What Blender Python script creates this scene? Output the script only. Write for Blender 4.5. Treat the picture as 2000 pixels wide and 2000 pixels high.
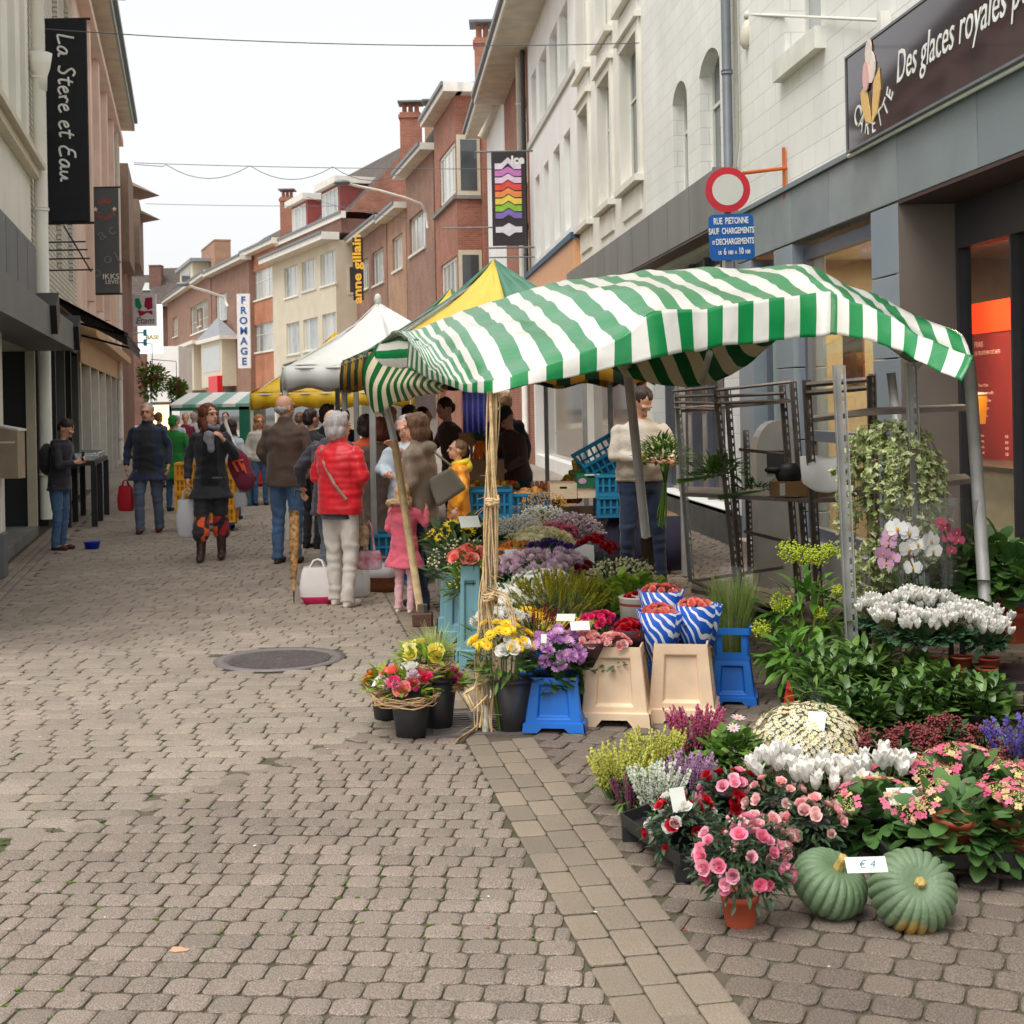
import bpy, math, random
import numpy as np
from mathutils import Vector, Matrix, noise, Euler
for o in list(bpy.data.objects): bpy.data.objects.remove(o)
S=bpy.context.scene; COL=S.collection
random.seed(7); RNG=random.Random(11)
R=math.radians; PI=math.pi
# ---------------- camera (photo pixels are 2000 x 2000) ----------------
FP=2750.0; H=1.66; ROLL=R(1.1); CX,CY=1000.0,787.0
cR,sR=math.cos(ROLL),math.sin(ROLL)
cam=bpy.data.cameras.new('camera'); co=bpy.data.objects.new('camera',cam); COL.objects.link(co); S.camera=co
cam.sensor_width=36; cam.lens=36*FP/2000; cam.clip_end=1000; cam.clip_start=.1
cam.shift_y=-(1000-CY)/2000
co.matrix_world=Matrix.Translation((0,0,H))@Matrix.Rotation(R(90),4,'X')@Matrix.Rotation(-ROLL,4,'Z')
cam.dof.use_dof=True; cam.dof.focus_distance=8.0; cam.dof.aperture_fstop=10
S.render.resolution_x=1024; S.render.resolution_y=1024
def inv(px,py):
    a=px-CX; b=CY-py
    return (cR*a+sR*b)/FP, (-sR*a+cR*b)/FP
def G(px,py,z=0.0):
    u,v=inv(px,py); Y=(z-H)/v; return Vector((u*Y,Y,z))
def P(px,py,Y):
    u,v=inv(px,py); return Vector((u*Y,Y,H+v*Y))
def sc(Y): return FP/Y
# ---------------- world, sun, exposure ----------------
w=bpy.data.worlds.new("World"); S.world=w; w.use_nodes=True
nt=w.node_tree; nt.nodes.clear(); N=nt.nodes.new; Lk=nt.links.new
out=N('ShaderNodeOutputWorld'); bg=N('ShaderNodeBackground'); sky=N('ShaderNodeTexSky')
sky.sky_type='NISHITA'; sky.sun_disc=False; sky.sun_elevation=R(63); sky.sun_rotation=R(220)
sky.air_density=1; sky.dust_density=4; sky.ozone_density=1
hs=N('ShaderNodeHueSaturation'); hs.inputs['Saturation'].default_value=.12; hs.inputs['Value'].default_value=.4
ad=N('ShaderNodeMixRGB'); ad.blend_type='ADD'; ad.inputs[0].default_value=1.0
ad.inputs[2].default_value=(4.5,4.52,4.55,1)     # the bright cloud layer that covers the blue
Lk(sky.outputs[0],hs.inputs['Color']); Lk(hs.outputs[0],ad.inputs[1]); Lk(ad.outputs[0],bg.inputs[0])
bg.inputs[1].default_value=.1; Lk(bg.outputs[0],out.inputs[0])
sl=bpy.data.lights.new('sun','SUN'); so=bpy.data.objects.new('sun',sl); COL.objects.link(so)
sl.energy=1.5; sl.angle=R(40); sl.color=(1,.96,.9); so.rotation_euler=(R(27),0,R(-40)); so.location=(0,0,30)
S.view_settings.view_transform='Standard'; S.view_settings.look='None'; S.view_settings.exposure=.75; S.view_settings.gamma=1
S.cycles.max_bounces=6; S.cycles.transparent_max_bounces=32; S.cycles.caustics_reflective=False; S.cycles.caustics_refractive=False
# ---------------- mesh builder ----------------
TS=bpy.data.scenes.new('bake_scratch')
def evald(o):
    TS.collection.objects.link(o); vl=TS.view_layers[0]; vl.update(); dg=vl.depsgraph; dg.update(); me=bpy.data.meshes.new_from_object(o.evaluated_get(dg)); bpy.data.objects.remove(o); return me
class MB:
    def __init__(s): s.V=[]; s.n=0; s.F=[]; s.R=[]; s.U=[]
    def add(s,vs,fs,m=0,r=None,uv=None):
        vs=np.asarray(vs,dtype=np.float64).reshape(-1,3)
        s.V.append(vs)
        if r is None: r=RNG.random()
        s.R.append(np.full(len(vs),r,dtype=np.float32) if np.isscalar(r) else np.asarray(r,dtype=np.float32))
        s.U.append(np.zeros((len(vs),2),dtype=np.float32) if uv is None else np.asarray(uv,dtype=np.float32))
        if isinstance(fs,np.ndarray): s.F.append((fs+s.n,m if np.isscalar(m) else np.asarray(m)))
        else:
            by={}
            for i,f in enumerate(fs): by.setdefault((len(f),m if np.isscalar(m) else m[i]),[]).append(f)
            for (k,mm),l in by.items(): s.F.append((np.array(l,dtype=np.int32)+s.n,mm))
        s.n+=len(vs); return s
    def box(s,x0,x1,y0,y1,z0,z1,m=0,mt=None):
        v=[(x,y,z) for x in(x0,x1) for y in(y0,y1) for z in(z0,z1)]
        if mt is not None: v=[tuple(mt@Vector(p)) for p in v]
        return s.add(v,[(0,1,3,2),(4,6,7,5),(0,4,5,1),(2,3,7,6),(0,2,6,4),(1,5,7,3)],m)
    def bbox(s,x0,x1,y0,y1,z0,z1,b=.01,m=0,mt=None):   # box with chamfered vertical+horizontal edges
        prof=[(0,b),(0,1-b)]
        vs=[];fs=[]
        for zi,(z,ins) in enumerate([(z0,b),(z0+b,0),(z1-b,0),(z1,b)]):
            ch=b
            X0,X1,Y0,Y1=x0+ins,x1-ins,y0+ins,y1-ins
            vs+=[(X0+ch,Y0,z),(X1-ch,Y0,z),(X1,Y0+ch,z),(X1,Y1-ch,z),(X1-ch,Y1,z),(X0+ch,Y1,z),(X0,Y1-ch,z),(X0,Y0+ch,z)]
        for k in range(3):
            for i in range(8): j=(i+1)%8; fs.append((k*8+i,k*8+j,k*8+8+j,k*8+8+i))
        fs.append(tuple(range(7,-1,-1))); fs.append(tuple(range(24,32)))
        if mt is not None: vs=[tuple(mt@Vector(p)) for p in vs]
        return s.add(vs,fs,m)
    def tube(s,pts,r,n=8,m=0,rr=None,cap=True):
        pts=[Vector(p) for p in pts]; k=len(pts)
        rs=r if hasattr(r,'__len__') else [r]*k
        vs=[];fs=[]; up=None
        for i,p in enumerate(pts):
            t=(pts[min(i+1,k-1)]-pts[max(i-1,0)]); 
            if t.length<1e-9: t=Vector((0,0,1))
            t.normalize()
            if up is None: up=Vector((0,0,1)) if abs(t.z)<.9 else Vector((1,0,0))
            a=t.cross(up); 
            if a.length<1e-6: a=t.cross(Vector((0,1,0)))
            a.normalize(); b=a.cross(t).normalized(); up=b
            for j in range(n):
                th=2*PI*j/n; vs.append(p+(a*math.cos(th)+b*math.sin(th))*rs[i])
        for i in range(k-1):
            for j in range(n): jj=(j+1)%n; fs.append((i*n+j,i*n+jj,(i+1)*n+jj,(i+1)*n+j))
        if cap: fs.append(tuple(range(n))); fs.append(tuple((k-1)*n+j for j in range(n-1,-1,-1)))
        return s.add([tuple(v) for v in vs],fs,m,rr)
    def cap(s,a,b,ra,rb,n=12,m=0):   # capsule with round ends
        a=Vector(a);b=Vector(b);d=(b-a); L=d.length or 1e-6; d/=L
        pts=[];rs=[]
        for t in(-90,-60,-30): pts.append(a+d*ra*math.sin(R(t))); rs.append(max(ra*math.cos(R(t)),1e-4))
        pts.append(a);rs.append(ra);pts.append(b);rs.append(rb)
        for t in(30,60,90): pts.append(b+d*rb*math.sin(R(t))); rs.append(max(rb*math.cos(R(t)),1e-4))
        return s.tube(pts,rs,n,m)
    def lathe(s,prof,c=(0,0,0),n=24,m=0,mt=None,sx=1,sy=1,fn=None):
        vs=[];fs=[];k=len(prof)
        for (r,z) in prof:
            for j in range(n):
                th=2*PI*j/n; q=fn(th,r,z) if fn else r
                p=Vector((c[0]+q*math.cos(th)*sx,c[1]+q*math.sin(th)*sy,c[2]+z)); vs.append(mt@p if mt is not None else p)
        for i in range(k-1):
            for j in range(n): jj=(j+1)%n; fs.append((i*n+j,i*n+jj,(i+1)*n+jj,(i+1)*n+j))
        if prof[0][0]>1e-4: fs.append(tuple(range(n-1,-1,-1)))
        if prof[-1][0]>1e-4: fs.append(tuple((k-1)*n+j for j in range(n)))
        return s.add([tuple(v) for v in vs],fs,m)
    def ell(s,c,r,m=0,n=14,k=9,mt=None):
        pr=[(math.cos(R(-90+180*i/k)),math.sin(R(-90+180*i/k))) for i in range(k+1)]
        vs=[];fs=[]
        for (q,z) in pr:
            for j in range(n):
                th=2*PI*j/n; p=Vector((q*math.cos(th)*r[0],q*math.sin(th)*r[1],z*r[2]))
                if mt is not None: p=mt@p
                vs.append(tuple(p+Vector(c)))
        for i in range(k):
            for j in range(n): jj=(j+1)%n; fs.append((i*n+j,i*n+jj,(i+1)*n+jj,(i+1)*n+j))
        return s.add(vs,fs,m)
    def prism(s,poly,t,m=0,mt=None):     # poly of (x,z), thickness along y from 0 to t
        n=len(poly); vs=[(x,0,z) for x,z in poly]+[(x,t,z) for x,z in poly]
        fs=[tuple(range(n)),tuple(range(2*n-1,n-1,-1))]+[(i,(i+1)%n+0,(i+1)%n+n,i+n)[::-1] for i in range(n)]
        if mt is not None: vs=[tuple(mt@Vector(p)) for p in vs]
        return s.add(vs,fs,m)
    def inst(s,T,mt,m=None,r=None):
        A=np.array(mt); V=T[0]@A[:3,:3].T+A[:3,3]
        if r is None: r=RNG.random()
        s.V.append(V); s.R.append(np.full(len(V),r,dtype=np.float32)); s.U.append(np.zeros((len(V),2),dtype=np.float32))
        for f,mm in T[1]: s.F.append((f+s.n,mm if m is None else m))
        s.n+=len(V)
    def tmpl(s):
        by={}
        for f,m in s.F: by.setdefault((f.shape[1],m),[]).append(f)
        return (np.concatenate(s.V),[(np.concatenate(l),k[1]) for k,l in by.items()])
    def build(s,name,mats,parent=None,smooth=False,loc=None,off=None):
        me=bpy.data.meshes.new(name)
        V=np.concatenate(s.V).astype(np.float32) if s.V else np.zeros((0,3),np.float32)
        if off is not None: V=V-np.array(off,dtype=np.float32)
        me.vertices.add(len(V)); me.vertices.foreach_set('co',V.ravel())
        tot=sum(f.shape[0] for f,_ in s.F); lt=np.concatenate([np.full(f.shape[0],f.shape[1],np.int32) for f,_ in s.F])
        li=np.concatenate([f.ravel() for f,_ in s.F]).astype(np.int32)
        mi=np.concatenate([np.full(f.shape[0],m,np.int32) if np.isscalar(m) else m.astype(np.int32) for f,m in s.F])
        me.loops.add(len(li)); me.loops.foreach_set('vertex_index',li)
        me.polygons.add(tot); ls=np.concatenate([[0],np.cumsum(lt)[:-1]]).astype(np.int32)
        me.polygons.foreach_set('loop_start',ls); me.polygons.foreach_set('loop_total',lt)
        me.polygons.foreach_set('material_index',mi)
        me.polygons.foreach_set('use_smooth',np.full(tot,smooth))
        a=me.attributes.new('rnd','FLOAT','POINT'); a.data.foreach_set('value',np.concatenate(s.R))
        uvl=me.uv_layers.new(name='UVMap'); U=np.concatenate(s.U); uvl.data.foreach_set('uv',U[li].ravel())
        me.update(); me.validate()
        if not isinstance(mats,(list,tuple)): mats=[mats]
        for q in mats: me.materials.append(q)
        o=bpy.data.objects.new(name,me); COL.objects.link(o)
        if parent: o.parent=parent
        if loc is not None: o.location=loc
        return o
def tag(o,label=None,cat=None,group=None,kind=None):
    if label: o['label']=label
    if cat: o['category']=cat
    if group: o['group']=group
    if kind: o['kind']=kind
    return o
def thing(name,label,cat,loc=(0,0,0),rz=0,group=None):
    o=bpy.data.objects.new(name,None); COL.objects.link(o); o.empty_display_size=.1
    o.location=loc; o.rotation_euler=(0,0,rz); return tag(o,label,cat,group)
def dup(root,loc,rz=0,label=None,group=None,scale=None):
    def cp(o,par):
        c=o.copy(); COL.objects.link(c); c.parent=par
        for ch in o.children: cp(ch,c)
        return c
    r=cp(root,None); r.location=loc; r.rotation_euler=(0,0,rz)
    if label: r['label']=label
    if group: r['group']=group
    if scale: r.scale=(scale,)*3 if not hasattr(scale,'__len__') else scale
    return r
def cpmesh(o,loc,rz=0,label=None,scale=None):
    c=o.copy(); COL.objects.link(c); c.location=loc; c.rotation_euler=(0,0,rz)
    if label: c['label']=label
    if scale: c.scale=(scale,)*3
    return c
# ---------------- materials ----------------
MC={}
def mat(name,col,rough=.6,col2=None,var=.12,scale=6,bump=0,bscale=60,metal=0,spec=.5,rv=.15,trans=0,stretch=None,coat=0,emit=0,kind=None,dirt=None,sheen=0):
    if name in MC: return MC[name]
    m=bpy.data.materials.new(name); m.use_nodes=True; nt=m.node_tree; b=nt.nodes['Principled BSDF']; N=nt.nodes.new; L=nt.links.new
    c=Vector(col)
    tc=N('ShaderNodeTexCoord'); mp=N('ShaderNodeMapping'); L(tc.outputs['Object'],mp.inputs[0])
    if stretch: mp.inputs['Scale'].default_value=stretch
    nz=N('ShaderNodeTexNoise'); nz.inputs['Scale'].default_value=scale; nz.inputs['Detail'].default_value=5; L(mp.outputs[0],nz.inputs[0])
    cr=N('ShaderNodeValToRGB'); e=cr.color_ramp.elements
    e[0].position=.3; e[1].position=.7
    lo=c*(1-var); hi=c*(1+var)
    if dirt: lo=Vector(dirt)
    e[0].color=(*lo,1); e[1].color=(*[min(x,1) for x in hi],1)
    L(nz.outputs[0],cr.inputs[0]); last=cr.outputs[0]
    if col2 is not None or rv:
        at=N('ShaderNodeAttribute'); at.attribute_name='rnd'
        if col2 is not None:
            mx=N('ShaderNodeMixRGB'); L(at.outputs['Fac'],mx.inputs[0]); L(last,mx.inputs[1]); mx.inputs[2].default_value=(*col2,1); last=mx.outputs[0]
        if rv:
            mr=N('ShaderNodeMapRange'); mr.inputs[3].default_value=1-rv; mr.inputs[4].default_value=1+rv
            ml=N('ShaderNodeMath'); ml.operation='MULTIPLY'; ml.inputs[1].default_value=7.77; fr=N('ShaderNodeMath'); fr.operation='FRACT'
            L(at.outputs['Fac'],ml.inputs[0]); L(ml.outputs[0],fr.inputs[0]); L(fr.outputs[0],mr.inputs[0])
            hv=N('ShaderNodeHueSaturation'); L(mr.outputs[0],hv.inputs['Value']); L(last,hv.inputs['Color']); last=hv.outputs[0]
    L(last,b.inputs['Base Color']); b.inputs['Roughness'].default_value=rough; b.inputs['Metallic'].default_value=metal
    b.inputs['Specular IOR Level'].default_value=spec
    if coat: b.inputs['Coat Weight'].default_value=coat
    if sheen: b.inputs['Sheen Weight'].default_value=sheen
    if bump:
        n2=N('ShaderNodeTexNoise'); n2.inputs['Scale'].default_value=bscale; n2.inputs['Detail'].default_value=4; L(mp.outputs[0],n2.inputs[0])
        bp=N('ShaderNodeBump'); bp.inputs['Strength'].default_value=bump; bp.inputs['Distance'].default_value=.01; L(n2.outputs[0],bp.inputs['Height']); L(bp.outputs[0],b.inputs['Normal'])
    if emit: b.inputs['Emission Color'].default_value=(*c,1); b.inputs['Emission Strength'].default_value=emit
    if trans:
        tr=N('ShaderNodeBsdfTranslucent'); L(last,tr.inputs[0]); ms=N('ShaderNodeMixShader'); ms.inputs[0].default_value=trans
        o=nt.nodes['Material Output']; L(b.outputs[0],ms.inputs[1]); L(tr.outputs[0],ms.inputs[2]); L(ms.outputs[0],o.inputs[0])
    MC[name]=m; return m
def brick(name,c1,c2,mortar,bw=.22,bh=.075,ms=.008,rough=.85,bump=.4,grime=.25,rowscale=1):
    if name in MC: return MC[name]
    m=bpy.data.materials.new(name); m.use_nodes=True; nt=m.node_tree; b=nt.nodes['Principled BSDF']; N=nt.nodes.new; L=nt.links.new
    tc=N('ShaderNodeTexCoord'); sp=N('ShaderNodeSeparateXYZ'); L(tc.outputs['Object'],sp.inputs[0])
    ad=N('ShaderNodeMath'); L(sp.outputs[0],ad.inputs[0]); L(sp.outputs[1],ad.inputs[1]); cb=N('ShaderNodeCombineXYZ'); L(ad.outputs[0],cb.inputs[0]); L(sp.outputs[2],cb.inputs[1])
    bt=N('ShaderNodeTexBrick'); L(cb.outputs[0],bt.inputs[0]); bt.inputs['Scale'].default_value=1; bt.inputs['Brick Width'].default_value=bw; bt.inputs['Row Height'].default_value=bh; bt.inputs['Mortar Size'].default_value=ms; bt.inputs['Mortar Smooth'].default_value=.3
    bt.inputs[1].default_value=(*c1,1); bt.inputs[2].default_value=(*c2,1); bt.inputs[3].default_value=(*mortar,1)
    nz=N('ShaderNodeTexNoise'); nz.inputs['Scale'].default_value=.9; nz.inputs['Detail'].default_value=6; L(tc.outputs['Object'],nz.inputs[0])
    mr=N('ShaderNodeMapRange'); mr.inputs[1].default_value=.3; mr.inputs[2].default_value=.7; mr.inputs[3].default_value=1-grime; mr.inputs[4].default_value=1.08; L(nz.outputs[0],mr.inputs[0])
    hv=N('ShaderNodeHueSaturation'); L(mr.outputs[0],hv.inputs['Value']); L(bt.outputs[0],hv.inputs['Color']); L(hv.outputs[0],b.inputs['Base Color'])
    b.inputs['Roughness'].default_value=rough
    bp=N('ShaderNodeBump'); bp.inputs['Strength'].default_value=bump; bp.inputs['Distance'].default_value=.01; bp.invert=True; L(bt.outputs['Fac'],bp.inputs['Height']); L(bp.outputs[0],b.inputs['Normal'])
    MC[name]=m; return m
def glassm(name,col,rough=.08,var=.3):
    m=mat(name,col,rough,var=var,scale=1.2,rv=.2,spec=.8); return m
def clear(name,tint=(.9,.95,.93),a=.85,rough=.03,add=.12):
    if name in MC: return MC[name]
    m=bpy.data.materials.new(name); m.use_nodes=True; nt=m.node_tree; nt.nodes.clear(); N=nt.nodes.new; L=nt.links.new
    o=N('ShaderNodeOutputMaterial'); t=N('ShaderNodeBsdfTransparent'); t.inputs[0].default_value=(*tint,1); g=N('ShaderNodeBsdfGlossy'); g.inputs['Roughness'].default_value=rough
    f=N('ShaderNodeLayerWeight'); pw=N('ShaderNodeMath'); pw.operation='POWER'; pw.inputs[1].default_value=4; L(f.outputs[1],pw.inputs[0]); ma=N('ShaderNodeMath'); ma.operation='MULTIPLY_ADD'; ma.use_clamp=True; ma.inputs[1].default_value=.3; ma.inputs[2].default_value=add; L(pw.outputs[0],ma.inputs[0])
    mx=N('ShaderNodeMixShader'); L(ma.outputs[0],mx.inputs[0]); L(t.outputs[0],mx.inputs[1]); L(g.outputs[0],mx.inputs[2]); L(mx.outputs[0],o.inputs[0])
    MC[name]=m; return m
def stripem(name,ca,cb,n,trans=.3,duty=.5,axis=0,off=0.0,rough=.45):
    if name in MC: return MC[name]
    m=mat(name,ca,rough,var=.06,scale=3,bump=.7,bscale=11,trans=trans,rv=0); nt=m.node_tree; N=nt.nodes.new; L=nt.links.new
    b=nt.nodes['Principled BSDF']; uv=N('ShaderNodeUVMap'); uv.uv_map='UVMap'; sp=N('ShaderNodeSeparateXYZ'); L(uv.outputs[0],sp.inputs[0])
    a=N('ShaderNodeMath'); a.operation='MULTIPLY_ADD'; a.inputs[1].default_value=n; a.inputs[2].default_value=off; f=N('ShaderNodeMath'); f.operation='FRACT'; g=N('ShaderNodeMath'); g.operation='GREATER_THAN'; g.inputs[1].default_value=duty
    L(sp.outputs[axis],a.inputs[0]); L(a.outputs[0],f.inputs[0]); L(f.outputs[0],g.inputs[0])
    mx=N('ShaderNodeMixRGB'); L(g.outputs[0],mx.inputs[0]); src=b.inputs['Base Color'].links[0].from_socket; L(src,mx.inputs[1]); mx.inputs[2].default_value=(*cb,1)
    L(mx.outputs[0],b.inputs['Base Color'])
    for nd in nt.nodes:
        if nd.type=='BSDF_TRANSLUCENT': L(mx.outputs[0],nd.inputs[0])
    return m
def srgb(r,g,b): 
    f=lambda c:(c/255/12.92 if c/255<=.04045 else ((c/255+.055)/1.055)**2.4)
    return (f(r),f(g),f(b))
FONT=None
def text(name,body,size,mtl,parent,mw,ext=.004,sx=1.0,shear=0,align='CENTER',spacing=1.0,bold=0):
    cu=bpy.data.curves.new(name,'FONT'); cu.body=body; cu.size=size; cu.extrude=ext; cu.shear=shear; cu.align_x=align; cu.align_y='CENTER'; cu.space_character=spacing; cu.offset=bold; cu.resolution_u=3
    o=bpy.data.objects.new(name,cu); me=evald(o)
    me.materials.clear(); me.materials.append(mtl); me.transform(Matrix.Diagonal((sx,1,1,1)))
    o=bpy.data.objects.new(name,me); COL.objects.link(o); o.parent=parent; o.matrix_local=mw; return o
# face text upright: maps text (x,y,z-out) to world axes x, z, -y (facing the camera side)
TXT=Matrix.Rotation(R(90),4,'X')
# ---------------- ground ----------------
M_joint=mat('joint_sand',srgb(86,77,66),.95,var=.3,scale=3,dirt=srgb(72,72,48),bump=.5,rv=0)
def stonem(name,c,c2,sp=.34):
    m=mat(name,c,.8,col2=c2,var=.1,scale=2.0,rv=.09,bump=.7,bscale=190,spec=.35)
    nt=m.node_tree; N=nt.nodes.new; L=nt.links.new; b=nt.nodes['Principled BSDF']
    src=b.inputs['Base Color'].links[0].from_socket
    tc=N('ShaderNodeTexCoord'); nz=N('ShaderNodeTexNoise'); nz.inputs['Scale'].default_value=210; nz.inputs['Detail'].default_value=3; L(tc.outputs['Object'],nz.inputs[0])
    mr=N('ShaderNodeMapRange'); mr.inputs[1].default_value=.40; mr.inputs[2].default_value=.72; mr.inputs[3].default_value=1-sp; mr.inputs[4].default_value=1+sp*1.9; L(nz.outputs[0],mr.inputs[0])
    n2=N('ShaderNodeTexNoise'); n2.inputs['Scale'].default_value=.8; n2.inputs['Detail'].default_value=4; L(tc.outputs['Object'],n2.inputs[0])
    m2=N('ShaderNodeMapRange'); m2.inputs[1].default_value=.3; m2.inputs[2].default_value=.7; m2.inputs[3].default_value=.86; m2.inputs[4].default_value=1.1; L(n2.outputs[0],m2.inputs[0])
    mu=N('ShaderNodeMath'); mu.operation='MULTIPLY'; L(mr.outputs[0],mu.inputs[0]); L(m2.outputs[0],mu.inputs[1])
    hv=N('ShaderNodeHueSaturation'); L(mu.outputs[0],hv.inputs['Value']); L(src,hv.inputs['Color']); L(hv.outputs[0],b.inputs['Base Color']); return m
M_stA=stonem('tumbled_stone',srgb(149,135,123),srgb(137,125,114))
M_stB=stonem('pale_stone',srgb(162,148,134),srgb(151,139,126))
M_stD=stonem('dark_stone',srgb(128,115,103),srgb(117,105,95))
M_band=stonem('band_brick',srgb(148,134,117),srgb(136,124,109),.15)
M_far=stonem('far_paving',srgb(168,157,143),srgb(160,150,137),.1)
g=MB(); g.add([(-160,-8,-.0105),(60,-8,-.0105),(60,260,-.0105),(-160,260,-.0105)],[(0,1,2,3)])
tag(g.build('ground',M_joint),kind='structure')
def bandL(Y): return .26-.163*(Y-3.75)
BW=.345
seam=[G(*p) for p in((-250,1700),(0,1645),(120,1622),(270,1580),(480,1510),(600,1475),(730,1432),(880,1408),(1000,1404))]
def seamY(X):
    for a,b in zip(seam,seam[1:]):
        if a.x<=X<=b.x: return a.y+(b.y-a.y)*(X-a.x)/(b.x-a.x)
    return seam[0].y if X<seam[0].x else seam[-1].y
def wallL(Y): return -5.67-.232*(Y-15.67)
def wallR(Y): return 2.75-.092*(Y-13.83)
def blk(n,rough,e_=.42):
    T=[]
    for q in range(10):
        rr=random.Random(q)
        def ring(ins,z):
            o=[]
            for i in range(n):
                th=2*PI*(i+.5)/n; e=e_
                c,s=math.cos(th),math.sin(th)
                x=math.copysign(abs(c)**e,c)*.5; y=math.copysign(abs(s)**e,s)*.5
                o.append([x,y,z,ins,rr.uniform(-1,1)*rough])
            return o
        T.append((ring(0,-.014)+ring(.0,-.004)+ring(.008,.0005)+ring(.028,.0015),n))
    return T
BT=blk(16,.012); BTf=blk(8,.0); BTs=blk(16,.004,.16)
def lay(mb,cx,cy,dx,dy,a,b,far,jit=.004,rough=True,m=0,dome=1,dz=0):
    T,n=(BTf if far else (BT if rough else BTs))[RNG.randrange(10)]
    sx,sy=a,b; L=math.hypot(dx,dy); ux,uy=dx/L,dy/L; an=RNG.uniform(-.02,.02) if rough else 0
    ux,uy=ux-uy*an,uy+ux*an; zz=RNG.uniform(-.002,.002)+dz; tx,ty=RNG.uniform(-.012,.012),RNG.uniform(-.012,.012)
    vs=[]
    for x,y,z,ins,j in T:
        X=x*sx; Y=y*sy; X-=math.copysign(min(ins,abs(X)),X); Y-=math.copysign(min(ins,abs(Y)),Y)
        f=1+(j if rough else 0); X*=f;Y*=f
        vs.append((cx+X*ux-Y*uy,cy+X*uy+Y*ux,z*dome+zz+X*tx+Y*ty))
    k=4;fs=[]
    for i in range(k-1):
        for q in range(n): p=(q+1)%n; fs.append((i*n+q,i*n+p,(i+1)*n+p,(i+1)*n+q))
    fs.append(tuple((k-1)*n+q for q in range(n)))
    mb.add(vs,fs,m)
NEARY=15.5; FARY=30
def rows(mb,k,pitch,Lb,test,y0,y1,gap=.008,x0=-9,x1=4,m=0,small=.08,skew=0,xmin=None,xmax=None):
    n=math.hypot(1,k); e1=(1/n,k/n); e2=(-k/n,1/n)
    v=-6.0; i=0
    while v<34:
        u=-16+((i%2)*Lb*.5 if skew==0 else (i*skew)%Lb)+RNG.uniform(-.012,.012); 
        while u<12:
            l=Lb*(.55 if RNG.random()<small else 1)*RNG.uniform(.97,1.03)
            cx=e1[0]*(u+l/2)+e2[0]*v; cy=e1[1]*(u+l/2)+e2[1]*v
            if y0<cy<y1 and abs(cx)<.385*cy+1.7:
                hw=l/2; lo=xmin(cy)+hw if xmin else -99; hi=xmax(cy)-hw if xmax else 99; ll=l; cc=cx
                if cx>hi:
                    ll=xmax(cy)-(cx-hw); cc=(xmax(cy)+cx-hw)/2
                elif cx<lo:
                    ll=cx+hw-xmin(cy); cc=(xmin(cy)+cx+hw)/2
                if ll>.035 and test(cc,cy): lay(mb,cc,cy+(cc-cx)*k,*e1,ll-gap,pitch-gap,cy>NEARY,m=m)
            u+=l
        v+=pitch; i+=1
MH=G(546,1287); 
def okman(x,y): return math.hypot(x-MH.x,y-MH.y)>.455
gx,gy=G(925,1412).x,G(925,1412).y
def okgr(x,y): return not(abs(x-gx+.0)<.3 and abs(y-gy)<.31)
mb=MB()
rows(mb,-.1,.113,.113*1.03,lambda x,y: y<seamY(x)-.07 and okgr(x,y),2.9,9,m=0,small=.05,gap=.0055,xmax=bandL)
rows(mb,-.05,.122,.185,lambda x,y: y>seamY(x)+.07 and x>wallL(y)+.45 and okman(x,y) and okgr(x,y),3,FARY,m=1,small=.03,gap=.0055,xmax=bandL)
rows(mb,-.40,.138,.138,lambda x,y: x<wallR(y)+.05 and okgr(x,y),2.9,FARY,m=2,small=.0,gap=.007,xmin=lambda y:bandL(y)+BW)
for a,b in zip(seam,seam[1:]):      # lozenge stones along the seam
    d=(b-a); L=d.length; n=int(L/.135)
    for i in range(n):
        p=a+d*((i+.5)/n)
        if p.x<bandL(p.y)-.12 and abs(p.x)<.39*p.y+.2 and okgr(p.x,p.y): lay(mb,p.x,p.y,d.x,d.y-.5*abs(d.x),.15,.135,False,m=0,dz=-.0035)
tag(mb.build('cobblestones',[M_stA,M_stB,M_stD]),kind='structure')
mb=MB(); Lb=.208
for r_ in range(3):
    t=2.9+r_*.07
    while t<FARY:
        y=t+Lb/2; x=bandL(y)+BW*(r_+.5)/3
        if okgr(x,y): lay(mb,x,y,-.163,1,Lb-.006,BW/3-.006,y>NEARY,rough=False,dome=.6)
        t+=Lb
tag(mb.build('brick_gutter_band',M_band),kind='structure')
mb=MB()
for r_ in range(4):
    t=10+r_*.07
    while t<FARY:
        y=t+Lb/2; x=wallL(y)+.06+.1*(r_+.5)
        lay(mb,x,y,-.232,1,Lb-.006,.095,True,rough=False); t+=Lb
tag(mb.build('brick_edge_strip',M_stB),kind='structure')
g=MB(); g.add([(-60,FARY-.1,-.004),(20,FARY-.1,-.004),(20,160,-.004),(-60,160,-.004)],[(0,1,2,3)])
tag(g.build('far_pavement',M_far),kind='structure')
# moss in the joints: small tufts
M_moss=mat('moss',srgb(90,112,40),.9,col2=srgb(60,84,30),var=.3)
mb=MB()
for i in range(5200):
    Y=RNG.uniform(3.4,12)**1; X=RNG.uniform(-.38*Y,bandL(Y)-.1)
    if noise.noise(Vector((X*.9,Y*.9,3)))<-.12: continue
    k=RNG.uniform(.002,.007); mb.ell((X,Y,-.006),(k*2.2,k,k*.9),n=5,k=3)
tag(mb.build('moss',M_moss),kind='stuff')
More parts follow.
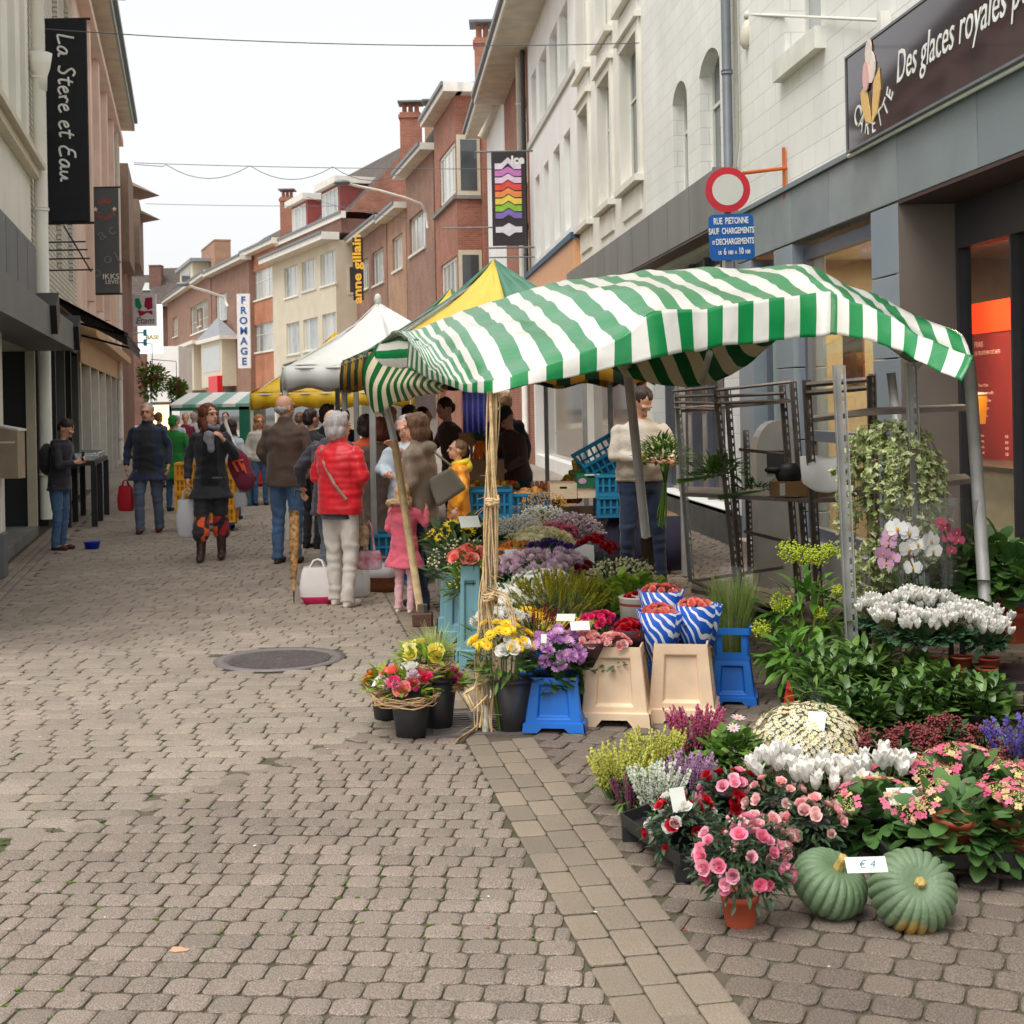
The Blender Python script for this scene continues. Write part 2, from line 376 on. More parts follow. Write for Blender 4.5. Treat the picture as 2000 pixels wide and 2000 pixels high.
# manhole cover
M_iron=mat('cast_iron',srgb(120,112,110),.55,metal=.35,var=.15,bump=.3); M_irond=mat('iron_dark',srgb(70,64,62),.7)
t=thing('manhole_cover','large round cast iron manhole cover with a grid pattern set in the paving','manhole cover',(MH.x,MH.y,0))
mb=MB(); mb.lathe([(.43,-.01),(.43,.003),(.36,.004),(.355,-.006),(.0,-.006)],n=64); mb.build('frame',M_iron,t,True)
mb=MB()
n=22
for i in range(-n,n+1):
    for j in range(-n,n+1):
        x=i*.0162*1.0; y=j*.0162
        if x*x+y*y<.335**2 and (i+j)%2==0:
            a=.0085; mb.add([(x-a,y,.003),(x,y-a,.003),(x+a,y,.003),(x,y+a,.003),(x-a*1.25,y,-.006),(x,y-a*1.25,-.006),(x+a*1.25,y,-.006),(x,y+a*1.25,-.006)],[(0,1,2,3),(0,4,5,1),(1,5,6,2),(2,6,7,3),(3,7,4,0)])
mb.lathe([(.022,-.005),(.022,.004),(0,.004)],n=12); mb.build('lid',M_iron,t)
# drain grate
t=thing('drain_grate','rectangular slotted iron drain grate beside the black bucket and hanging rope','drain grate',(gx,gy,0),R(8))
mb=MB(); mb.box(-.27,.27,-.27,-.23,-.012,.004); mb.box(-.27,.27,.23,.27,-.012,.004); mb.box(-.27,-.23,-.23,.23,-.012,.004); mb.box(.23,.27,-.23,.23,-.012,.004); mb.build('frame',M_iron,t)
mb=MB()
for i in range(9): y=-.21+i*.0525; mb.box(-.228,-.01,y-.012,y+.012,-.012,.002); mb.box(.01,.228,y-.012,y+.012,-.012,.002)
mb.box(-.01,.01,-.228,.228,-.012,.0025); mb.build('bars',M_iron,t)
mb=MB(); mb.box(-.228,.228,-.228,.228,-.0155,-.013); mb.build('drain_hole',mat('black_hole',(.01,.01,.01),.9),t)
# ---------------- facades ----------------
class Fac:
    def __init__(s,O,m,side,far=True):
        s.O=Vector((O[0],O[1])); s.m=m; s.side=side
        d=Vector((m,1)).normalized()
        if side<0: d=-d
        s.d=d; s.n=Vector((-d.y,d.x)); s.ang=math.atan2(d.y,d.x)
    def px(s,px,py,off=0.0):
        u,v=inv(px,py); o=s.O+s.n*off; Y=(o.x-s.m*o.y)/(u-s.m); X=u*Y
        return ((Vector((X,Y))-s.O).dot(s.d), H+v*Y)
    def s_(s,px,py=600,off=0.0): return s.px(px,py,off)[0]
    def rect(s,xl,yt,xr,yb,off=0.0):
        a=s.px(xl,yt,off); b=s.px(xr,yb,off); return [min(a[0],b[0]),max(a[0],b[0]),b[1],a[1]]
    def pt(s,t): p=s.O+s.d*t; return (p.x,p.y,0)
    def w(s,t,off,z): p=s.O+s.d*t+s.n*off; return Vector((p.x,p.y,z))
M_white=mat('white_frame',srgb(225,224,216),.5,var=.05,rv=.05)
M_cream=mat('cream_frame',srgb(214,204,180),.5,var=.06,rv=.05)
M_gl=mat('window_glass',srgb(150,158,160),.09,col2=srgb(196,198,192),var=.25,scale=1.6,rv=.1,spec=.7)
M_gld=mat('dark_glass',srgb(60,68,72),.06,col2=srgb(96,104,106),var=.4,scale=1.2,rv=.1,spec=.8)
M_stone=mat('blue_stone',srgb(128,128,124),.75,var=.15,scale=4,bump=.2)
M_sillw=mat('white_sill',srgb(222,220,210),.7,var=.08,scale=5)
M_zinc=mat('zinc',srgb(120,124,128),.5,metal=.3,var=.15)
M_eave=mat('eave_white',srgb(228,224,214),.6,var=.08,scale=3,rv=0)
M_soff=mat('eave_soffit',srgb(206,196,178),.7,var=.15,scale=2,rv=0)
M_tile=brick('roof_tile',srgb(104,92,84),srgb(88,78,72),srgb(48,42,40),.3,.22,.02,.85,.6)
M_slate=mat('slate_roof',srgb(150,154,158),.6,var=.1,scale=2)
M_br=brick('brick_red',srgb(178,112,88),srgb(152,94,76),srgb(168,142,124))
M_bro=brick('brick_orange',srgb(196,126,92),srgb(178,112,82),srgb(190,150,124))
M_brb=brick('brick_brown',srgb(160,122,102),srgb(146,108,92),srgb(140,116,102))
M_brt=brick('brick_tan',srgb(184,144,114),srgb(168,130,104),srgb(160,134,114))
M_brd=brick('brick_dark',srgb(136,96,82),srgb(120,84,72),srgb(120,98,86))
M_brw=brick('brick_white_painted',srgb(242,241,236),srgb(237,236,231),srgb(218,217,212),.42,.21,.006,.75,.5,.08)
M_plw=mat('white_render',srgb(242,241,237),.8,var=.06,scale=1.2,bump=.15,rv=0)
M_plc=mat('cream_render',srgb(236,233,222),.8,var=.08,scale=1.2,bump=.15,rv=0)
M_beige=mat('beige_render',srgb(208,198,176),.8,var=.08,scale=.8,bump=.1,rv=0)
M_pink=mat('pink_render',srgb(226,202,188),.8,var=.12,scale=1,bump=.1,rv=0)
M_black=mat('black_metal',srgb(30,30,34),.5,var=.2)
M_dgrey=mat('dark_grey_panel',srgb(84,88,92),.55,var=.1,scale=2)
M_warm=mat('warm_glow',(1,.62,.25),.5,emit=1.6,rv=0)
def win(parent,F,r,s0,style=(2,.0),fm=M_white,gm=M_gl,dep=.16,sill=None,fw=.055,name='window'):
    a,b,z0,z1=r[:4]; a-=s0;b-=s0
    mb=MB(); y=-dep
    mb.box(a,b,y-.05,y,z0,z0+fw); mb.box(a,b,y-.05,y,z1-fw,z1); mb.box(a,a+fw,y-.05,y,z0+fw,z1-fw); mb.box(b-fw,b,y-.05,y,z0+fw,z1-fw)
    nv,tr=style
    for i in range(1,nv): x=a+(b-a)*i/nv; mb.box(x-fw*.4,x+fw*.4,y-.048,y-.002,z0+fw,z1-fw)
    if tr: zz=z0+(z1-z0)*tr; mb.box(a+fw,b-fw,y-.046,y-.004,zz-fw*.4,zz+fw*.4)
    f=mb.build(name,fm,parent)
    mb=MB()
    for i in range(nv):
        x0=a+(b-a)*i/nv; x1=a+(b-a)*(i+1)/nv; mb.box(x0+.01,x1-.01,y-.035,y-.03,z0+.01,z1-.01)
    mb.build('pane',gm,f)
    if sill: mb=MB(); mb.box(a-.06,b+.06,-.1,.07,z0-.1,z0-.004); mb.build('sill',sill,f)
    return f
def wall(parent,s0,a,b,z0,z1,ops,m,depth=7,dep=.22,name='wall',y0=0.0,extra=None):
    mb=MB(); a-=s0;b-=s0; ops=[(o[0]-s0,o[1]-s0,o[2],o[3]) for o in ops]
    ops=[(max(o[0],a),min(o[1],b),max(o[2],z0),min(o[3],z1)) for o in ops]; ops=[o for o in ops if o[1]-o[0]>.02 and o[3]-o[2]>.02]
    xs=sorted({a,b,*[o[0] for o in ops],*[o[1] for o in ops]}); zs=sorted({z0,z1,*[o[2] for o in ops],*[o[3] for o in ops]})
    for i in range(len(xs)-1):
        for j in range(len(zs)-1):
            cx=(xs[i]+xs[i+1])/2; cz=(zs[j]+zs[j+1])/2
            if any(o[0]<cx<o[1] and o[2]<cz<o[3] for o in ops): continue
            mb.add([(xs[i],y0,zs[j]),(xs[i+1],y0,zs[j]),(xs[i+1],y0,zs[j+1]),(xs[i],y0,zs[j+1])],[(0,3,2,1)])
    for o in ops:
        y=y0-dep
        c=[(o[0],o[2]),(o[1],o[2]),(o[1],o[3]),(o[0],o[3])]
        for q in range(4):
            p=c[q];r_=c[(q+1)%4]; mb.add([(p[0],y0,p[1]),(r_[0],y0,r_[1]),(r_[0],y,r_[1]),(p[0],y,p[1])],[(0,1,2,3)])
        mb.add([(x,y,z) for x,z in c],[(0,1,2,3)])
    for x in(a,b): mb.add([(x,y0,z0),(x,-depth,z0),(x,-depth,z1),(x,y0,z1)],[(0,1,2,3)])
    mb.add([(a,y0,z1),(b,y0,z1),(b,-depth,z1),(a,-depth,z1)],[(0,1,2,3)])
    mb.add([(a,-depth,z0),(b,-depth,z0),(b,-depth,z1),(a,-depth,z1)],[(0,1,2,3)])
    return mb.build(name,m,parent)
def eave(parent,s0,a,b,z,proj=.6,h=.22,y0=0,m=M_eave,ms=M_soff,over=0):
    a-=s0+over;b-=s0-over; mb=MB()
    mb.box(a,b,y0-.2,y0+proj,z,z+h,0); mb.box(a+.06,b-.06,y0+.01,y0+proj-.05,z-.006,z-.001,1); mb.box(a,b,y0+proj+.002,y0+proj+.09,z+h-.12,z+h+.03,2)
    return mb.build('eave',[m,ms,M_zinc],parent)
def roof(parent,s0,a,b,z,rise=3,dep=7,y0=0,m=M_tile,gab=True):
    a-=s0;b-=s0; mb=MB(); t=.1
    mb.add([(a,y0,z),(b,y0,z),(b,y0-dep/2,z+rise),(a,y0-dep/2,z+rise),(a,y0-dep,z),(b,y0-dep,z)],[(0,1,2,3),(3,2,5,4),(0,3,4),(1,5,2)],[0,0,1,1] if gab else 0)
    return mb.build('roof',[m,gab if gab not in(True,False) else m],parent)
def chimney(parent,x0,x1,y0,y1,z0,z1,m=M_br,pots=3,capm=None):
    mb=MB(); mb.box(x0,x1,y0,y1,z0,z1,0); mb.box(x0-.05,x1+.05,y0-.05,y1+.05,z1-.14,z1-.06,0)
    c=mb.build('chimney',m,parent); mb=MB()
    for i in range(pots):
        y=y0+(y1-y0)*(i+.5)/pots if (y1-y0)>(x1-x0) else (y0+y1)/2; x=(x0+x1)/2 if (y1-y0)>(x1-x0) else x0+(x1-x0)*(i+.5)/pots
        mb.lathe([(.11,z1),(.09,z1+.35),(.1,z1+.37),(.07,z1+.37)],(x,y,0),10)
    if pots: mb.build("chimney_pot",mat('terracotta_pot',srgb(170,110,84),.8),c)
    if capm: mb=MB(); mb.box(x0-.08,x1+.08,y0-.08,y1+.08,z1+.4,z1+.48); mb.build('chimney_cap',capm,c)
    return c
def bld(name,label,F,a,b,Hh,m,wins=[],depth=8,ops=[],z0=0,group=None,dep=.22,**k):
    r=thing(name,label,'building',F.pt(a),F.ang,group)
    wall(r,a,a,b,z0,Hh,[w_[0] for w_ in wins]+ops,m,depth,dep)
    for w_ in wins: win(r,F,w_[0],a,**(w_[1] if len(w_)>1 else {}))
    return r
# ============ right hand row ============
FR=Fac((2.75,13.83),-.092,1)
sA=FR.s_(1440,300); sB=FR.s_(1258,250); sC=FR.s_(1131,300); sD=FR.s_(1034,300); sE=FR.s_(986,300); sF=FR.s_(951,300)
HB=11.1
# --- ice cream parlour building, white brick over a slate shopfront
s0=-9.5; zT=3.72; zL=3.16
r1=thing('ice_cream_shop_building','white painted brick building with blue slate shopfront at right','building',FR.pt(s0),FR.ang)
wu=FR.rect(1530,-60,1605,118); wu[2]=4.98; wu[3]=6.9
s_up2=(wu[0]-4.3,wu[1]-4.3,wu[2],wu[3])
wall(r1,s0,s0,sA,zT,12,[wu,s_up2],M_brw,8,.26)
for q in(wu,s_up2):
    win(r1,FR,q,s0,style=(2,.72),dep=.2)
    mb=MB(); mb.box(q[0]-s0-.12,q[1]-s0+.12,-.05,.1,q[2]-.2,q[2]-.002); mb.build('window_sill',M_sillw,r1)
M_slp=mat('slate_panel',srgb(138,148,150),.42,col2=srgb(122,132,136),var=.14,scale=2.5,rv=.06,bump=.12,bscale=40,spec=.5)
M_slpl=mat('slate_panel_pale',srgb(146,156,164),.4,col2=srgb(134,146,156),var=.12,scale=2.5,rv=.06,bump=.12,bscale=40)
x_=lambda px,py=500:FR.s_(px,py)-s0
p1a,p1b=x_(1553),x_(1517); p2a,p2b=x_(1763),x_(1709); dw_a,dw_b=x_(1519,900),x_(1480,900)
xE=sA-s0
# fascia panels
cuts=[0.02,1.6,2.5,x_(1917,200),x_(1760,300),x_(1627,450),x_(1553,450),x_(1470,480),xE-.02]
cuts=sorted(c for c in cuts if c<xE)
mb=MB()
for c0,c1 in zip(cuts,cuts[1:]): mb.bbox(c0+.006,c1-.006,.0,.035,zL,zT-.05,.004)
mb.box(0,xE,.0,.07,zT-.046,zT+.0); mb.build('fascia_panel',M_slp,r1)
# piers (with horizontal joints)
for (c0,c1) in((p1a,p1b),(p2a,p2b)):
    mb=MB(); z=0.0
    for z1 in(.55,1.25,1.95,2.6,3.15): mb.bbox(c0+.003,c1-.003,-.3,.033,z+.005,z1-.005,.004); z=z1
    mb.build('pier',M_slpl,r1)
mb=MB(); mb.bbox(dw_b,xE-.02,-.3,.033,.0,3.15,.004); mb.build('door_pier',M_slpl,r1)
M_alu=mat('aluminium_grey',srgb(112,116,128),.4,metal=.4,var=.08)
M_ct=clear('shop_glass',add=.10)
M_ctg=mat('frosted_green_glass',srgb(168,190,178),.15,var=.05,scale=.6,rv=0,spec=.7)
# display window between piers
mb=MB(); a,b=p2b+.003,p1a-.003
mb.box(a,b,-.16,-.08,2.98,3.1); mb.box(a,b,-.16,-.08,1.24,1.34); mb.box(a,b,-.16,-.08,.3,.42); mb.box(b-.09,b,-.16,-.08,.42,1.24);mb.box(b-.09,b,-.16,-.08,1.34,2.98); mb.box(a,a+.04,-.16,-.08,.42,1.24); mb.box(a,a+.04,-.16,-.08,1.34,2.98)
wn=mb.build('shop_window',M_alu,r1); mb=MB(); mb.box(a+.04,b-.09,-.125,-.115,.42,1.24); mb.box(a+.04,b-.09,-.125,-.115,1.34,2.98); mb.build('pane',M_ct,wn)
mb=MB(); mb.box(a,b,-.16,.02,0,.3); mb.build('plinth',M_stone,r1)
# door of frosted green glass
a,b=p1b+.003,dw_b
mb=MB(); mb.box(a,b,-.22,-.12,2.72,3.1); mb.box(a,a+.09,-.22,-.12,.2,2.72); mb.box(b-.1,b,-.22,-.12,.2,2.72); mb.box(a+.09,b-.1,-.22,-.12,.2,.34); mb.box((a+b)/2-.04,(a+b)/2+.04,-.22,-.12,.34,2.72)
dr=mb.build('door',M_alu,r1); mb=MB(); mb.box(a+.09,(a+b)/2-.04,-.18,-.16,.34,2.72); mb.box((a+b)/2+.04,b-.1,-.18,-.16,.34,2.72); mb.build('pane',M_ctg,dr)
mb=MB(); mb.tube([((a+b)/2-.16,-.08,1.0),((a+b)/2-.16,-.08,1.5)],.016); mb.box((a+b)/2-.17,(a+b)/2-.15,-.16,-.08,1.05,1.07); mb.box((a+b)/2-.17,(a+b)/2-.15,-.16,-.08,1.43,1.45); mb.build('handle',M_zinc,dr)
mb=MB(); mb.box(a-.1,b+.25,-.5,.2,.0,.14); mb.build('doorstep',mat('doorstep_stone',srgb(176,160,144),.8,bump=.2),r1)
# recess at right, return wall and glazed front
M_ret=mat('return_panel',srgb(132,120,110),.5,var=.12,scale=2,bump=.1)
rec=.42
mb=MB(); mb.box(p2a+.0,p2a+.06,-rec,.03,0,3.13); mb.build('return_wall',M_ret,r1)
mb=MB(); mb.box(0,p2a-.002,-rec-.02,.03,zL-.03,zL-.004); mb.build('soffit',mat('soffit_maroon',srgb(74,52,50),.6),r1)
mb=MB(); mb.box(0,p2a,-rec-.14,-rec,2.78,3.13); mb.box(0,p2a,-rec-.1,-rec-.02,0,.06)
for px_ in(1978,): c=FR.px(px_,700,-rec)[0]-s0; mb.box(c-.012,c+.012,-rec-.1,-rec+.005,.06,2.78)
for c in(.1,1.6,3.0): mb.box(c-.02,c+.02,-rec-.1,-rec,.06,2.78)
mb.box(p2a-.05,p2a,-rec-.1,-rec,.06,2.78)
gf=mb.build('glazed_front',mat('dark_frame',srgb(58,56,60),.4),r1); mb=MB(); mb.box(0,p2a-.05,-rec-.06,-rec-.05,.06,2.78); mb.build('pane',M_ct,gf)
# rest of the shop shell
mb=MB(); D_=5.5
mb.add([(0,-D_,0),(xE,-D_,0),(xE,-D_,3.2),(0,-D_,3.2)],[(0,1,2,3)]); mb.add([(xE,-D_,0),(xE,0,0),(xE,0,3.2),(xE,-D_,3.2)],[(0,1,2,3)]); mb.add([(0,-D_,0),(0,0,0),(0,0,3.2),(0,-D_,3.2)],[(0,1,2,3)])
mb.build('interior_wall',mat('interior_beige',srgb(190,172,148),.8,rv=0),r1)
mb=MB(); mb.box(0,xE,-D_,-.5,3.2,3.3); mb.build('interior_ceiling',mat('interior_ceiling',srgb(214,200,180),.8,rv=0),r1)
mb=MB(); mb.box(0,xE,-D_,-.3,-.01,.03); mb.build('interior_floor',mat('interior_floor',srgb(110,96,86),.3,rv=0),r1)
mb=MB(); mb.box(p1b+.1,xE-.02,-1.9,-1.85,.03,3.19); mb.build('partition',mat('interior_grey',srgb(166,168,158),.6,rv=0),r1)
# party edge with next house: downpipe
def pipe(name,label,px,F,off,z0,z1,r,m,y=300,parent=None):
    s=F.s_(px,y); p=F.w(s,off,0); mb=MB(); mb.tube([(0,0,z0),(0,0,z1)],r,12)
    z=z0+.6
    while z<z1: mb.tube([(0,0,z),(0,0,z+.04)],r*1.2,12); z+=1.8
    return tag(mb.build(name,m,None,True,loc=p),label,'pipe')
pipe('downpipe','dark grey rainwater downpipe between the two white brick fronts',1438,FR,.09,2.9,11.5,.055,mat('pipe_grey',srgb(104,110,116),.5),)
sp=FR.s_(1450,300); mb=MB(); mb.tube([FR.w(sp,.05,6.4),FR.w(sp,.05,4.5),FR.w(sp+.35,.05,3.9),FR.w(sp+.9,.05,3.4)],.022,8)
tag(mb.build('cable_conduit',mat('conduit',srgb(206,204,190),.6),None,True),'pale cable conduit bending away from the dark downpipe','cable')
# --- second white house with arched windows and grey box canopy
s0=sA
def arch(parent,F,r,s0,m,rise=.22,y=0.0):
    a,b,z0,z1=r; a-=s0;b-=s0; n=10; mb=MB()
    pts=[(a+(b-a)*i/n, z1-rise+rise*math.sin(PI*i/n)**.6*1.0) for i in range(n+1)]
    for i in range(n):
        (x0,q0),(x1,q1)=pts[i],pts[i+1]
        mb.add([(x0,y+.0,q0),(x1,y+.0,q1),(x1,y+.0,z1+.001),(x0,y+.0,z1+.001),(x0,y-.2,q0),(x1,y-.2,q1)],[(0,1,2,3),(0,4,5,1)])
    return mb.build('arch_head',m,parent)
a1=FR.rect(1365,118,1410,372); a2=FR.rect(1313,180,1345,385); a2[2]=a1[2]; a2[3]=a1[3]
b1=[a1[0],a1[1],7.55,9.4]; b2=[a2[0],a2[1],7.55,9.4]
zc=FR.px(1222,534,.27)[1]; zc2=FR.px(1300,397,.27)[1]
r2=bld('white_brick_house','white painted brick house with arched windows over a grey box canopy',FR,sA,sB,HB+.4,M_brw,[(q,dict(style=(1,.66),dep=.15,gm=M_gld)) for q in(a1,a2,b1,b2)],ops=[(sA+.8,sB-.2,.35,zc-.1)],dep=.3)
for q in(a1,a2,b1,b2): arch(r2,FR,q,s0,M_brw,y=.001)
for q in(b1,b2): mb=MB(); mb.box(q[0]-s0-.1,q[1]-s0+.1,-.1,.09,q[2]-.2,q[2]-.002); mb.build('window_sill',M_sillw,r2)
mb=MB(); L_=sC-sA
M_can=mat('canopy_metal',srgb(132,130,128),.5,var=.12,scale=1.5,metal=.2,rv=0,stretch=(1,1,.15))
mb.box(.05,sC+.2-s0,-.0,.27,zc,zc2)
for i in range(1,9): mb.box(i*1.3,i*1.3+.012,.271,.273,zc,zc2)
mb.box(.0,.049,-.0,.28,zc-.02,zc2+.02)
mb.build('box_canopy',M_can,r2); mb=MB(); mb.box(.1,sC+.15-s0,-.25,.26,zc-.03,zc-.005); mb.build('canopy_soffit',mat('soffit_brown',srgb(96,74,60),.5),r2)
mb=MB(); mb.box(.8,sB-.2-s0,-.29,-.27,.4,zc-.1)
mb.build('shop_window',mat('shop_window_reflect',srgb(84,80,80),.05,col2=srgb(120,112,104),var=.6,scale=.9,rv=0,spec=.9),r2)
for i in range(6): x=.8+(sB-.2-s0-.8)*i/5; mb=MB(); mb.box(x-.035,x+.035,-.27,-.2,.35,zc-.1); mb.build('mullion',M_alu,r2); mb=MB(); mb.box(.0,sB-s0,.0,.12,0,.34); mb.build('plinth',M_stone,r2)
# --- cream house with moulded windows
ww=[FR.rect(1132,217,1155,420),FR.rect(1170.5,171,1198,373),FR.rect(1214,118,1252,335)]
zb=sum(q[2] for q in ww)/3; zt=sum(q[3] for q in ww)/3
for q in ww: q[2]=zb;q[3]=zt
up=[[q[0],q[1],8.15,10.3] for q in ww]
r3=bld('cream_moulded_house','cream rendered house whose tall windows have moulded surrounds',FR,sB,sC,HB+.5,M_plc,[(q,dict(style=(2,.62),dep=.13,gm=M_gld)) for q in ww+up],ops=[(sB+.2,sC-.2,.3,zc-.15)],dep=.2)
for q in ww+up:
    mb=MB(); a,b,z0,z1=q; a-=sB;b-=sB; t=.16
    mb.box(a-t,a,0,.05,z0-.1,z1+t); mb.box(b,b+t,0,.05,z0-.1,z1+t); mb.box(a,b,0,.05,z1,z1+t); mb.box(a-t-.06,b+t+.06,0,.11,z1+t,z1+t+.09); mb.box(a-t-.05,b+t+.05,0,.14,z0-.2,z0-.1); mb.box(a-.05,b+.05,0,.035,z0-.62,z0-.24)
    mb.build('window_surround',M_plc,r3)
mb=MB(); mb.box(.2,sC-.2-sB,-.19,-.17,.3,zc-.15); mb.build('shop_window',MC['shop_window_reflect'],r3)
# --- plain white house with orange shopfront
def rowwin(lst,zz=None):
    l=[FR.rect(*q) for q in lst]; zb=sum(q[2] for q in l)/len(l); zt=sum(q[3] for q in l)/len(l)
    for q in l: q[2]=zb;q[3]=zt
    return l
K=.3106
up=rowwin([(700+K*1087,K*470,700+K*1122,K*785),(700+K*1135,K*378,700+K*1188,K*690),(700+K*1200,K*242,700+K*1255,K*590),(700+K*1263,K*108,700+K*1322,K*465)])
lo=rowwin([(700+K*1112,K*1118,700+K*1148,K*1612),(700+K*1165,K*1052,700+K*1205,K*1545),(700+K*1225,K*955,700+K*1275,K*1480),(700+K*1290,K*862,700+K*1342,K*1420)])
zo=FR.px(1125,452,.1)[1]
r4=bld('plain_white_house','plain white rendered house above the orange shopfront',FR,sC,sD,HB+.1,M_plw,[(q,dict(style=(1,0),dep=.12,gm=mat('blind_white',srgb(204,208,204),.3,var=.1,rv=.05))) for q in up+lo],ops=[(sC+.3,sD-.3,.3,2.9)],dep=.28)
mb=MB(); mb.box(.1,sD-sC-.1,0,.06,up[0][2]-.22,up[0][2]-.05); mb.build('sill_band',M_sillw,r4)
M_or=mat('orange_fascia',srgb(232,176,128),.5,var=.05,rv=0)
mb=MB(); mb.box(.03,sD-sC,.001,.14,3.1,zo-.12,0); mb.box(.0,sD-sC,.001,.2,zo-.12,zo,1); fa=mb.build('shop_fascia',[M_or,mat('blue_trim',srgb(40,84,112),.5)],r4)
mb=MB(); mb.box(.3,sD-sC-.3,-.27,-.25,.3,2.9); mb.build('shop_window',MC['shop_window_reflect'],r4)
# raised white letters
e=eave(r4,sC,sC-.0,sE,HB,proj=.95,h=.3)
lt=text('shop_letters','pimkie',1.15,M_white,r4,Matrix.Identity(4),ext=.08,sx=1.15)
lt.matrix_local=Matrix.Translation(((sD-sC)*.42,.26,3.85))@Matrix.Rotation(R(180),4,'Z')@TXT
# --- narrow brick house
q1=[sD+.5,sD+3.0,7.6,9.9]; q2=[sD+.5,sD+3.0,4.2,6.5]
r5=bld('narrow_brick_house','narrow red brick house behind the colourful hanging banner',FR,sD,sE,HB+.05,M_br,[(q,dict(style=(3,0),dep=.15,fm=M_cream)) for q in(q1,q2)])
pipe('downpipe','thin dark downpipe at the corner of the plain white house',1031,FR,.1,3.2,HB,.06,M_dgrey)
pipe('downpipe','pale downpipe beside the narrow brick house',1025,FR,.12,.2,HB,.09,M_sillw)
wn=[[sE+1,sE+4,z,z+2] for z in(4,7.6)]
r6=bld('narrow_white_house','narrow white house between the brick fronts',FR,sE,sF,HB+.3,M_plw,[(q,dict(style=(3,0),dep=.1)) for q in wn],depth=5)
eave(r6,sE,sE,sF,HB+.3,proj=.8,h=.3)
print('sections',[round(v,2) for v in(sA,sB,sC,sD,sE,sF)],'zc',zc,zc2,zo,'pF',FR.pt(sF))
# ============ further right-hand houses, turning to the left ============
def nxt(px,Y,m): u,_=inv(px,600); return Fac((u*Y,Y),m,1)
def W4(F,L,st=(3,0),**k):
    l=[F.rect(*q) for q in L]; return [(q,dict(style=st,dep=.12,**k)) for q in l]
# bay-fronted red brick house: the bay is a projecting volume with its side to the camera
F6=nxt(944,54,-.19)
F6b=Fac(F6.w(0,.95,0).to_2d(),-.19,1); e6=F6b.s_(850,400)
zc6=F6b.px(871,212)[1]
u6=F6b.rect(858,312,893,372); l6=F6b.rect(862,520,896,596)
z6=[u6[2],u6[3],l6[2],l6[3]]
r7=thing('bay_fronted_brick_house','red brick house with two stacked white bay windows facing the street','building',F6b.pt(0),F6b.ang)
rr=[0.25,min(e6-.2,u6[1]),z6[0],z6[1]]; rr2=[0.25,rr[1],z6[2],z6[3]]
wall(r7,0,0,e6,0,zc6,[rr,rr2,(.4,e6-.4,.4,3)],M_br,.97)
for q in(rr,rr2):
    win(r7,F6b,q,0,style=(4,0),dep=.06,fw=.12)
    # side window of the bay on the near side
    mb=MB(); mb.box(-.05,-.003,-.93,-.02,q[2]-.16,q[3]+.16); f=mb.build('side_window_frame',M_cream,r7); mb=MB(); mb.box(-.06,-.051,-.8,-.16,q[2]+.02,q[3]-.02); mb.build('pane',M_gld,f)
    mb=MB(); mb.box(-.1,e6,.001,.14,q[2]-.3,q[2]-.16); mb.box(-.1,-.002,-.95,.0,q[2]-.3,q[2]-.16); mb.build('window_sill',M_stone,r7)
mb=MB(); mb.box(-.5,e6+6,-8.8,-.965,0,zc6-.01); mb.build('rear_wall',M_br,r7)
eave(r7,0,-.75,e6+.2,zc6,proj=.55,h=.34,y0=0); mb=MB(); mb.box(-.75,-.0,-3,0,zc6,zc6+.34); mb.build('side_eave',M_eave,r7)
roof(r7,0,-.5,e6+6,zc6+.35,1.0,9,y0=-.3,m=M_slate,gab=False)
pa=P(928,170,57); pb=P(983,38,57)
ch=thing('brick_chimney_stack','tall red brick chimney stack with pots rising behind the long eave','chimney',(pa.x,57,10),0)
mb=MB(); mb.box(0,pb.x-pa.x-.0,0,1.0,0,pb.z-10.7,0); mb.box(-.06,pb.x-pa.x+.06,-.06,1.06,pb.z-10.95,pb.z-10.8,0); mb.build('stack',M_br,ch)
mb=MB(); w_=pb.x-pa.x
for i in range(4): mb.lathe([(.13,0),(.11,.55),(.12,.58),(.08,.58)],(w_*(.15+i*.24),.5,pb.z-10.7),10)
mb.build('pot',mat('terracotta_pot',srgb(170,110,84),.8),ch); mb=MB(); mb.box(-.2,w_*.72,-.1,1.1,pb.z-10.1,pb.z-10.0); mb.build('cowl_slab',M_zinc,ch)
for (x0,y0,x1,y1,Y,lb) in((782,218,821,300,72,'brick chimney stack with open top left of the bay fronted house'),(830,216,862,275,70,'yellow brick chimney with three pots next to the taller one'),(547,384,572,425,100,'far dark brick chimney behind the beige block'),):
    a=P(x0,y1,Y);b=P(x1,y0,Y); ch=thing('brick_chimney_stack',lb,'chimney',(a.x,Y,a.z-3)); mb=MB(); h=b.z-a.z+3; mb.box(0,b.x-a.x,0,1.1,0,h,0); mb.box(-.07,b.x-a.x+.07,-.07,1.17,h-.3,h-.12,0); mb.build('stack',M_br if Y!=70 else M_brt,ch); mb=MB()
    for i in range(3): mb.lathe([(.13,0),(.11,.5),(.08,.5)],((b.x-a.x)*(.2+.3*i),.5,h),10)
    mb.build('pot',MC['terracotta_pot'],ch); mb=MB(); mb.box(-.1,b.x-a.x+.1,-.1,1.2,h+.5,h+.58); mb.build('cowl_slab',M_zinc,ch)
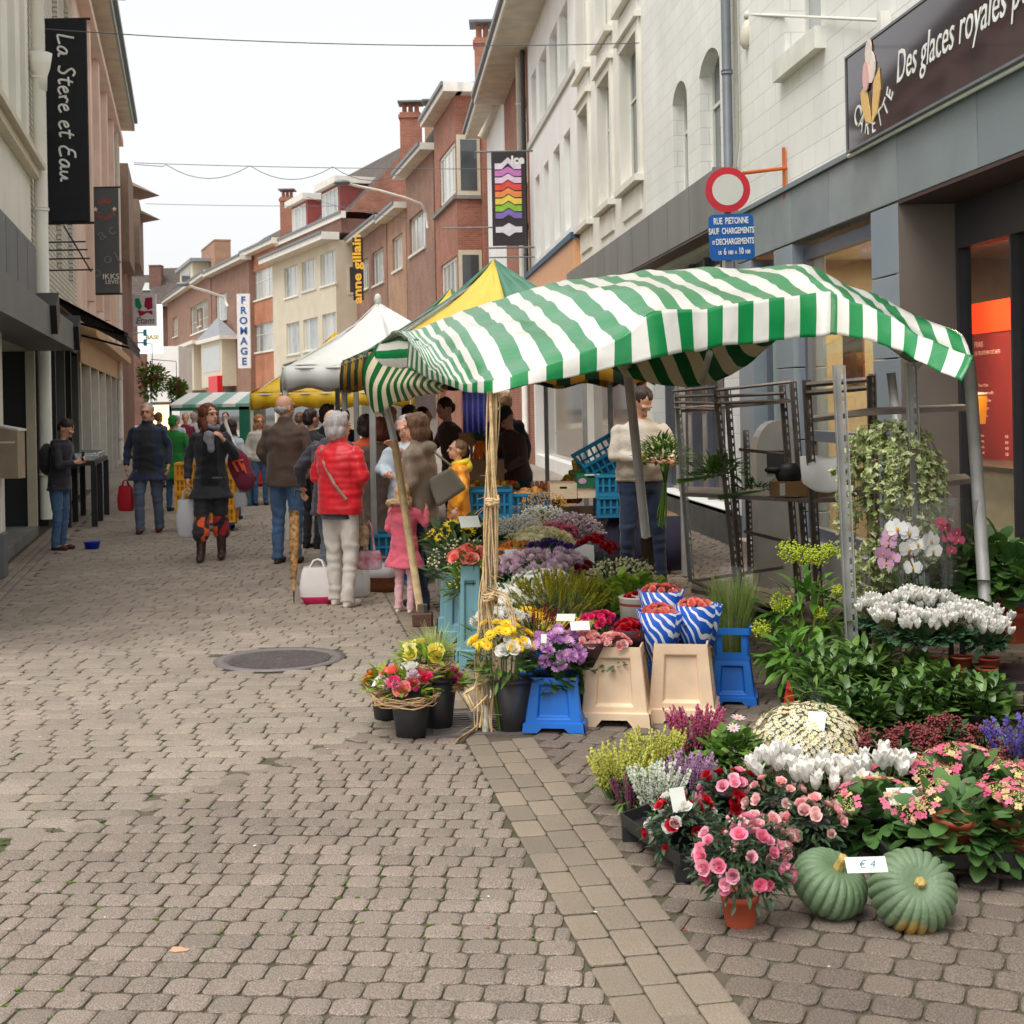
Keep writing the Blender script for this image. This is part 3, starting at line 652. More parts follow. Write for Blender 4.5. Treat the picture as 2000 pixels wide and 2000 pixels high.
# brown plastered pair
Yn=F6.pt(e6)[1]; F7=nxt(851,Yn+1,-.23)
def quick(name,label,F,pxl,eavepx,m,wl,st=(3,0),proj=.6,h=.3,rf=None,over=.2,sh=True,em=M_eave,depth=8,gab=True,**k):
    L=F.s_(pxl,500); ze=F.px(*eavepx,proj)[1]
    ws=W4(F,wl,st,**k); ops=[(.4,L-.4,.3,2.9)] if sh else []
    r=bld(name,label,F,0,L,ze,m,ws,ops=ops,depth=depth)
    for q in ws: mb=MB(); mb.box(q[0][0]-.1,q[0][1]+.1,-.05,.08,q[0][2]-.12,q[0][2]-.003); mb.build('window_sill',M_sillw,r)
    if sh: mb=MB(); mb.box(.4,L-.4,-.2,-.18,.3,2.9); mb.build('shop_window',M_gld,r)
    if h: eave(r,0,0,L,ze,proj=proj,h=h,over=over,m=em)
    if rf: roof(r,0,0,L,ze+h*.5,rf,depth,m=M_tile,gab=gab)
    return r,L,ze
r8,L8,z8=quick('brown_plaster_house','brown plastered house with a tall narrow window beside the bay front',F7,795,(812,300),M_brb,[(799,430,831,480)],st=(3,0),fm=M_cream,rf=1.2)
F8=nxt(795,F7.pt(L8)[1],-.25)
r9,L9,z9=quick('white_eaved_brick_house','brown brick house with white projecting eaves and white strip windows',F8,757,(775,400),M_brt,[(766,468,787,520)],rf=1.5)
F9=nxt(757,F8.pt(L9)[1],-.27)
r10,L10,z10=quick('dark_brick_house','dark brick house behind the vertical gold lettered sign',F9,690,(705,452),M_brb,[(706,510,720,560),(727,495,750,548)],rf=2.6,gab=M_br)
# gable wall of red brick above the lower eaves
# beige rendered block
F10=nxt(657,F9.pt(L10)[1]-1.5,-.44)
K2=.2847
r11,L11,z11=quick('beige_rendered_block','beige rendered block with white eaves and two dormers',F10,531,(600,478),M_beige,[(555,525,582,575),(589,513,617,562),(625,498,656,551),(559,633,586,689),(592,625,622,681),(629,615,657,671)],st=(3,0),proj=.9,h=.45,sh=True,rf=0,depth=9)
mb=MB(); mb.box(0,L11,-2.0,-.4,z11+.45,z11+1.3,0); mb.build('attic_wall',M_brd,r11)
eave(r11,0,0,L11,z11+1.3,proj=.1,h=.4,y0=-.4,over=.3)
roof(r11,0,0,L11,z11+1.7,4.6,9,y0=-.8,gab=M_br)
for c0 in(.12,.6):
    x0=L11*c0; mb=MB(); mb.box(x0,x0+4,-4,-.9,z11+1.7,z11+3.7,0); mb.box(x0-.25,x0+4.3,-4,-.5,z11+3.7,z11+4.1,1); d=mb.build('dormer',[mat('dormer_red',srgb(150,74,68),.6),M_eave],r11)
    win(d,F10,(x0+.3,x0+3.7,z11+1.95,z11+3.5),0,style=(4,0),dep=.84,fw=.09)
mb=MB(); mb.box(-.045,-.003,-1.9,-.7,4.6,6.4); mb.box(-.045,-.003,-1.9,-.7,8.3,10.1); f=mb.build('side_window_frame',M_cream,r11); mb=MB(); mb.box(-.055,-.046,-1.75,-.85,4.75,6.25); mb.box(-.055,-.046,-1.75,-.85,8.45,9.95); mb.build('pane',M_gld,f)
# orange brick house
F11=nxt(531+16,F10.pt(L11)[1],-.44)
F11=Fac(F11.O,-.44,1)
r12,L12,z12=quick('orange_brick_house','orange brick house with two bands of white windows behind the tall cheese sign',Fac((inv(550,600)[0]*(F10.pt(L11)[1]-.2),F10.pt(L11)[1]-.2),-.44,1),487,(500,488),M_bro,[(492,533,546,572),(496,636,549,680)],st=(7,.62),proj=.7,h=.4,rf=3.0,gab=M_br,depth=11)
F12=nxt(487,F10.pt(L11)[1]+7,-.42)
r13,L13,z13=quick('brown_gabled_house','brown brick house with white eaves next to the orange brick house',F12,412,(440,520),M_brb,[(421,578,443,622)],proj=.7,h=.4,rf=3.2,gab=M_brt,depth=9)
mb=MB(); mb.box(L13*.35,L13*.95,.001,1.1,3.4,7.0,0); by=mb.build('bay_window',M_cream,r13); mb=MB(); mb.box(L13*.4,L13*.9,1.101,1.12,4.6,6.6); mb.build('pane',M_gl,by)
mb=MB(); x0,x1=L13*.3,L13*1.0; mb.box(x0,x1,0,1.4,7.0,7.3,0); mb.add([(x0,0,7.3),(x1,0,7.3),(x1,1.4,7.3),(x0,1.4,7.3),((x0+x1)/2,.5,9.0)],[(0,1,4),(1,2,4),(2,3,4),(3,0,4)],1); mb.build('bay_roof',[M_eave,M_slate],by)
mb=MB(); mb.box(L13*.35,L13*.6,1.11,1.5,2.4,4.2); mb.build('red_light_box',mat('red_box',srgb(214,26,36),.4),r13)
F13=nxt(412,F12.pt(L13)[1],-.36)
r14,L14,z14=quick('far_brown_house','far brown brick house with cream bay window',F13,325,(375,552),M_brb,[(372,602,407,640),(385,605,393,635),(337,622,347,655)],st=(3,.4),proj=.6,h=.4,rf=2.4,fm=M_cream,depth=9)
mb=MB(); mb.box(L14*.12,L14*.62,.001,1.0,3.3,7.2,0); by=mb.build('bay_window',M_cream,r14); mb=MB(); mb.box(L14*.22,L14*.52,1.001,1.02,4.0,6.4); mb.build('pane',M_gld,by); mb=MB(); mb.box(L14*.05,L14*.7,0,1.4,7.2,7.5); mb.build('bay_eave',M_eave,by)
chimney(r14,L14*.35,L14*.62,-3.5,-2,z14+1,z14+4.4,M_brt,1)
# attic dormer on the far house
mb=MB(); mb.box(L14*.45,L14*.75,-3,-.4,z14+.4,z14+2.6,0); mb.box(L14*.42,L14*.8,-3.2,-.1,z14+2.6,z14+2.9,1); d=mb.build('dormer',[M_cream,M_slate],r14); mb=MB(); mb.box(L14*.5,L14*.7,-.39,-.37,z14+.8,z14+2.2); mb.build('pane',M_gld,d)
# end of the street: tiled house facing us
Ye=F13.pt(L14)[1]+4
ea=P(230,700,Ye);eb=P(338,700,Ye)
r15=thing('tiled_end_house','brown house with a large tiled roof and skylight closing the street','building',(ea.x,Ye,0),0)
ze=P(300,600,Ye).z; zr=P(300,515,Ye).z; zr2=P(300,528,Ye).z; we=eb.x-ea.x
mb=MB(); mb.box(-3,we,0,10,0,ze); mb.build('wall',M_brd,r15)
mb=MB(); mb.add([(-4,-.4,ze),(we*.55,-.4,ze),(we*.55,5,zr2),(-4,5,zr2),(we*.55+.0,-.8,ze),(we+4.3,-.8,ze),(we+4.3,5,zr),(we*.55,5,zr)],[(0,1,2,3),(4,5,6,7)]); mb.add([(-4,5,zr2),(we*.55,5,zr2),(we*.55,10.4,ze),(-4,10.4,ze),(we*.55,5,zr),(we+4.3,5,zr),(we+4.3,10.4,ze),(we*.55,10.4,ze),(we*.55,-.8,ze),(we*.55,5,zr),(we*.55,10.4,ze),(we+4.3,-.8,ze),(we+4.3,5,zr),(we+4.3,10.4,ze)],[(0,1,2,3),(4,5,6,7),(8,9,10),(11,12,13)]); mb.build('roof',M_tile,r15)
mb=MB(); pk=P(268,567,Ye); pk2=P(290,548,Ye); f_=(pk.z-ze)/(zr2-ze); 
mt=Matrix.Translation((pk.x-ea.x,-.4+5.4*f_,pk.z+.08))@Matrix.Rotation(math.atan2(zr2-ze,5.4),4,'X')
mb.box(0,pk2.x-pk.x,0,1.6,0,.1,0,mt); mb.build('skylight',M_gl,r15)
chimney(r15,we*.5,we*.72,2.2,3.4,ze+1,zr+.1,M_brd,0)
# ============ left hand row ============
FL=Fac((-5.67,15.67),-.232,-1)
l0=FL.s_(-260,600); l1=FL.s_(64,600); l2=FL.s_(150,600); l3=FL.s_(231,600); l4=FL.s_(259,600)
M_gry=mat('grey_shop_panel',srgb(112,116,118),.6,var=.12,scale=1.5,rv=.05,bump=.1)
M_dk=mat('dark_doorway',srgb(34,38,44),.5,var=.3,scale=1)
zA=FL.px(0,417)[1]; zB=FL.px(28,672)[1]; zL1=FL.px(0,262)[1]
print('L',[round(v,1) for v in(l0,l1,l2,l3,l4)],zA,zB,zL1,FL.pt(l1),FL.pt(l4))
wL=[(l1+a,l1+b,zL1+.25,zL1+2.7) for a,b in((.35,1.0),(1.5,2.3),(2.9,3.7),(4.3,5.1))]
q1=thing('cream_left_house','cream rendered house with grey panelled shopfront at the near left','building',FL.pt(l1),FL.ang)
wall(q1,l1,l1,l0,zB,10.4,[(a,b,c,d) for a,b,c,d in wL],M_plc,8,.2)
for q in wL: win(q1,FL,q,l1,style=(2,.7),dep=.12,fm=M_cream)
mb=MB(); mb.box(0,l0-l1,.001,.12,zL1,zL1+.12); mb.box(0,l0-l1,.001,.2,zL1+.12,zL1+.2); mb.box(0,l0-l1,0,.25,9.9,10.1); mb.build('string_course',M_cream,q1)
mb=MB(); L_=l0-l1
mb.box(.1,L_,.001,.05,zB+.35,zA)
for i in range(7): mb.box(.15+i*1.1,1.2+i*1.1,.051,.07,zB+.4,zA-.05)
mb.build('grey_panel',M_gry,q1); mb=MB(); mb.box(.1,L_,.0,.55,zB,zB+.35); mb.build('shop_canopy',M_gry,q1)
mb=MB(); mb.box(0,L_,-1.9,-1.8,0,zB); mb.box(0,.02,-1.8,-.0,.0,zB); mb.box(1.5,1.9,-1.8,-.9,0,zB);mb.build('entrance_wall',M_dk,q1)
mb=MB(); mb.box(.03,.13,-.1,.02,.13,zB); mb.build('entrance_post',M_cream,q1)
mb=MB(); mb.box(0,L_,-1.85,.02,0,.13); mb.build('entrance_step',M_stone,q1)
pz=G(6,1128); tt=thing('pale_shop_pillar','pale pillar with grey base at the left edge beside the entrance step','pillar',(pz.x-.12,pz.y,0),FL.ang)
mb=MB(); mb.bbox(-.13,.13,-.13,.13,.45,3.0,.01); mb.build('shaft',M_plc,tt); mb=MB(); mb.bbox(-.15,.15,-.15,.15,0,.45,.01); mb.build('base',M_gry,tt)
pm=P(18,885,pz.y-.1); tt=thing('mailbox','beige metal letterbox fixed to the pale pillar at the left edge','mailbox',(pm.x,pm.y-.1,pm.z),FL.ang*0+R(-10))
mb=MB(); mb.prism([(-.13,-.25),(.13,-.25),(.13,.22),(-.13,.27)],.14); mb.build('box',mat('mail_beige',srgb(176,158,136),.5,metal=.2),tt); mb=MB(); mb.prism([(-.14,.27),(.14,.22),(.14,.24),(-.14,.29)],.16); mb.box(-.1,.1,-.004,0,.1,.12); mb.build('lid',M_sillw,tt)
# white brick house with black awning
q2=thing('white_left_house','white painted brick house above the black awning on the left','building',FL.pt(l2),FL.ang)
w2=[(l2+a,l2+a+1.0,c,c+1.9) for a in(.8,3.2,5.6) for c in(4.0,7.2)]
eL=9.6
wall(q2,l2,l2,l1,3.0,eL,w2,brick('brick_white_left',srgb(226,222,208),srgb(214,210,196),srgb(150,144,130),.24,.08,.012,.75,.6,.12),8,.2)
for q in w2: win(q2,FL,q,l2,style=(2,.6),dep=.12)
eave(q2,l2,l2-.2,l1,eL,proj=1.0,h=.3)
mb=MB(); W_=l1-l2
mb.box(0,W_,-1.2,-1.1,0,3)
for i in range(5): mb.box(.1+i*W_/5.2,.22+i*W_/5.2,-1.1,0,0,3)
mb.box(0,W_,-.3,0,2.75,3.0); mb.build('shopfront',M_dk,q2)
mb=MB(); mb.box(.3,W_*.4,-.14,-.12,.5,2.7); mb.build('shop_window',M_gld,q2); mb=MB(); mb.box(.25,W_*.42,-.16,.02,.1,.5); mb.box(.25,.33,-.16,.02,.5,2.7); mb.box(W_*.4,W_*.42,-.16,.02,.5,2.7); mb.build('window_base',M_gry,q2)
zaw=FL.px(100,640,.0)[1]
aw=thing('black_awning','black fabric awning sloping over the shop on the left','awning',(*FL.w(l2,0,0).to_2d(),0),FL.ang)
A0=FL.s_(90,640)-l2; A1=FL.s_(150,640)-l2+.1
mb=MB(); n=8
for i in range(n):
    x0=A1+(A0-A1)*i/n; x1=A1+(A0-A1)*(i+1)/n
    mb.add([(x0,.02,3.45),(x1,.02,3.45),(x1,1.15,2.82),(x0,1.15,2.82),(x0,1.16,2.62),(x1,1.16,2.62),(x0,.02,3.40),(x1,.02,3.40),(x1,1.13,2.78),(x0,1.13,2.78)],[(0,1,2,3),(3,2,5,4),(6,9,8,7)],0,.4)
mb.build('fabric',mat('awning_black',srgb(38,36,42),.7,bump=.2,bscale=12),aw); mb=MB(); mb.tube([(A1,1.14,2.8),(A0,1.14,2.8)],.03); mb.tube([(A1+.3,.05,3.1),(A1+.3,1.1,2.8)],.02); mb.tube([(A0-.3,.05,3.1),(A0-.3,1.1,2.8)],.02); mb.build('frame',M_black,aw)
for i,(x,y) in enumerate(((92,612),(138,650))):
    s,z=FL.px(x,y,.5); p=FL.w(s,.5,z); t=thing('wall_floodlight',['black floodlight by the white downpipe above the awning','black floodlight tilted out over the middle of the awning'][i],'floodlight',p,FL.ang)
    mb=MB(); mb.box(-.2,.2,-.12,.12,-.17,.17,0,Matrix.Rotation(R(25),4,'Y')); mb.build('housing',M_black,t); mb=MB(); mb.tube([(0,-.1,0),(0,-.5,.1)],.015); mb.build('arm',M_black,t)
# pink house
eP=FL.px(224,87,.5)[1]; 
q3=thing('pink_left_house','salmon pink rendered house with pilasters behind the grey banner','building',FL.pt(l3),FL.ang)
wp=[(l3+a,l3+a+1.6,c,c+2.3) for a in(1.5,5,8.5,12) for c in(4.4,7.8)]
wall(q3,l3,l3,l2,3.1,eP,wp,M_pink,8,.2); 
for q in wp: win(q3,FL,q,l3,style=(2,.6),dep=.12,fm=M_cream)
mb=MB()
for a in(.4,3.8,7.3,10.8,14.0):
    mb.box(a,a+.5,.001,.14,4,eP-.5)
mb.box(0,l2-l3,.001,.25,eP-.5,eP-.3); mb.build('pilaster',M_pink,q3); eave(q3,l3,l3,l2,eP,proj=.6,h=.35,m=mat('eave_green_grey',srgb(150,166,160),.6))
W3=l2-l3
mb=MB(); mb.box(0,W3,.0,.35,3.1,3.3); mb.box(0,W3,-.8,-.7,0,3.1); mb.box(0,W3,0,.05,2.6,3.1); mb.build('tan_fascia',mat('tan_fascia',srgb(196,162,120),.6),q3)
for i in range(7): mb=MB(); mb.box(i*W3/6.1,i*W3/6.1+.2,-.7,0.04,0,2.6); mb.build('shop_pier',M_sillw,q3); mb=MB(); mb.box(.1,W3,-.5,-.48,.3,2.6); mb.build('shop_window',M_gl,q3)
# last left house and oriel roofs
q4=thing('far_left_house','narrow far left house with brown boxed oriel and pointed porch roofs','building',FL.pt(l4),FL.ang)
wall(q4,l4,l4,l3,0,eP-1.5,[],M_brd,8); W4_=l3-l4
mb=MB(); mb.box(W4_*.1,W4_*.5,0,.5,eP-3.5,eP-1.2,0); mb.box(W4_*.6,W4_*.95,0,.35,eP-4,eP-.9,0); mb.build('oriel',mat('oriel_brown',srgb(128,108,92),.7),q4)
for z in(9.8,8.9):
    mb=MB(); mb.add([(W4_*.1,0,z),(W4_*.5,0,z),(W4_*.3,1.2,z-.1),(W4_*.3,0,z+.5)],[(0,2,3),(1,3,2),(0,1,2)]); mb.build('pointed_roof',MC['oriel_brown'],q4)
pipe('downpipe','cream downpipe with hopper head between the two nearest left houses',66,FL,.12,.2,9.5,.09,M_plc,600)
mb=MB(); s=FL.s_(66,600); p=FL.w(s,.14,FL.px(66,105,.14)[1]); mb.lathe([(.09,-.3),(.1,-.1),(.14,.02),(.17,.2),(.15,.2),(.1,.1)],(0,0,0),10); tag(mb.build('hopper_head',M_plc,None,True,loc=p),'cream rainwater hopper head above the left downpipe','pipe')
pipe('downpipe','pale downpipe at the far end of the pink house',224,FL,.1,.2,eP,.09,M_sillw,600)
# corner post of the left row near street end
# ---------------- banners and signs ----------------
def sign(name,label,pxl,pyt,pxr,pyb,Y,t,m,cat='sign',parts=None):
    a=P(pxl,pyt,Y); b=P(pxr,pyb,Y); o=thing(name,label,cat,(a.x,Y,b.z)); W_=b.x-a.x; H_=a.z-b.z
    mb=MB(); mb.bbox(0,W_,0,t,0,H_,.006); mb.build('panel',m,o); return o,W_,H_
def stroke(mb,pts,r,y,m=0):
    pts=[Vector((x,y,z)) for x,z in pts]
    # smooth Catmull-Rom
    q=[]; n=len(pts)
    for i in range(n-1):
        p0=pts[max(i-1,0)];p1=pts[i];p2=pts[i+1];p3=pts[min(i+2,n-1)]
        for k in range(4):
            t=k/4; q.append(.5*((2*p1)+(p2-p0)*t+(2*p0-5*p1+4*p2-p3)*t*t+(3*p1-p0-3*p2+p3)*t**3))
    q.append(pts[-1]); mb.tube(q,r,6,m)
M_bann=mat('banner_black',srgb(24,24,30),.75,var=.2); M_lett=mat('letter_white',srgb(236,236,230),.5,rv=0)
bn,W_,H_=sign('shop_banner','long black vertical banner with white handwritten shop name',87,40,175,432,21,.05,M_bann)
GL={ # handwriting glyphs, x advance rightwards, unit height 1
 'L':([[(.22,1.0),(.14,.55),(.05,.12),(.12,.02),(.55,.14)]],.62),
 'a':([[(.5,.5),(.3,.56),(.1,.34),(.08,.08),(.28,.06),(.48,.48),(.44,.1),(.62,.08)]],.66),
 'S':([[(.62,.9),(.42,1.02),(.22,.86),(.3,.62),(.46,.36),(.3,.06),(.02,.12)]],.62),
 't':([[(.34,.9),(.2,.4),(.2,.06),(.42,.12)],[(.04,.62),(.52,.66)]],.5),
 'e':([[(.08,.3),(.36,.4),(.32,.58),(.1,.44),(.08,.14),(.24,.02),(.5,.16)]],.5),
 'r':([[(.08,.5),(.14,.04)],[(.12,.34),(.26,.54),(.46,.48)]],.48),
 'E':([[(.66,.96),(.34,.92),(.22,.62),(.5,.56)],[(.22,.6),(.02,.3),(.12,.02),(.56,.1)]],.68),
 'u':([[(.1,.5),(.06,.12),(.22,.06),(.46,.48),(.42,.12),(.6,.08)]],.64),' ':([],.42)}
mb=MB(); fs=.4; x=0
for chh in 'La Stere et Eau':
    st,adv=GL[chh]
    for s_ in st: 
        # text runs downwards: rotate by -90
        stroke(mb,[(W_*.3+(z)*fs*.62+.0, H_*.93-(x+px_)*fs*.68) for px_,z in s_],.017,-.008)
    x+=adv
mb.build('lettering',M_lett,bn)
mb=MB(); mb.tube([(-.35,.03,H_+.02),(W_+.06,.03,H_+.02)],.02); mb.tube([(-.35,.03,-.02),(W_+.06,.03,-.02)],.02)
for z in(-.30,-.42,-.55,-.72): mb.tube([(-.3,.03,z),(W_*.75+abs(z)*.25,.03+.0,z)],.012)
mb.tube([(W_*.35,.03,-.05),(W_*1.0,.03,-.75)],.012); mb.build('bracket',M_black,bn)
b2,W_,H_=sign('shop_banner','dark grey vertical banner with a ring of red letters and two stars',178,368,234,572,31,.05,mat('banner_grey',srgb(88,94,98),.7,var=.08),)
M_red=mat('letter_red',srgb(206,84,76),.5,rv=0)
ring='cool'; 
for i,chh in enumerate('cool'):
    a=R(128-i*25); text('ring_letter',chh,.17,M_red,b2,Matrix.Translation((W_/2+math.cos(a)*W_*.33,-.006,H_*.80+math.sin(a)*W_*.33))@TXT@Matrix.Rotation(a-PI/2,4,'Z'),ext=.003)
for i,chh in enumerate('factory'):
    a=R(205+i*21); text('ring_letter',chh,.15,M_red,b2,Matrix.Translation((W_/2+math.cos(a)*W_*.33,-.006,H_*.80+math.sin(a)*W_*.33))@TXT@Matrix.Rotation(a+PI/2,4,'Z'),ext=.003)
def star(mb,c,r,y,m=0,n=5):
    pts=[(c[0]+math.sin(PI*i/n)*(r if i%2==0 else r*.42),c[1]+math.cos(PI*i/n)*(r if i%2==0 else r*.42)) for i in range(2*n)]
    mb.prism(pts,.005,m,Matrix.Translation((0,y,0)))
mb=MB(); star(mb,(W_*.15,H_*.8),.06,-.008); star(mb,(W_*.86,H_*.8),.06,-.008); mb.build('star',M_lett,b2)
text('caption','IKKS',.17,M_lett,b2,Matrix.Translation((W_*.68,-.006,H_*.155))@TXT,sx=1.1); text('caption','LEVIS',.13,M_lett,b2,Matrix.Translation((W_*.72,-.006,H_*.105))@TXT)
M_gl2=mat('letter_grey',srgb(120,126,130),.6,rv=0)
for ch_,x,z,sz in(('a',.35,.56,.4),('c',.72,.6,.36),('o',.55,.33,.36),('o',.15,.2,.34),('l',.95,.33,.4)): text('faded_letter',ch_,sz,M_gl2,b2,Matrix.Translation((W_*x,-.006,H_*z))@TXT@Matrix.Rotation(R(30),4,'Z'))
mb=MB(); mb.tube([(-.3,.03,H_+.02),(W_+.05,.03,H_+.02)],.02); mb.tube([(-.3,.03,-.02),(W_+.05,.03,-.02)],.02); mb.build('bracket',M_black,b2)
# flower-logo box sign
M_lit=mat('lit_white',srgb(240,246,244),.4,emit=.55,rv=0)
b3,W_,H_=sign('box_sign','square white box sign with a red and green rose emblem',259,575,305,636,55,.15,mat('sign_white',srgb(232,230,230),.4,rv=0))
def petal(c,rx,rz,a,n=12): 
    return [(c[0]+math.cos(a)*rx*math.cos(t)-math.sin(a)*rz*math.sin(t),c[1]+math.sin(a)*rx*math.cos(t)+math.cos(a)*rz*math.sin(t)) for t in [2*PI*i/n for i in range(n)]]
M_rose=mat('emblem_red',srgb(168,34,74),.5,rv=0); M_grn=mat('emblem_green',srgb(30,150,104),.5,rv=0)
mb=MB(); mt=Matrix.Translation((0,-.012,0))
mb.prism([(W_*.5,H_*.62),(W_*.55,H_*.88),(W_*.85,H_*.9),(W_*.86,H_*.55),(W_*.66,H_*.5)],.01,0,mt); mb.prism([(W_*.2,H_*.5),(W_*.5,H_*.46),(W_*.85,H_*.48),(W_*.86,H_*.34),(W_*.62,H_*.42),(W_*.5,H_*.36),(W_*.3,H_*.3)],.01,0,mt); mb.build('emblem_red',M_rose,b3)
mb=MB(); mb.prism([(W_*.1,H_*.86),(W_*.28,H_*.88),(W_*.4,H_*.62),(W_*.3,H_*.5),(W_*.12,H_*.62)],.01,0,mt); mb.build('emblem_green',M_grn,b3)
text('sign_text','Etam',.36,mat('letter_dark',srgb(90,84,92),.5,rv=0),b3,Matrix.Translation((W_*.5,-.01,H_*.16))@TXT,shear=.3)
b4,W_,H_=sign('lit_box_sign','glowing white box sign below the rose emblem sign',268,595,316,690,60,.3,M_lit)
text('sign_text','BASE',.26,mat('letter_yellow',srgb(210,190,110),.5,rv=0),b4,Matrix.Translation((W_*.62,-.02,H_*.33))@TXT,bold=.01)
mb=MB()
for z in(.42,.22): mb.tube([(-.3,-.2,H_*z),(W_*.35,-.2,H_*z)],.03); mb.box(W_*.3,W_*.42,-.26,-.14,H_*z-.14,H_*z+.14)
mb.build('small_spotlight',mat('teal_lamp',srgb(40,110,120),.5),b4)
pl=P(247,600,52); pb_=0
mb=MB(); mb.tube([(0,0,0),(0,0,5.4)],.06,10); tag(mb.build('sign_pole',M_zinc,None,True,loc=(pl.x,52,0)),'tall green grey pole in front of the far left house','pole')
# cheese shop sign
Yc=F12.pt(0)[1]-3
b5,W_,H_=sign('vertical_shop_sign','tall white vertical sign spelling fromage in blue capitals',462,574,490,719,Yc,.3,mat('sign_white',srgb(232,230,230),.4,rv=0))
M_blu=mat('letter_blue',srgb(36,92,160),.5,rv=0)
for i,c_ in enumerate('FROMAGE'): text('sign_letter',c_,.72,M_blu,b5,Matrix.Translation((W_*.5,-.02,H_*(.91-i*.137)))@TXT,bold=.02,sx=1.0)
# gold lettered sign
Yg=F9.pt(0)[1]+4
b6,W_,H_=sign('vertical_shop_sign','narrow black vertical sign with gold letters reading upwards',688,464,710,586,Yg,.2,M_black)
M_gold=mat('letter_gold',srgb(226,168,44),.4,rv=0,emit=.15)
text('sign_text','anne gillain',.66,M_gold,b6,Matrix.Translation((W_*.45,-.02,H_*.5))@TXT@Matrix.Rotation(R(90),4,'Z'),sx=1.32,bold=.02)
# rainbow watch banner
b7,W_,H_=sign('rainbow_banner','black hanging banner with a stack of rainbow coloured watch straps',959,298,1027,479,36.5,.05,mat('banner_dark',srgb(58,50,54),.7,var=.06))
cols=[(226,216,228),(206,128,196),(236,206,228),(230,84,66),(238,146,84),(240,214,90),(146,196,70),(134,116,190),(70,58,62),(226,224,232)]
for i,c_ in enumerate(cols):
    z=H_*(.85-i*.0755); h=H_*.062; e=.04
    if i==8: continue
    pk=.1 if i else .16
    mb=MB(); pts=[(W_*.1,z-h/2),(W_*.1,z+h/2),(W_*.3,z+h/2),(W_*.5,z+h/2+pk),(W_*.7,z+h/2),(W_*.9,z+h/2),(W_*.9,z-h/2),(W_*.68,z-h/2),(W_*.5,z-h/2+(pk if i<9 else -pk)),(W_*.32,z-h/2)]
    mb.prism(pts,.008,0,Matrix.Translation((0,-.012,0))); mb.build('strap_stripe',mat('strap%d'%i,srgb(*c_),.6,rv=0),b7)
text('sign_text','ice',.3,M_lett,b7,Matrix.Translation((W_*.8,-.01,H_*.915))@TXT,bold=.015)
mb=MB(); mb.tube([(-.4,.03,H_+.03),(W_+.3,.03,H_+.03)],.025); mb.tube([(-.1,.03,-.05),(W_+.3,.03,-.05)],.025); mb.tube([(-.1,.03,-.3),(W_+.3,.03,-.3)],.02); mb.tube([(-1.3,.03,H_*.2),(0,.03,H_*.2)],.02); mb.build('bracket',M_zinc,b7)
pf=P(1025,240,46); pe=P(935,270,45); mb=MB(); mb.tube([P(972,200,46),P(937,268,46)],.08,8); tag(mb.build('flag_pole',M_soff,None,True),'slanting bare flagpole on the narrow white house','pole')
# no-entry style round sign and blue plate
Ys=13.6; c0=P(1421,371,Ys)
t=thing('round_road_sign','round white traffic sign with a red ring above the blue plate','road sign',c0)
rd=44*Ys/FP
mb=MB(); mb.lathe([(0,-.0),(rd,-.0),(rd,.012),(rd*.70,.0125),(0,.0125)],mt=Matrix.Rotation(R(90),4,'X'),n=48,m=0); mb.build('red_ring',mat('sign_red',srgb(206,34,50),.35,var=.05),t)
mb=MB(); mb.lathe([(0,.0126),(rd*.69,.0126),(rd*.69,.016),(0,.016)],mt=Matrix.Rotation(R(90),4,'X'),n=48); mb.build('white_disc',mat('sign_disc',srgb(214,212,204),.4,var=.04,scale=2),t)
mb=MB(); mb.lathe([(0,-.006),(rd,-.006),(rd,-.001),(0,-.001)],mt=Matrix.Rotation(R(90),4,'X'),n=32); mb.box(-.03,.03,.01,.04,-1.1,.1); mb.build('back_plate',M_zinc,t)
c1=P(1429,463,Ys); pw,ph=88*Ys/FP,90*Ys/FP
t=thing('blue_plate_sign','blue rectangular plate with white french text under the round sign','road sign',c1); t.rotation_euler=(0,R(-1.5),0)
n=6; pts=[]; r_=.05
for (qx,qz,a0) in((pw/2-r_,ph/2-r_,0),(-pw/2+r_,ph/2-r_,90),(-pw/2+r_,-ph/2+r_,180),(pw/2-r_,-ph/2+r_,270)):
    for i in range(n+1): a=R(a0+90*i/n); pts.append((qx+r_*math.cos(a),qz+r_*math.sin(a)))
mb=MB(); mb.prism(pts,.01); mb.build('plate',mat('sign_blue',srgb(0,92,170),.4,var=.04),t)
def ln(s,z,sz,x=0,al='CENTER'): text('sign_text',s,sz,M_lett,t,Matrix.Translation((x,-.003,z))@TXT,ext=.002,sx=.54,bold=.0018,align=al)
ln('RUE  PIETONNE',.155,.088); ln('SAUF  CHARGEMENTS',.058,.082); ln('ET',-.05,.045,-.175); ln('DECHARGEMENTS',-.045,.082,.03); ln('DE',-.15,.045,-.12); ln('6',-.14,.09,-.07); ln('H00',-.15,.05,-.015); ln('A',-.15,.045,.035); ln('10',-.14,.09,.085); ln('H30',-.15,.05,.15)
# orange sign arm
s1_=FR.s_(1537,325); pA=FR.w(s1_,.03,0)
mb=MB(); mb.box(-.015,.015,-.015,.015,3.62,4.12); ob=thing('sign_bracket','orange rusty bracket holding the round sign','bracket',(pA.x,pA.y,0)); mb.build('upright',mat('rust_orange',srgb(206,100,34),.6),ob)
mb=MB(); a_=P(1452,338,Ys+.02); b_=P(1537,328,pA.y); mb.tube([a_,b_],.018,8); o=mb.build('arm',MC['rust_orange'],None); o.parent=ob; o.matrix_parent_inverse=Matrix.Translation(ob.location).inverted()
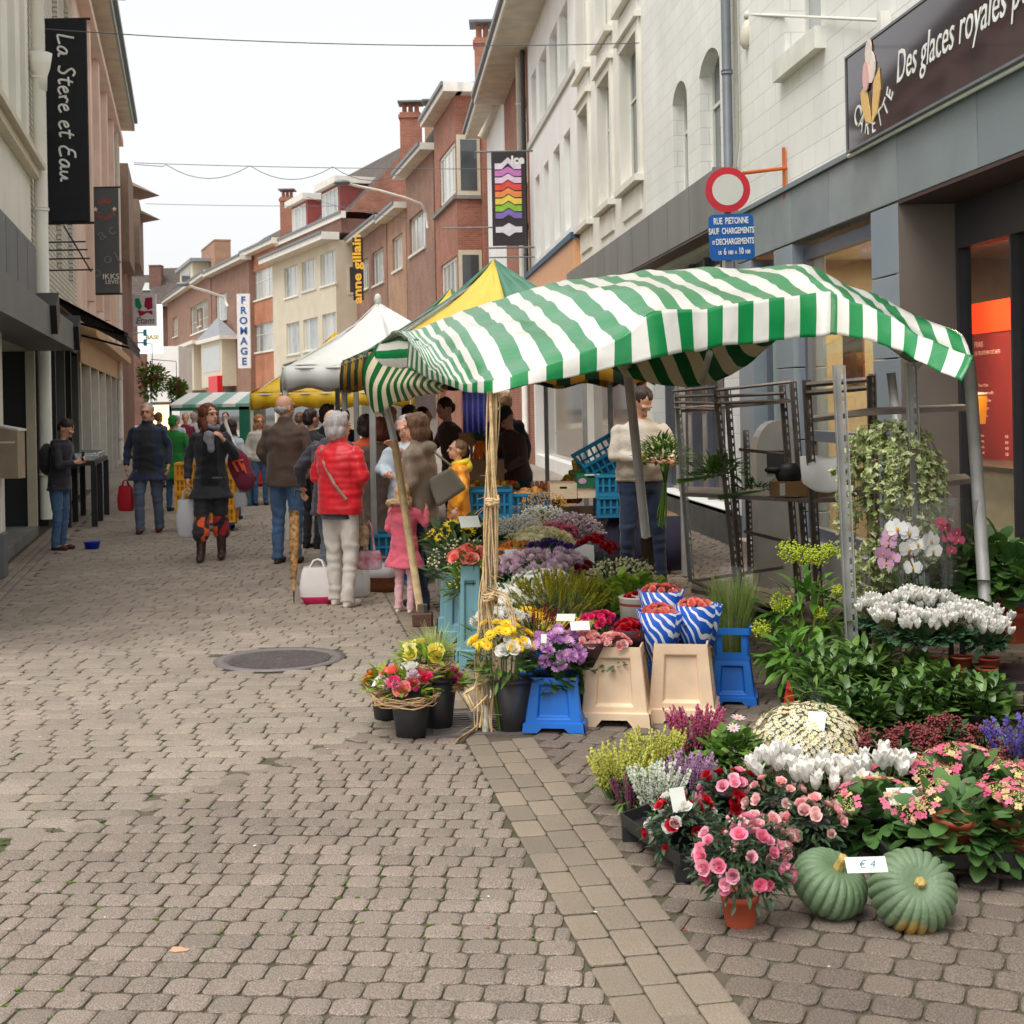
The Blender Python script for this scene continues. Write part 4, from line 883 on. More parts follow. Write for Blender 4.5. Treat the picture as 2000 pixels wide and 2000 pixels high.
# ice cream fascia sign
a=FR.px(1653,116,.12); b=FR.px(1655,295,.12); zt,zb=a[1],b[1]; s_0=a[0]
st=thing('shop_fascia_sign','long glossy dark shop sign with white italic lettering and a wafer emblem','shop sign',FR.w(s_0,.06,zb),FR.ang+PI)
Ws=8.0; Hs=zt-zb
M_sg=mat('gloss_plum',srgb(50,38,44),.06,var=.15,scale=.7,rv=0,spec=.9)
# local x now runs toward the camera, outward is -y
mb=MB(); mb.box(0,Ws,-.06,0.04,0,Hs); mb.build('panel',M_sg,st)
mb=MB(); mb.box(-.015,Ws,-.07,.04,-.02,0); mb.box(-.015,Ws,-.07,.04,Hs,Hs+.02); mb.box(-.02,0,-.07,.04,-.02,Hs+.02); mb.build('frame',M_zinc,st)
mb=MB(); mb.tube([(-.1,-.02,-.03),(Ws,-.02,-.03)],.018,6); mb.build('cable',M_sillw,st)
text('sign_text','Des glaces royales pour tous',.34,M_lett,st,Matrix.Translation((1.12,-.064,Hs*.53))@TXT,sx=.74,shear=.28,align='LEFT',ext=.002)
em=(.55,.44)
M_waf=mat('wafer',srgb(232,190,120),.6,var=.1,scale=30,rv=0); M_ice=mat('ice_scoop',srgb(238,222,210),.5,rv=0); M_icep=mat('ice_pink',srgb(232,180,176),.5,rv=0)
mb=MB()
mb.prism([(.36,.40),(.48,.44),(.56,.2),(.58,.11),(.46,.15),(.38,.27)],.01,0,Matrix.Translation((0,-.072,0))); mb.prism([(.62,.11),(.62,.25),(.66,.42),(.78,.5),(.8,.33),(.73,.17)],.01,0,Matrix.Translation((0,-.072,0))); mb.build('wafer_emblem',M_waf,st)
mb=MB(); mb.prism(petal((.60,.55),.1,.13,.2),.01,0,Matrix.Translation((0,-.074,0))); mb.prism(petal((.56,.68),.07,.1,-.2),.01,0,Matrix.Translation((0,-.076,0))); mb.build('scoop_emblem',M_ice,st)
mb=MB(); mb.prism(petal((.5,.5),.075,.12,0),.01,0,Matrix.Translation((0,-.078,0))); mb.build('scoop_emblem',M_icep,st)
for i,chh in enumerate('CARETTE'):
    a=R(212+i*19.5); text('arc_letter',chh,.2 if i else .25,M_lett,st,Matrix.Translation((.62+math.cos(a)*.43,-.064,.42+math.sin(a)*.33))@TXT@Matrix.Rotation(a+PI/2,4,'Z'),ext=.002,sx=.85)
# wall lamp on arm
sw=FR.s_(1745,25); wp=FR.w(sw,.08,FR.px(1745,25,.08)[1]); yl=wp.y+0
lp=P(1462,60,FR.w(FR.s_(1445,60),.25,0).y-.3)
t=thing('wall_floodlight','pale floodlight on a long horizontal rod above the round sign','floodlight',lp)
mb=MB(); q=wp-lp; e0=P(1462,28,lp.y)-lp; mb.tube([e0,(q.x,q.y,q.z)],.014,8); mb.box(q.x-.04,q.x+.04,q.y-.06,q.y+.06,q.z-.09,q.z+.06); mb.build('rod',M_sillw,t)
mb=MB(); mb.lathe([(.02,-.2),(.07,-.15),(.085,.0),(.06,.1),(.03,.13)],n=14,sx=1.0,sy=.9,mt=Matrix.Rotation(R(12),4,'Y')); mb.build('housing',mat('lamp_cream',srgb(200,196,178),.5),t,True); mb=MB(); mb.lathe([(.045,.13),(.05,.17),(.03,.21),(0,.21)],n=12); mb.build('joint',M_sillw,t,True)
# overhead wires
M_wire=mat('wire',srgb(90,92,96),.6)
def wire(p,q,sag,label,r=.009,n=16,name='overhead_wire'):
    pts=[p.lerp(q,i/n)-Vector((0,0,sag*4*(i/n)*(1-i/n))) for i in range(n+1)]; mb=MB(); mb.tube(pts,r,5); return tag(mb.build(name,M_wire,None),label,'wire')
wire(FL.w(FL.s_(62,60),.05,FL.px(62,55)[1]),FR.w(FR.s_(1255,84),.05,FR.px(1255,84)[1]),.12,'thin wire crossing high from the left downpipe to the cream house',.008)
wA=P(262,318,47); wB=P(1000,330,46); wire(wA,wB,.06,'thin straight wire crossing the street at mid height',.012)
mb=MB(); pts=[]
xs=[262,325,488,650,800]; 
for k in range(len(xs)-1):
    for i in range(8): t_=i/8; x=xs[k]+(xs[k+1]-xs[k])*t_; pts.append(P(x,321+(x-262)*.012+ (26*4*t_*(1-t_) if k else 4*t_),47))
mb.tube(pts,.012,5); tag(mb.build('overhead_wire',M_wire,None),'garland wire hanging in scallops below the straight wire','wire')
wire(P(285,398,70),P(700,402,70),.05,'faint far wire crossing the street above the roofs',.014)
wire(P(600,385,75),P(880,430,66),.3,'sagging wire in front of the brown plaster house',.014)
# curved street lamp arm
a=P(690,360,60); pts=[P(675,358,58),P(700,364,58.5),P(740,372,59),P(790,386,59.6),P(822,398,60),P(833,415,60.2),P(835,445,60.4)]
t=thing('street_lamp','slender curved street lamp arm fixed to the brown plaster house','street lamp',(0,0,0)); mb=MB(); mb.tube(pts,.06,8); mb.build('arm',M_sillw,t,True); mb=MB(); p=P(668,357,57.8); mb.ell(p,(.35,.3,.12)); mb.build('lamp_head',M_zinc,t,True)
pts=[P(362,556,80),P(380,562,81),P(410,571,82),P(436,580,83),P(444,598,83)]
t=thing('street_lamp','far street lamp arm above the pyramid roofed bay','street lamp',(0,0,0)); mb=MB(); mb.tube(pts,.08,8); mb.build('arm',M_sillw,t,True); mb=MB(); mb.ell(P(357,555,80),(.4,.3,.14)); mb.build('lamp_head',M_zinc,t,True)
# ---------------- market stalls ----------------
def cloth(name,rows,mats,parent,nu=4,nv=3,uvf=None,wr=.012,thick=.004,seed=0,smooth=True,mi=None):
    # rows: list of lists of Vector (same count); Catmull-Rom along columns, linear-smooth between rows
    def cr(l,n):
        o=[]
        for i in range(len(l)-1):
            p0=l[max(i-1,0)];p1=l[i];p2=l[i+1];p3=l[min(i+2,len(l)-1)]
            for k in range(n):
                t=k/n; o.append(.5*((2*p1)+(p2-p0)*t+(2*p0-5*p1+4*p2-p3)*t*t+(3*p1-p0-3*p2+p3)*t**3))
        o.append(l[-1]); return o
    R1=[cr(r,nu) for r in rows]; C=list(zip(*R1)); C=[cr(list(c),nv) for c in C]; Gd=list(zip(*C)); nr=len(Gd);nc=len(Gd[0])
    vs=[];uv=[];fs=[]
    L=[0]; ref=Gd[len(Gd)//2 if uvf!='front' else -1]
    for i in range(1,nc): L.append(L[-1]+(ref[i]-ref[i-1]).length)
    for j in range(nr):
        acc=0
        for i in range(nc):
            p=Gd[j][i].copy(); n_=noise.noise(Vector((p.x*3+seed,p.y*3,p.z*5)))*wr+noise.noise(Vector((p.x*9,p.y*9+seed,p.z*9)))*wr*.4
            p+=Vector((0,-.6,.8))*n_; vs.append(tuple(p)); uv.append((L[i],j/(nr-1)))
    for j in range(nr-1):
        for i in range(nc-1): fs.append((j*nc+i,j*nc+i+1,(j+1)*nc+i+1,(j+1)*nc+i))
    mb=MB(); mb.add(vs,fs,0 if mi is None else [mi(i%(nc-1)/(nc-1),i//(nc-1)/(nr-1)) for i in range(len(fs))],uv=uv)
    o=mb.build(name,mats,parent,smooth); md=o.modifiers.new('thick','SOLIDIFY'); md.thickness=thick; return o
GRN=srgb(0,142,72); WHT=srgb(240,238,230)
M_str=stripem('canopy_stripes',GRN,WHT,1/.21,trans=.2,off=.25,rough=.3); M_str.node_tree.nodes['Principled BSDF'].inputs['Coat Weight'].default_value=.6; M_str.node_tree.nodes['Principled BSDF'].inputs['Coat Roughness'].default_value=.3
gs=thing('flower_stall_canopy','green and white striped canopy of the flower stall on metal poles','market stall',G(1300,1300))
def vv(l): return [P(*q) for q in l]
rear=[(743,672,10.7),(770,655,10.7),(810,642,10.65),(870,622,10.6),(930,600,10.5),(1010,577,10.4),(1067,562,10.3),(1130,550,10.2),(1222,537,10.1),(1330,530,9.9),(1440,527,9.7),(1530,531,9.5),(1640,556,9.2),(1740,603,8.7),(1850,672,7.9)]
fold=[(800,664,9.6),(844,722,8.6),(899,746,7.7),(963,745,7.15),(1033,728,7.15),(1134,690,7.3),(1222,652,7.4),(1286,611,7.5),(1383,604,7.7),(1511,583,7.9),(1606,573,8.0),(1645,580,7.8),(1740,620,7.5),(1801,660,7.3),(1902,694,7.0)]
bott=[(795,716,9.6),(846,742,8.6),(899,760,7.7),(963,767,7.1),(1033,750,7.1),(1134,729,7.25),(1222,713,7.35),(1300,694,7.4),(1383,684,7.6),(1511,665,7.8),(1606,654,7.9),(1645,653,7.7),(1740,682,7.4),(1792,706,7.2),(1878,749,6.95)]
def toW(o,par): o.parent=par; o.matrix_parent_inverse=Matrix.Translation(par.location).inverted() if par.rotation_euler.z==0 else par.matrix_basis.inverted(); return o
A=vv(rear);B=vv(fold);C=vv(bott)
m1=[a.lerp(b,.35)+Vector((0,0,.05+.03*math.sin(i*2.4))) for i,(a,b) in enumerate(zip(A,B))]; m2=[a.lerp(b,.7)+Vector((0,0,.055+.03*math.sin(i*1.9+1))) for i,(a,b) in enumerate(zip(A,B))]; m3=[a.lerp(b,.93)+Vector((0,0,.012)) for a,b in zip(A,B)]
back=[a+Vector((-.02,.5,-.12)) for a in A]
toW(cloth('canopy',[back,A,m1,m2,m3,B],M_str,None,nu=8,nv=6,uvf='front',wr=.034),gs)
v1=[b.lerp(c,.5)+Vector((0,-.01,0)) for b,c in zip(B,C)]
toW(cloth('front_valance',[[b+Vector((0,-.004,.004)) for b in B],v1,C],M_str,None,nu=8,nv=4,uvf=None,wr=.022),gs)
# hanging rear flap (inside seen from below)
T1=vv([(1185,650,10.3),(1250,640,10.3),(1310,630,10.25),(1390,625,10.2),(1460,620,10.1),(1530,615,10)])
T2=vv([(1190,712,10.2),(1235,738,10.0),(1300,750,9.9),(1372,752,9.8),(1450,718,9.9),(1530,655,10)])
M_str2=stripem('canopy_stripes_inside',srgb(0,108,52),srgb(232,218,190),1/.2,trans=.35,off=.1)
o=cloth('rear_flap',[T1,[a.lerp(b,.55)+Vector((.0,.05,-.02)) for a,b in zip(T1,T2)],T2],M_str2,None,nu=8,nv=5,wr=.03)
uvl=o.data.uv_layers[0].data
for d in uvl: d.uv[0]+= -d.uv[1]*.25
toW(o,gs)
T1=vv([(738,668,10.75),(760,700,10.5),(790,712,10.1),(830,726,9.4),(876,744,8.8)])
T2=vv([(712,765,10.75),(735,806,10.5),(775,788,10.1),(828,775,9.4),(874,763,8.8)])
toW(cloth('side_flap',[T1,[a.lerp(b,.5)+Vector((-.05,-.05,0)) for a,b in zip(T1,T2)],T2],M_str2,None,nu=6,nv=5,wr=.03),gs)
T1=vv([(742,668,10.72),(780,664,10.2),(818,662,9.55)]); T2=vv([(734,722,10.7),(780,724,10.2),(822,727,9.5)])
M_str3=stripem('canopy_stripes_edge',GRN,WHT,2.0,trans=.28,axis=1,off=.3)
toW(cloth('end_valance',[T1,[a.lerp(b,.5)+Vector((-.02,-.04,0)) for a,b in zip(T1,T2)],T2],M_str3,None,nu=6,nv=5,wr=.02),gs)
M_gal=mat('galvanised',srgb(172,172,168),.5,metal=.2,var=.15,scale=8,bump=.1); M_stl=mat('old_steel',srgb(124,112,102),.5,metal=.2,var=.25,scale=9)
def pole(pts,r,name='pole',m=M_gal,par=gs,n=10):
    mb=MB(); mb.tube([P(*p) for p in pts],r,n); o=mb.build(name,m,None,True); return toW(o,par) if par else o
pole([(748,770,10.75),(770,860,10.75)],.028); pole([(770,860,10.76),(823,1205,10.76)],.03,m=mat('rope',srgb(212,184,138),.9,var=.2,scale=20,bump=.6,bscale=60))
pole([(1224,705,10.1),(1262,1052,11.2)],.036,m=mat('pole_pale',srgb(206,204,198),.5,rv=0)); pole([(1262,1048,11.2),(1274,1178,11.25)],.05,m=mat('rusty_base',srgb(92,74,64),.8,var=.3,scale=12))
pole([(965,752,7.2),(948,1428,7.12)],.018)
pole([(1893,706,7.8),(1925,1190,7.8)],.035); pole([(1740,728,9.6),(1752,830,9.6)],.03)
pole([(743,672,10.7),(1067,566,10.3),(1390,532,9.8),(1686,575,9.1),(1880,690,7.9)],.014,'rear_rail')
pole([(1386,690,7.7),(1372,745,9.8)],.02,'stay')
wt=G(826,1222); t=thing('wooden_weight_block','dark brown wooden block weighting the leaning rope wrapped pole','weight',wt)
mb=MB(); mb.bbox(-.075,.075,-.07,.07,0,.1,.008); mb.build('block',mat('dark_wood',srgb(92,62,48),.7,var=.25,scale=14,stretch=(1,6,6)),t); mb=MB(); mb.lathe([(.04,.1),(.04,.16),(0,.16)],n=10); mb.build('socket',M_stl,t)
# raffia rope bundle around front pole
M_rope=MC['rope']; rp=thing('raffia_rope_bundle','pale frayed raffia rope bundle hanging down the front stall pole','rope',G(948,1432))
mb=MB()
for i in range(15):
    ph=RNG.uniform(0,2*PI); k=RNG.uniform(.008,.032); pts=[]; n=26; zend=RNG.choice([.98,1.0,.75,.93])
    for j in range(n+1):
        t_=j/n*zend; py=765+t_*670; px=964-t_*16+ (22*math.exp(-((t_-.78)/.12)**2)*math.sin(ph)) ; q=P(px,py,7.12)
        q+=Vector((math.cos(ph+t_*5)*k*(1+.8*t_),math.sin(ph+t_*5)*k,0))+Vector((noise.noise(Vector((i,t_*7,0)))*.03*t_,0,0)); pts.append(q)
    mb.tube(pts,RNG.uniform(.003,.007),5)
toW(mb.build('hanging_strands',M_rope,None,True),rp)
mb=MB()
for kx,ky in((962,985),(955,1170),(943,1330)):
    c=P(kx,ky,7.09)
    for i in range(6):
        a=RNG.uniform(0,6); mb.tube([c+Vector((math.cos(a+q*1.05)*.034,math.sin(a+q*1.05)*.034,.004*q+RNG.uniform(-.02,.02))) for q in range(7)],.006,5)
toW(mb.build('knots',M_rope,None,True),rp)
mb=MB()
for i in range(46):
    k=RNG.random(); py=RNG.uniform(850,1420); q=P(962-(py-765)*.025,py,7.1); a=RNG.uniform(0,2*PI); l=RNG.uniform(.03,.13)*(1.5 if py>1250 else .7); d=Vector((math.cos(a),math.sin(a)*.5,RNG.uniform(-.8,.3)))*l
    mb.tube([q,q+d*.5+Vector((0,0,.01)),q+d],.0012,3)
for i in range(12):   # looped tail and the end lying on the ground
    o_=RNG.uniform(-.012,.012); a=[P(950,1150,7.08),P(985,1165,7.06),P(1000,1200,7.05),P(1003,1235,7.04)] if i<5 else [P(944,1290,7.08),P(930,1340,7.0),P(910,1350,6.98),P(925,1385,6.97),P(950,1360,7.0),G(958,1395,.03),G(920,1428,.02),G(893,1445,.02)]
    mb.tube([p+Vector((o_,o_,o_)) for p in a],.004,5)
toW(mb.build('frayed_ends',M_rope,None,True),rp)
# ---- pyramid tents ----
def tent(name,label,cs,apx,zE,zV,mats,facem,valm,posts,pm=M_gal,valuv=None,post_r=.03,finial=False):
    c0=Vector((sum(c[0] for c in cs)/4,sum(c[1] for c in cs)/4,0)); t=thing(name,label,'market tent',c0)
    cs=[Vector((c[0],c[1],0))-c0 for c in cs]; ap=Vector((apx[0],apx[1],apx[2]))-c0
    mb=MB(); k=0; N_=10
    for i in range(4):
        a=cs[i];b=cs[(i+1)%4]
        for h in range(2):
            p=a.lerp(b,h*.5); q=a.lerp(b,h*.5+.5); m_=facem[i][h]; n=8
            vs=[];fs=[]
            for r_ in range(n+1):
                for s_ in range(n+1):
                    e=p.lerp(q,s_/n); e=Vector((e.x,e.y,zE)); v=ap.lerp(e,r_/n); v.z-=.12*math.sin(PI*r_/n)+.02*math.sin(s_*2+r_); vs.append(tuple(v))
            for r_ in range(n):
                for s_ in range(n): fs.append((r_*(n+1)+s_,r_*(n+1)+s_+1,(r_+1)*(n+1)+s_+1,(r_+1)*(n+1)+s_))
            mb.add(vs,fs,m_,.3)
    o=mb.build('canopy',mats,t,True); md=o.modifiers.new('th','SOLIDIFY'); md.thickness=.004
    mb=MB()
    for i in range(4):
        a=cs[i];b=cs[(i+1)%4]; L_=(b-a).length; n=int(L_/.13); nn=(b-a).normalized().cross(Vector((0,0,1)))
        vs=[];fs=[]
        for s_ in range(n*2+1):
            e=a.lerp(b,s_/(n*2)); w_=nn*(.025*math.sin(s_*1.1)+.01)
            for z in(zE,(zE+zV)/2,zV-.03*math.cos(s_*.7)): vs.append((e.x+w_.x*(1 if z<zE else .3),e.y+w_.y*(1 if z<zE else .3),z))
        for s_ in range(n*2):
            for q in range(2): fs.append((s_*3+q,s_*3+3+q,s_*3+4+q,s_*3+1+q))
        mb.add(vs,fs,[valm[(j//(2*max(1,valuv or 1)))%len(valm)] for j in range(len(fs))],.3)
    o=mb.build('valance',mats,t,True); md=o.modifiers.new('th','SOLIDIFY'); md.thickness=.004
    for i in posts: mb=MB(); mb.bbox(-post_r,post_r,-post_r,post_r,0,zE,.006); o=mb.build('post',pm,t); o.location=cs[i]*.985
    mb=MB()
    for i in range(4): mb.tube([cs[i]+Vector((0,0,zE-.03)),cs[(i+1)%4]+Vector((0,0,zE-.03))],.015,6); mb.tube([cs[i]+Vector((0,0,zE-.05)),ap-Vector((0,0,.1))],.012,6)
    mb.build('frame',pm,t)
    if finial: mb=MB(); mb.ell(ap+Vector((0,0,.05)),(.05,.05,.08)); mb.build('finial',M_white,t,True)
    return t
M_ty=mat('tent_yellow',srgb(252,212,92),.5,var=.05,trans=.15,rv=0,bump=.1,bscale=8); M_tg=mat('tent_green',srgb(86,138,116),.5,var=.06,trans=.1,rv=0); M_tw=mat('tent_white',srgb(246,245,240),.5,var=.02,trans=.12,rv=0,bump=.1,bscale=6); M_tg2=mat('tent_dark_green',srgb(34,66,50),.5,var=.1,trans=.1,rv=0)
M_tyd=mat('tent_gold',srgb(214,160,52),.45,trans=.2,rv=0)
tent('pyramid_tent','green and yellow pyramid market tent directly behind the striped canopy',[(-1.32,13.1),(1.62,13.2),(1.15,16.2),(-1.95,16.2)],(-.16,14.7,3.15),2.16,1.84,[M_ty,M_tg,M_tg2,M_tyd],[(0,1),(1,1),(0,1),(1,1)],[3,2],[0,1,2,3],valuv=2)
tent('pyramid_tent','smaller looking green and yellow tent peeking out behind the first yellow one',[(-1.9,17.0),(.9,17.0),(.5,20),(-2.5,20)],(P(880,566,18.6).x,18.6,P(880,566,18.6).z),2.2,1.95,[M_ty,M_tg,M_tg2,M_tyd],[(0,1),(1,1),(0,1),(1,1)],[3,2],[0,1,2,3],valuv=2)
aw_=P(738,592,19.0); wl=P(553,715,17.6)
tent('pyramid_tent','white pyramid market tent left of the green and yellow tents',[(wl.x,17.6),(wl.x+3.0,17.6),(wl.x+2.6,20.6),(wl.x-.5,20.6)],(aw_.x,19.0,aw_.z),wl.z,wl.z-.27,[M_tw],[(0,0)]*4,[0],[0,3],pm=M_white,finial=True)
yl=P(489,768,26); tent('pyramid_tent','bright yellow market tent beyond the white one',[(yl.x,26),(yl.x+3,26),(yl.x+2.6,29),(yl.x-.4,29)],(yl.x+1.4,27.5,3.1),yl.z,yl.z-.28,[mat('tent_bright_yellow',srgb(255,204,40),.5,trans=.2,rv=0)],[(0,0)]*4,[0],[0,1,2,3],pm=M_white)
# far green and white flat awnings
t=thing('flat_awning_stall','far market stall with a sloping pale green and white flat awning','market stall',(P(410,840,36).x,36,0))
mb=MB(); x0,x1=P(330,800,36).x-t.location.x,P(486,800,36).x-t.location.x
n=6
for i in range(n): a=x0+(x1-x0)*i/n; b=x0+(x1-x0)*(i+1)/n; mb.add([(a,0,1.78),(b,0,1.78),(b,2.2,2.1),(a,2.2,2.1),(a,0,1.70),(b,0,1.70),(b,2.2,2.02),(a,2.2,2.02)],[(0,1,2,3),(0,4,5,1),(4,7,6,5)],i%2)
mb.build('awning',[M_tw,mat('awning_mint',srgb(150,200,186),.5,trans=.3,rv=0)],t); mb=MB()
mb.box(x1-.25,x1,0,2,0,1.7); mb.box(x0,x0+.06,0,.06,0,1.75); mb.box(x0,x1,.0,.03,1.62,1.7); mb.build('green_side',mat('stall_green',srgb(24,110,84),.6),t); mb=MB(); mb.box(x0+.5,x1-.4,.5,1.3,0,.9); mb.build('counter',M_cream,t)
# lower white shopfront far left street end
t=thing('white_shopfront_end','low white shopfront at the end of the street with warm lit window','building',(P(270,840,70).x,72,0)); mb=MB(); w_=P(330,840,72).x-P(262,840,72).x
mb.box(0,w_*.9,0,3,0,4.9); mb.build('wall',M_plw,t); mb=MB(); mb.box(w_*.1,w_*.6,-.06,-.01,.3,1.9); mb.build('lit_window',M_warm,t); mb=MB(); mb.box(w_*.05,w_*.65,-.08,-.062,.2,.3); mb.box(w_*.05,w_*.65,-.08,-.062,1.9,2.05); mb.build('window_frame',M_dgrey,t)
# lilac curtain
t=thing('lilac_curtain','lilac cloth hung behind the fruit stall','curtain',(P(923,850,17).x,17.2,0))
mb=MB(); vs=[];fs=[];n=30
for i in range(n+1):
    x=-.12+.27*i/n*1.1
    for z in(1.15,2.05): vs.append((x,.04*math.sin(i*.9),z))
for i in range(n): fs.append((2*i,2*i+2,2*i+3,2*i+1))
mb.add(vs,fs); o=mb.build('cloth',mat('lilac',srgb(150,152,236),.7,trans=.3,rv=0),t,True); md=o.modifiers.new('s','SOLIDIFY'); md.thickness=.004
mb=MB(); mb.tube([(-.2,0,2.06),(.3,0,2.06)],.012); mb.build('rail',M_gal,t)
# ---------------- fruit stall ----------------
tb=thing('produce_table','long produce table covered with a navy cloth','table',(.4,13.9,0),R(2))
TZ=.56
mb=MB(); mb.box(-.97,1.15,-.55,.95,TZ-.03,TZ); mb.build('table_top',mat('ply',srgb(150,120,90),.7),tb)
mb=MB(); n=60; vs=[];fs=[]
for i in range(n+1):
    x=-1.0+2.18*i/n; y=-.57-.02*math.sin(i*.8)
    for z in(TZ-.002,.25,.04): vs.append((x,y-(.02 if z<.3 else 0)*math.sin(i*.5),z))
for i in range(n):
    for q in(0,1): fs.append((i*3+q,i*3+3+q,i*3+4+q,i*3+1+q))
mb.add(vs,fs); o=mb.build('table_skirt',mat('navy_cloth',srgb(36,36,60),.9,var=.2),tb,True); md=o.modifiers.new('s','SOLIDIFY'); md.thickness=.005
for x in(-.9,1.05):
    for y in(-.45,.85): mb=MB(); mb.box(x-.025,x+.025,y-.025,y+.025,0,TZ-.03); mb.build('leg',M_stl,tb)
M_cbl=mat('crate_blue',srgb(34,132,176),.45,var=.08,rv=.1); M_cye=mat('crate_yellow',srgb(240,170,30),.45,var=.06)
def crate_bm(w,d,h,m=0,slot=True):
    mb=MB(); t_=.012
    for (x0,x1,y0,y1) in((-w/2,w/2,-d/2,-d/2+t_),(-w/2,w/2,d/2-t_,d/2),(-w/2,-w/2+t_,-d/2+t_,d/2-t_),(w/2-t_,w/2,-d/2+t_,d/2-t_)):
        if slot:
            mb.box(x0,x1,y0,y1,0,h*.16,m); mb.box(x0,x1,y0,y1,h*.84,h,m); mb.box(x0,x1,y0,y1,h*.44,h*.52,m)
            L_=max(x1-x0,y1-y0); k=max(3,int(L_/.06))
            for i in range(k+1):
                if x1-x0>y1-y0: c=x0+(x1-x0)*i/k; c=min(max(c,x0+.012),x1-.012); mb.box(c-.01,c+.01,y0-.003 if y0<0 else y0,y1 if y0<0 else y1+.003,h*.16,h*.84,m)
                else: c=y0+(y1-y0)*i/k; c=min(max(c,y0+.012),y1-.012); mb.box(x0-.003 if x0<0 else x0,x1 if x0<0 else x1+.003,c-.01,c+.01,h*.16,h*.84,m)
        else: mb.box(x0,x1,y0,y1,0,h,m)
        
    e=.012; mb.box(-w/2-e,w/2+e,-d/2-e,-d/2+.0,h-.025,h+.002,m); mb.box(-w/2-e,w/2+e,d/2,d/2+e,h-.025,h+.002,m); mb.box(-w/2-e,-w/2,-d/2,d/2,h-.025,h+.002,m); mb.box(w/2,w/2+e,-d/2,d/2,h-.025,h+.002,m)
    mb.box(-w/2+t_,w/2-t_,-d/2+t_,d/2-t_,.005,.015,m); 
    for sx in(-1,1): mb.box(sx*w/2-.012,sx*w/2+.012,-d/2-.006,-d/2+.01,0,h-.025,m)
    return mb
def crate(label,loc,w,d,h,m,rz=0,grp=None,rx=0,ry=0,inner=True):
    t=thing('crate',label,'crate',loc,rz,grp); t.rotation_euler=(rx,ry,rz); crate_bm(w,d,h).build('slatted_box',m,t)
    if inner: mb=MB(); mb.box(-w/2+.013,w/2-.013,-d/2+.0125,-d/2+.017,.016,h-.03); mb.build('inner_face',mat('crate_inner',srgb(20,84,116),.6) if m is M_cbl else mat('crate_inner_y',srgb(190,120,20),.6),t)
    return t
ca=P(958,1008,13.45); z0=TZ+.002
crate('blue slatted crate of dark produce at the left end of the fruit table',(P(958,1000,13.55).x,13.62,z0),.385,.5,.28,M_cbl,R(2))
crate('blue slatted crate of onions second from the left on the fruit table',(P(1036,1000,13.6).x,13.68,z0),.37,.5,.23,M_cbl,R(2))
def pile(name,label,cat,c,rx,ry,n,r,cols,zh=.06,grp=None,shape=None,stalk=False,rough=.4):
    t=thing(name,label,cat,c,0,grp); mb=MB()
    for i in range(n):
        a=RNG.uniform(0,2*PI); q=math.sqrt(RNG.random()); x=math.cos(a)*q*rx; y=math.sin(a)*q*ry; x=max(-rx,min(rx,x*1.25)); y=max(-ry,min(ry,y*1.25))
        z=zh*(1-(q)**2)*RNG.uniform(.4,1)+r*.5; k=r*RNG.uniform(.85,1.15); sh=shape or (1,1,.9)
        mt=Euler((RNG.uniform(0,3),RNG.uniform(0,3),RNG.uniform(0,3))).to_matrix()
        mb.ell((x,y,z),(k*sh[0],k*sh[1],k*sh[2]),RNG.randrange(len(cols)),10,7,mt.to_4x4())
    mb.build('produce',[mat('prod_%d_%d_%d'%c_,srgb(*c_),rough,var=.15,scale=14) for c_ in cols],t,True); 
    mb=MB(); mb.box(-rx,rx,-ry,ry,-.01,.004); mb.build('paper_liner',mat('liner_purple',srgb(90,50,60),.8),t)
    return t
pile('onions','golden onions heaped in the second blue crate','onions',(P(1036,960,13.7).x,13.7,z0+.15),.15,.2,60,.032,[(232,176,110),(216,150,84)],.1)
pile('potatoes','brown potatoes in the left blue crate','potatoes',(P(958,960,13.65).x,13.65,z0+.14),.16,.2,45,.03,[(150,96,70),(120,74,60)],.05)
pile('tomatoes','red tomatoes on the fruit table behind the left blue crate','tomatoes',(P(975,925,14.2).x,14.25,z0+.14),.3,.2,90,.03,[(222,92,66),(200,60,44)],.05)
pile('peppers','mixed red and yellow peppers at the back left of the fruit table','peppers',(P(955,905,14.6).x,14.6,z0+.2),.28,.16,60,.038,[(220,50,30),(240,170,40),(200,90,30),(90,110,40)],.08)
pile('oranges','heap of orange persimmons at the right of the fruit table','oranges',(P(1120,935,14.1).x,14.15,z0+.2),.34,.2,110,.03,[(232,120,60),(216,96,50)],.09)
pile('apples','dark red apples behind the white crate','apples',(P(1100,950,13.8).x,13.85,z0+.12),.16,.14,40,.03,[(150,50,50),(180,90,60)],.04)
pile('squash','yellow green squash pile on the fruit table','squash',(P(1135,890,14.4).x,14.4,z0+.26),.16,.16,26,.06,[(206,168,40),(130,130,40)],.14,shape=(.7,.7,1.5))
pile('squash','yellow gourds heaped behind the tilted blue crate','squash',(P(1185,865,14.7).x,14.7,z0+.36),.2,.14,34,.05,[(214,176,40),(120,120,36)],.1,shape=(.7,.7,1.4))
t=thing('egg_trays','grey cardboard tray of brown eggs on the fruit table','eggs',(P(1063,905,14.45).x,14.45,z0+.24),0); mb=MB(); mb.box(-.16,.16,-.14,.14,-.24,.0); mb.build('tray',mat('egg_card',srgb(120,104,96),.9),t); mb=MB()
for i in range(6):
    for j in range(5): mb.ell((-.13+i*.052,-.11+j*.052,.02),(.021,.021,.028),0,8,6)
mb.build('eggs',mat('egg',srgb(212,150,112),.5),t,True)
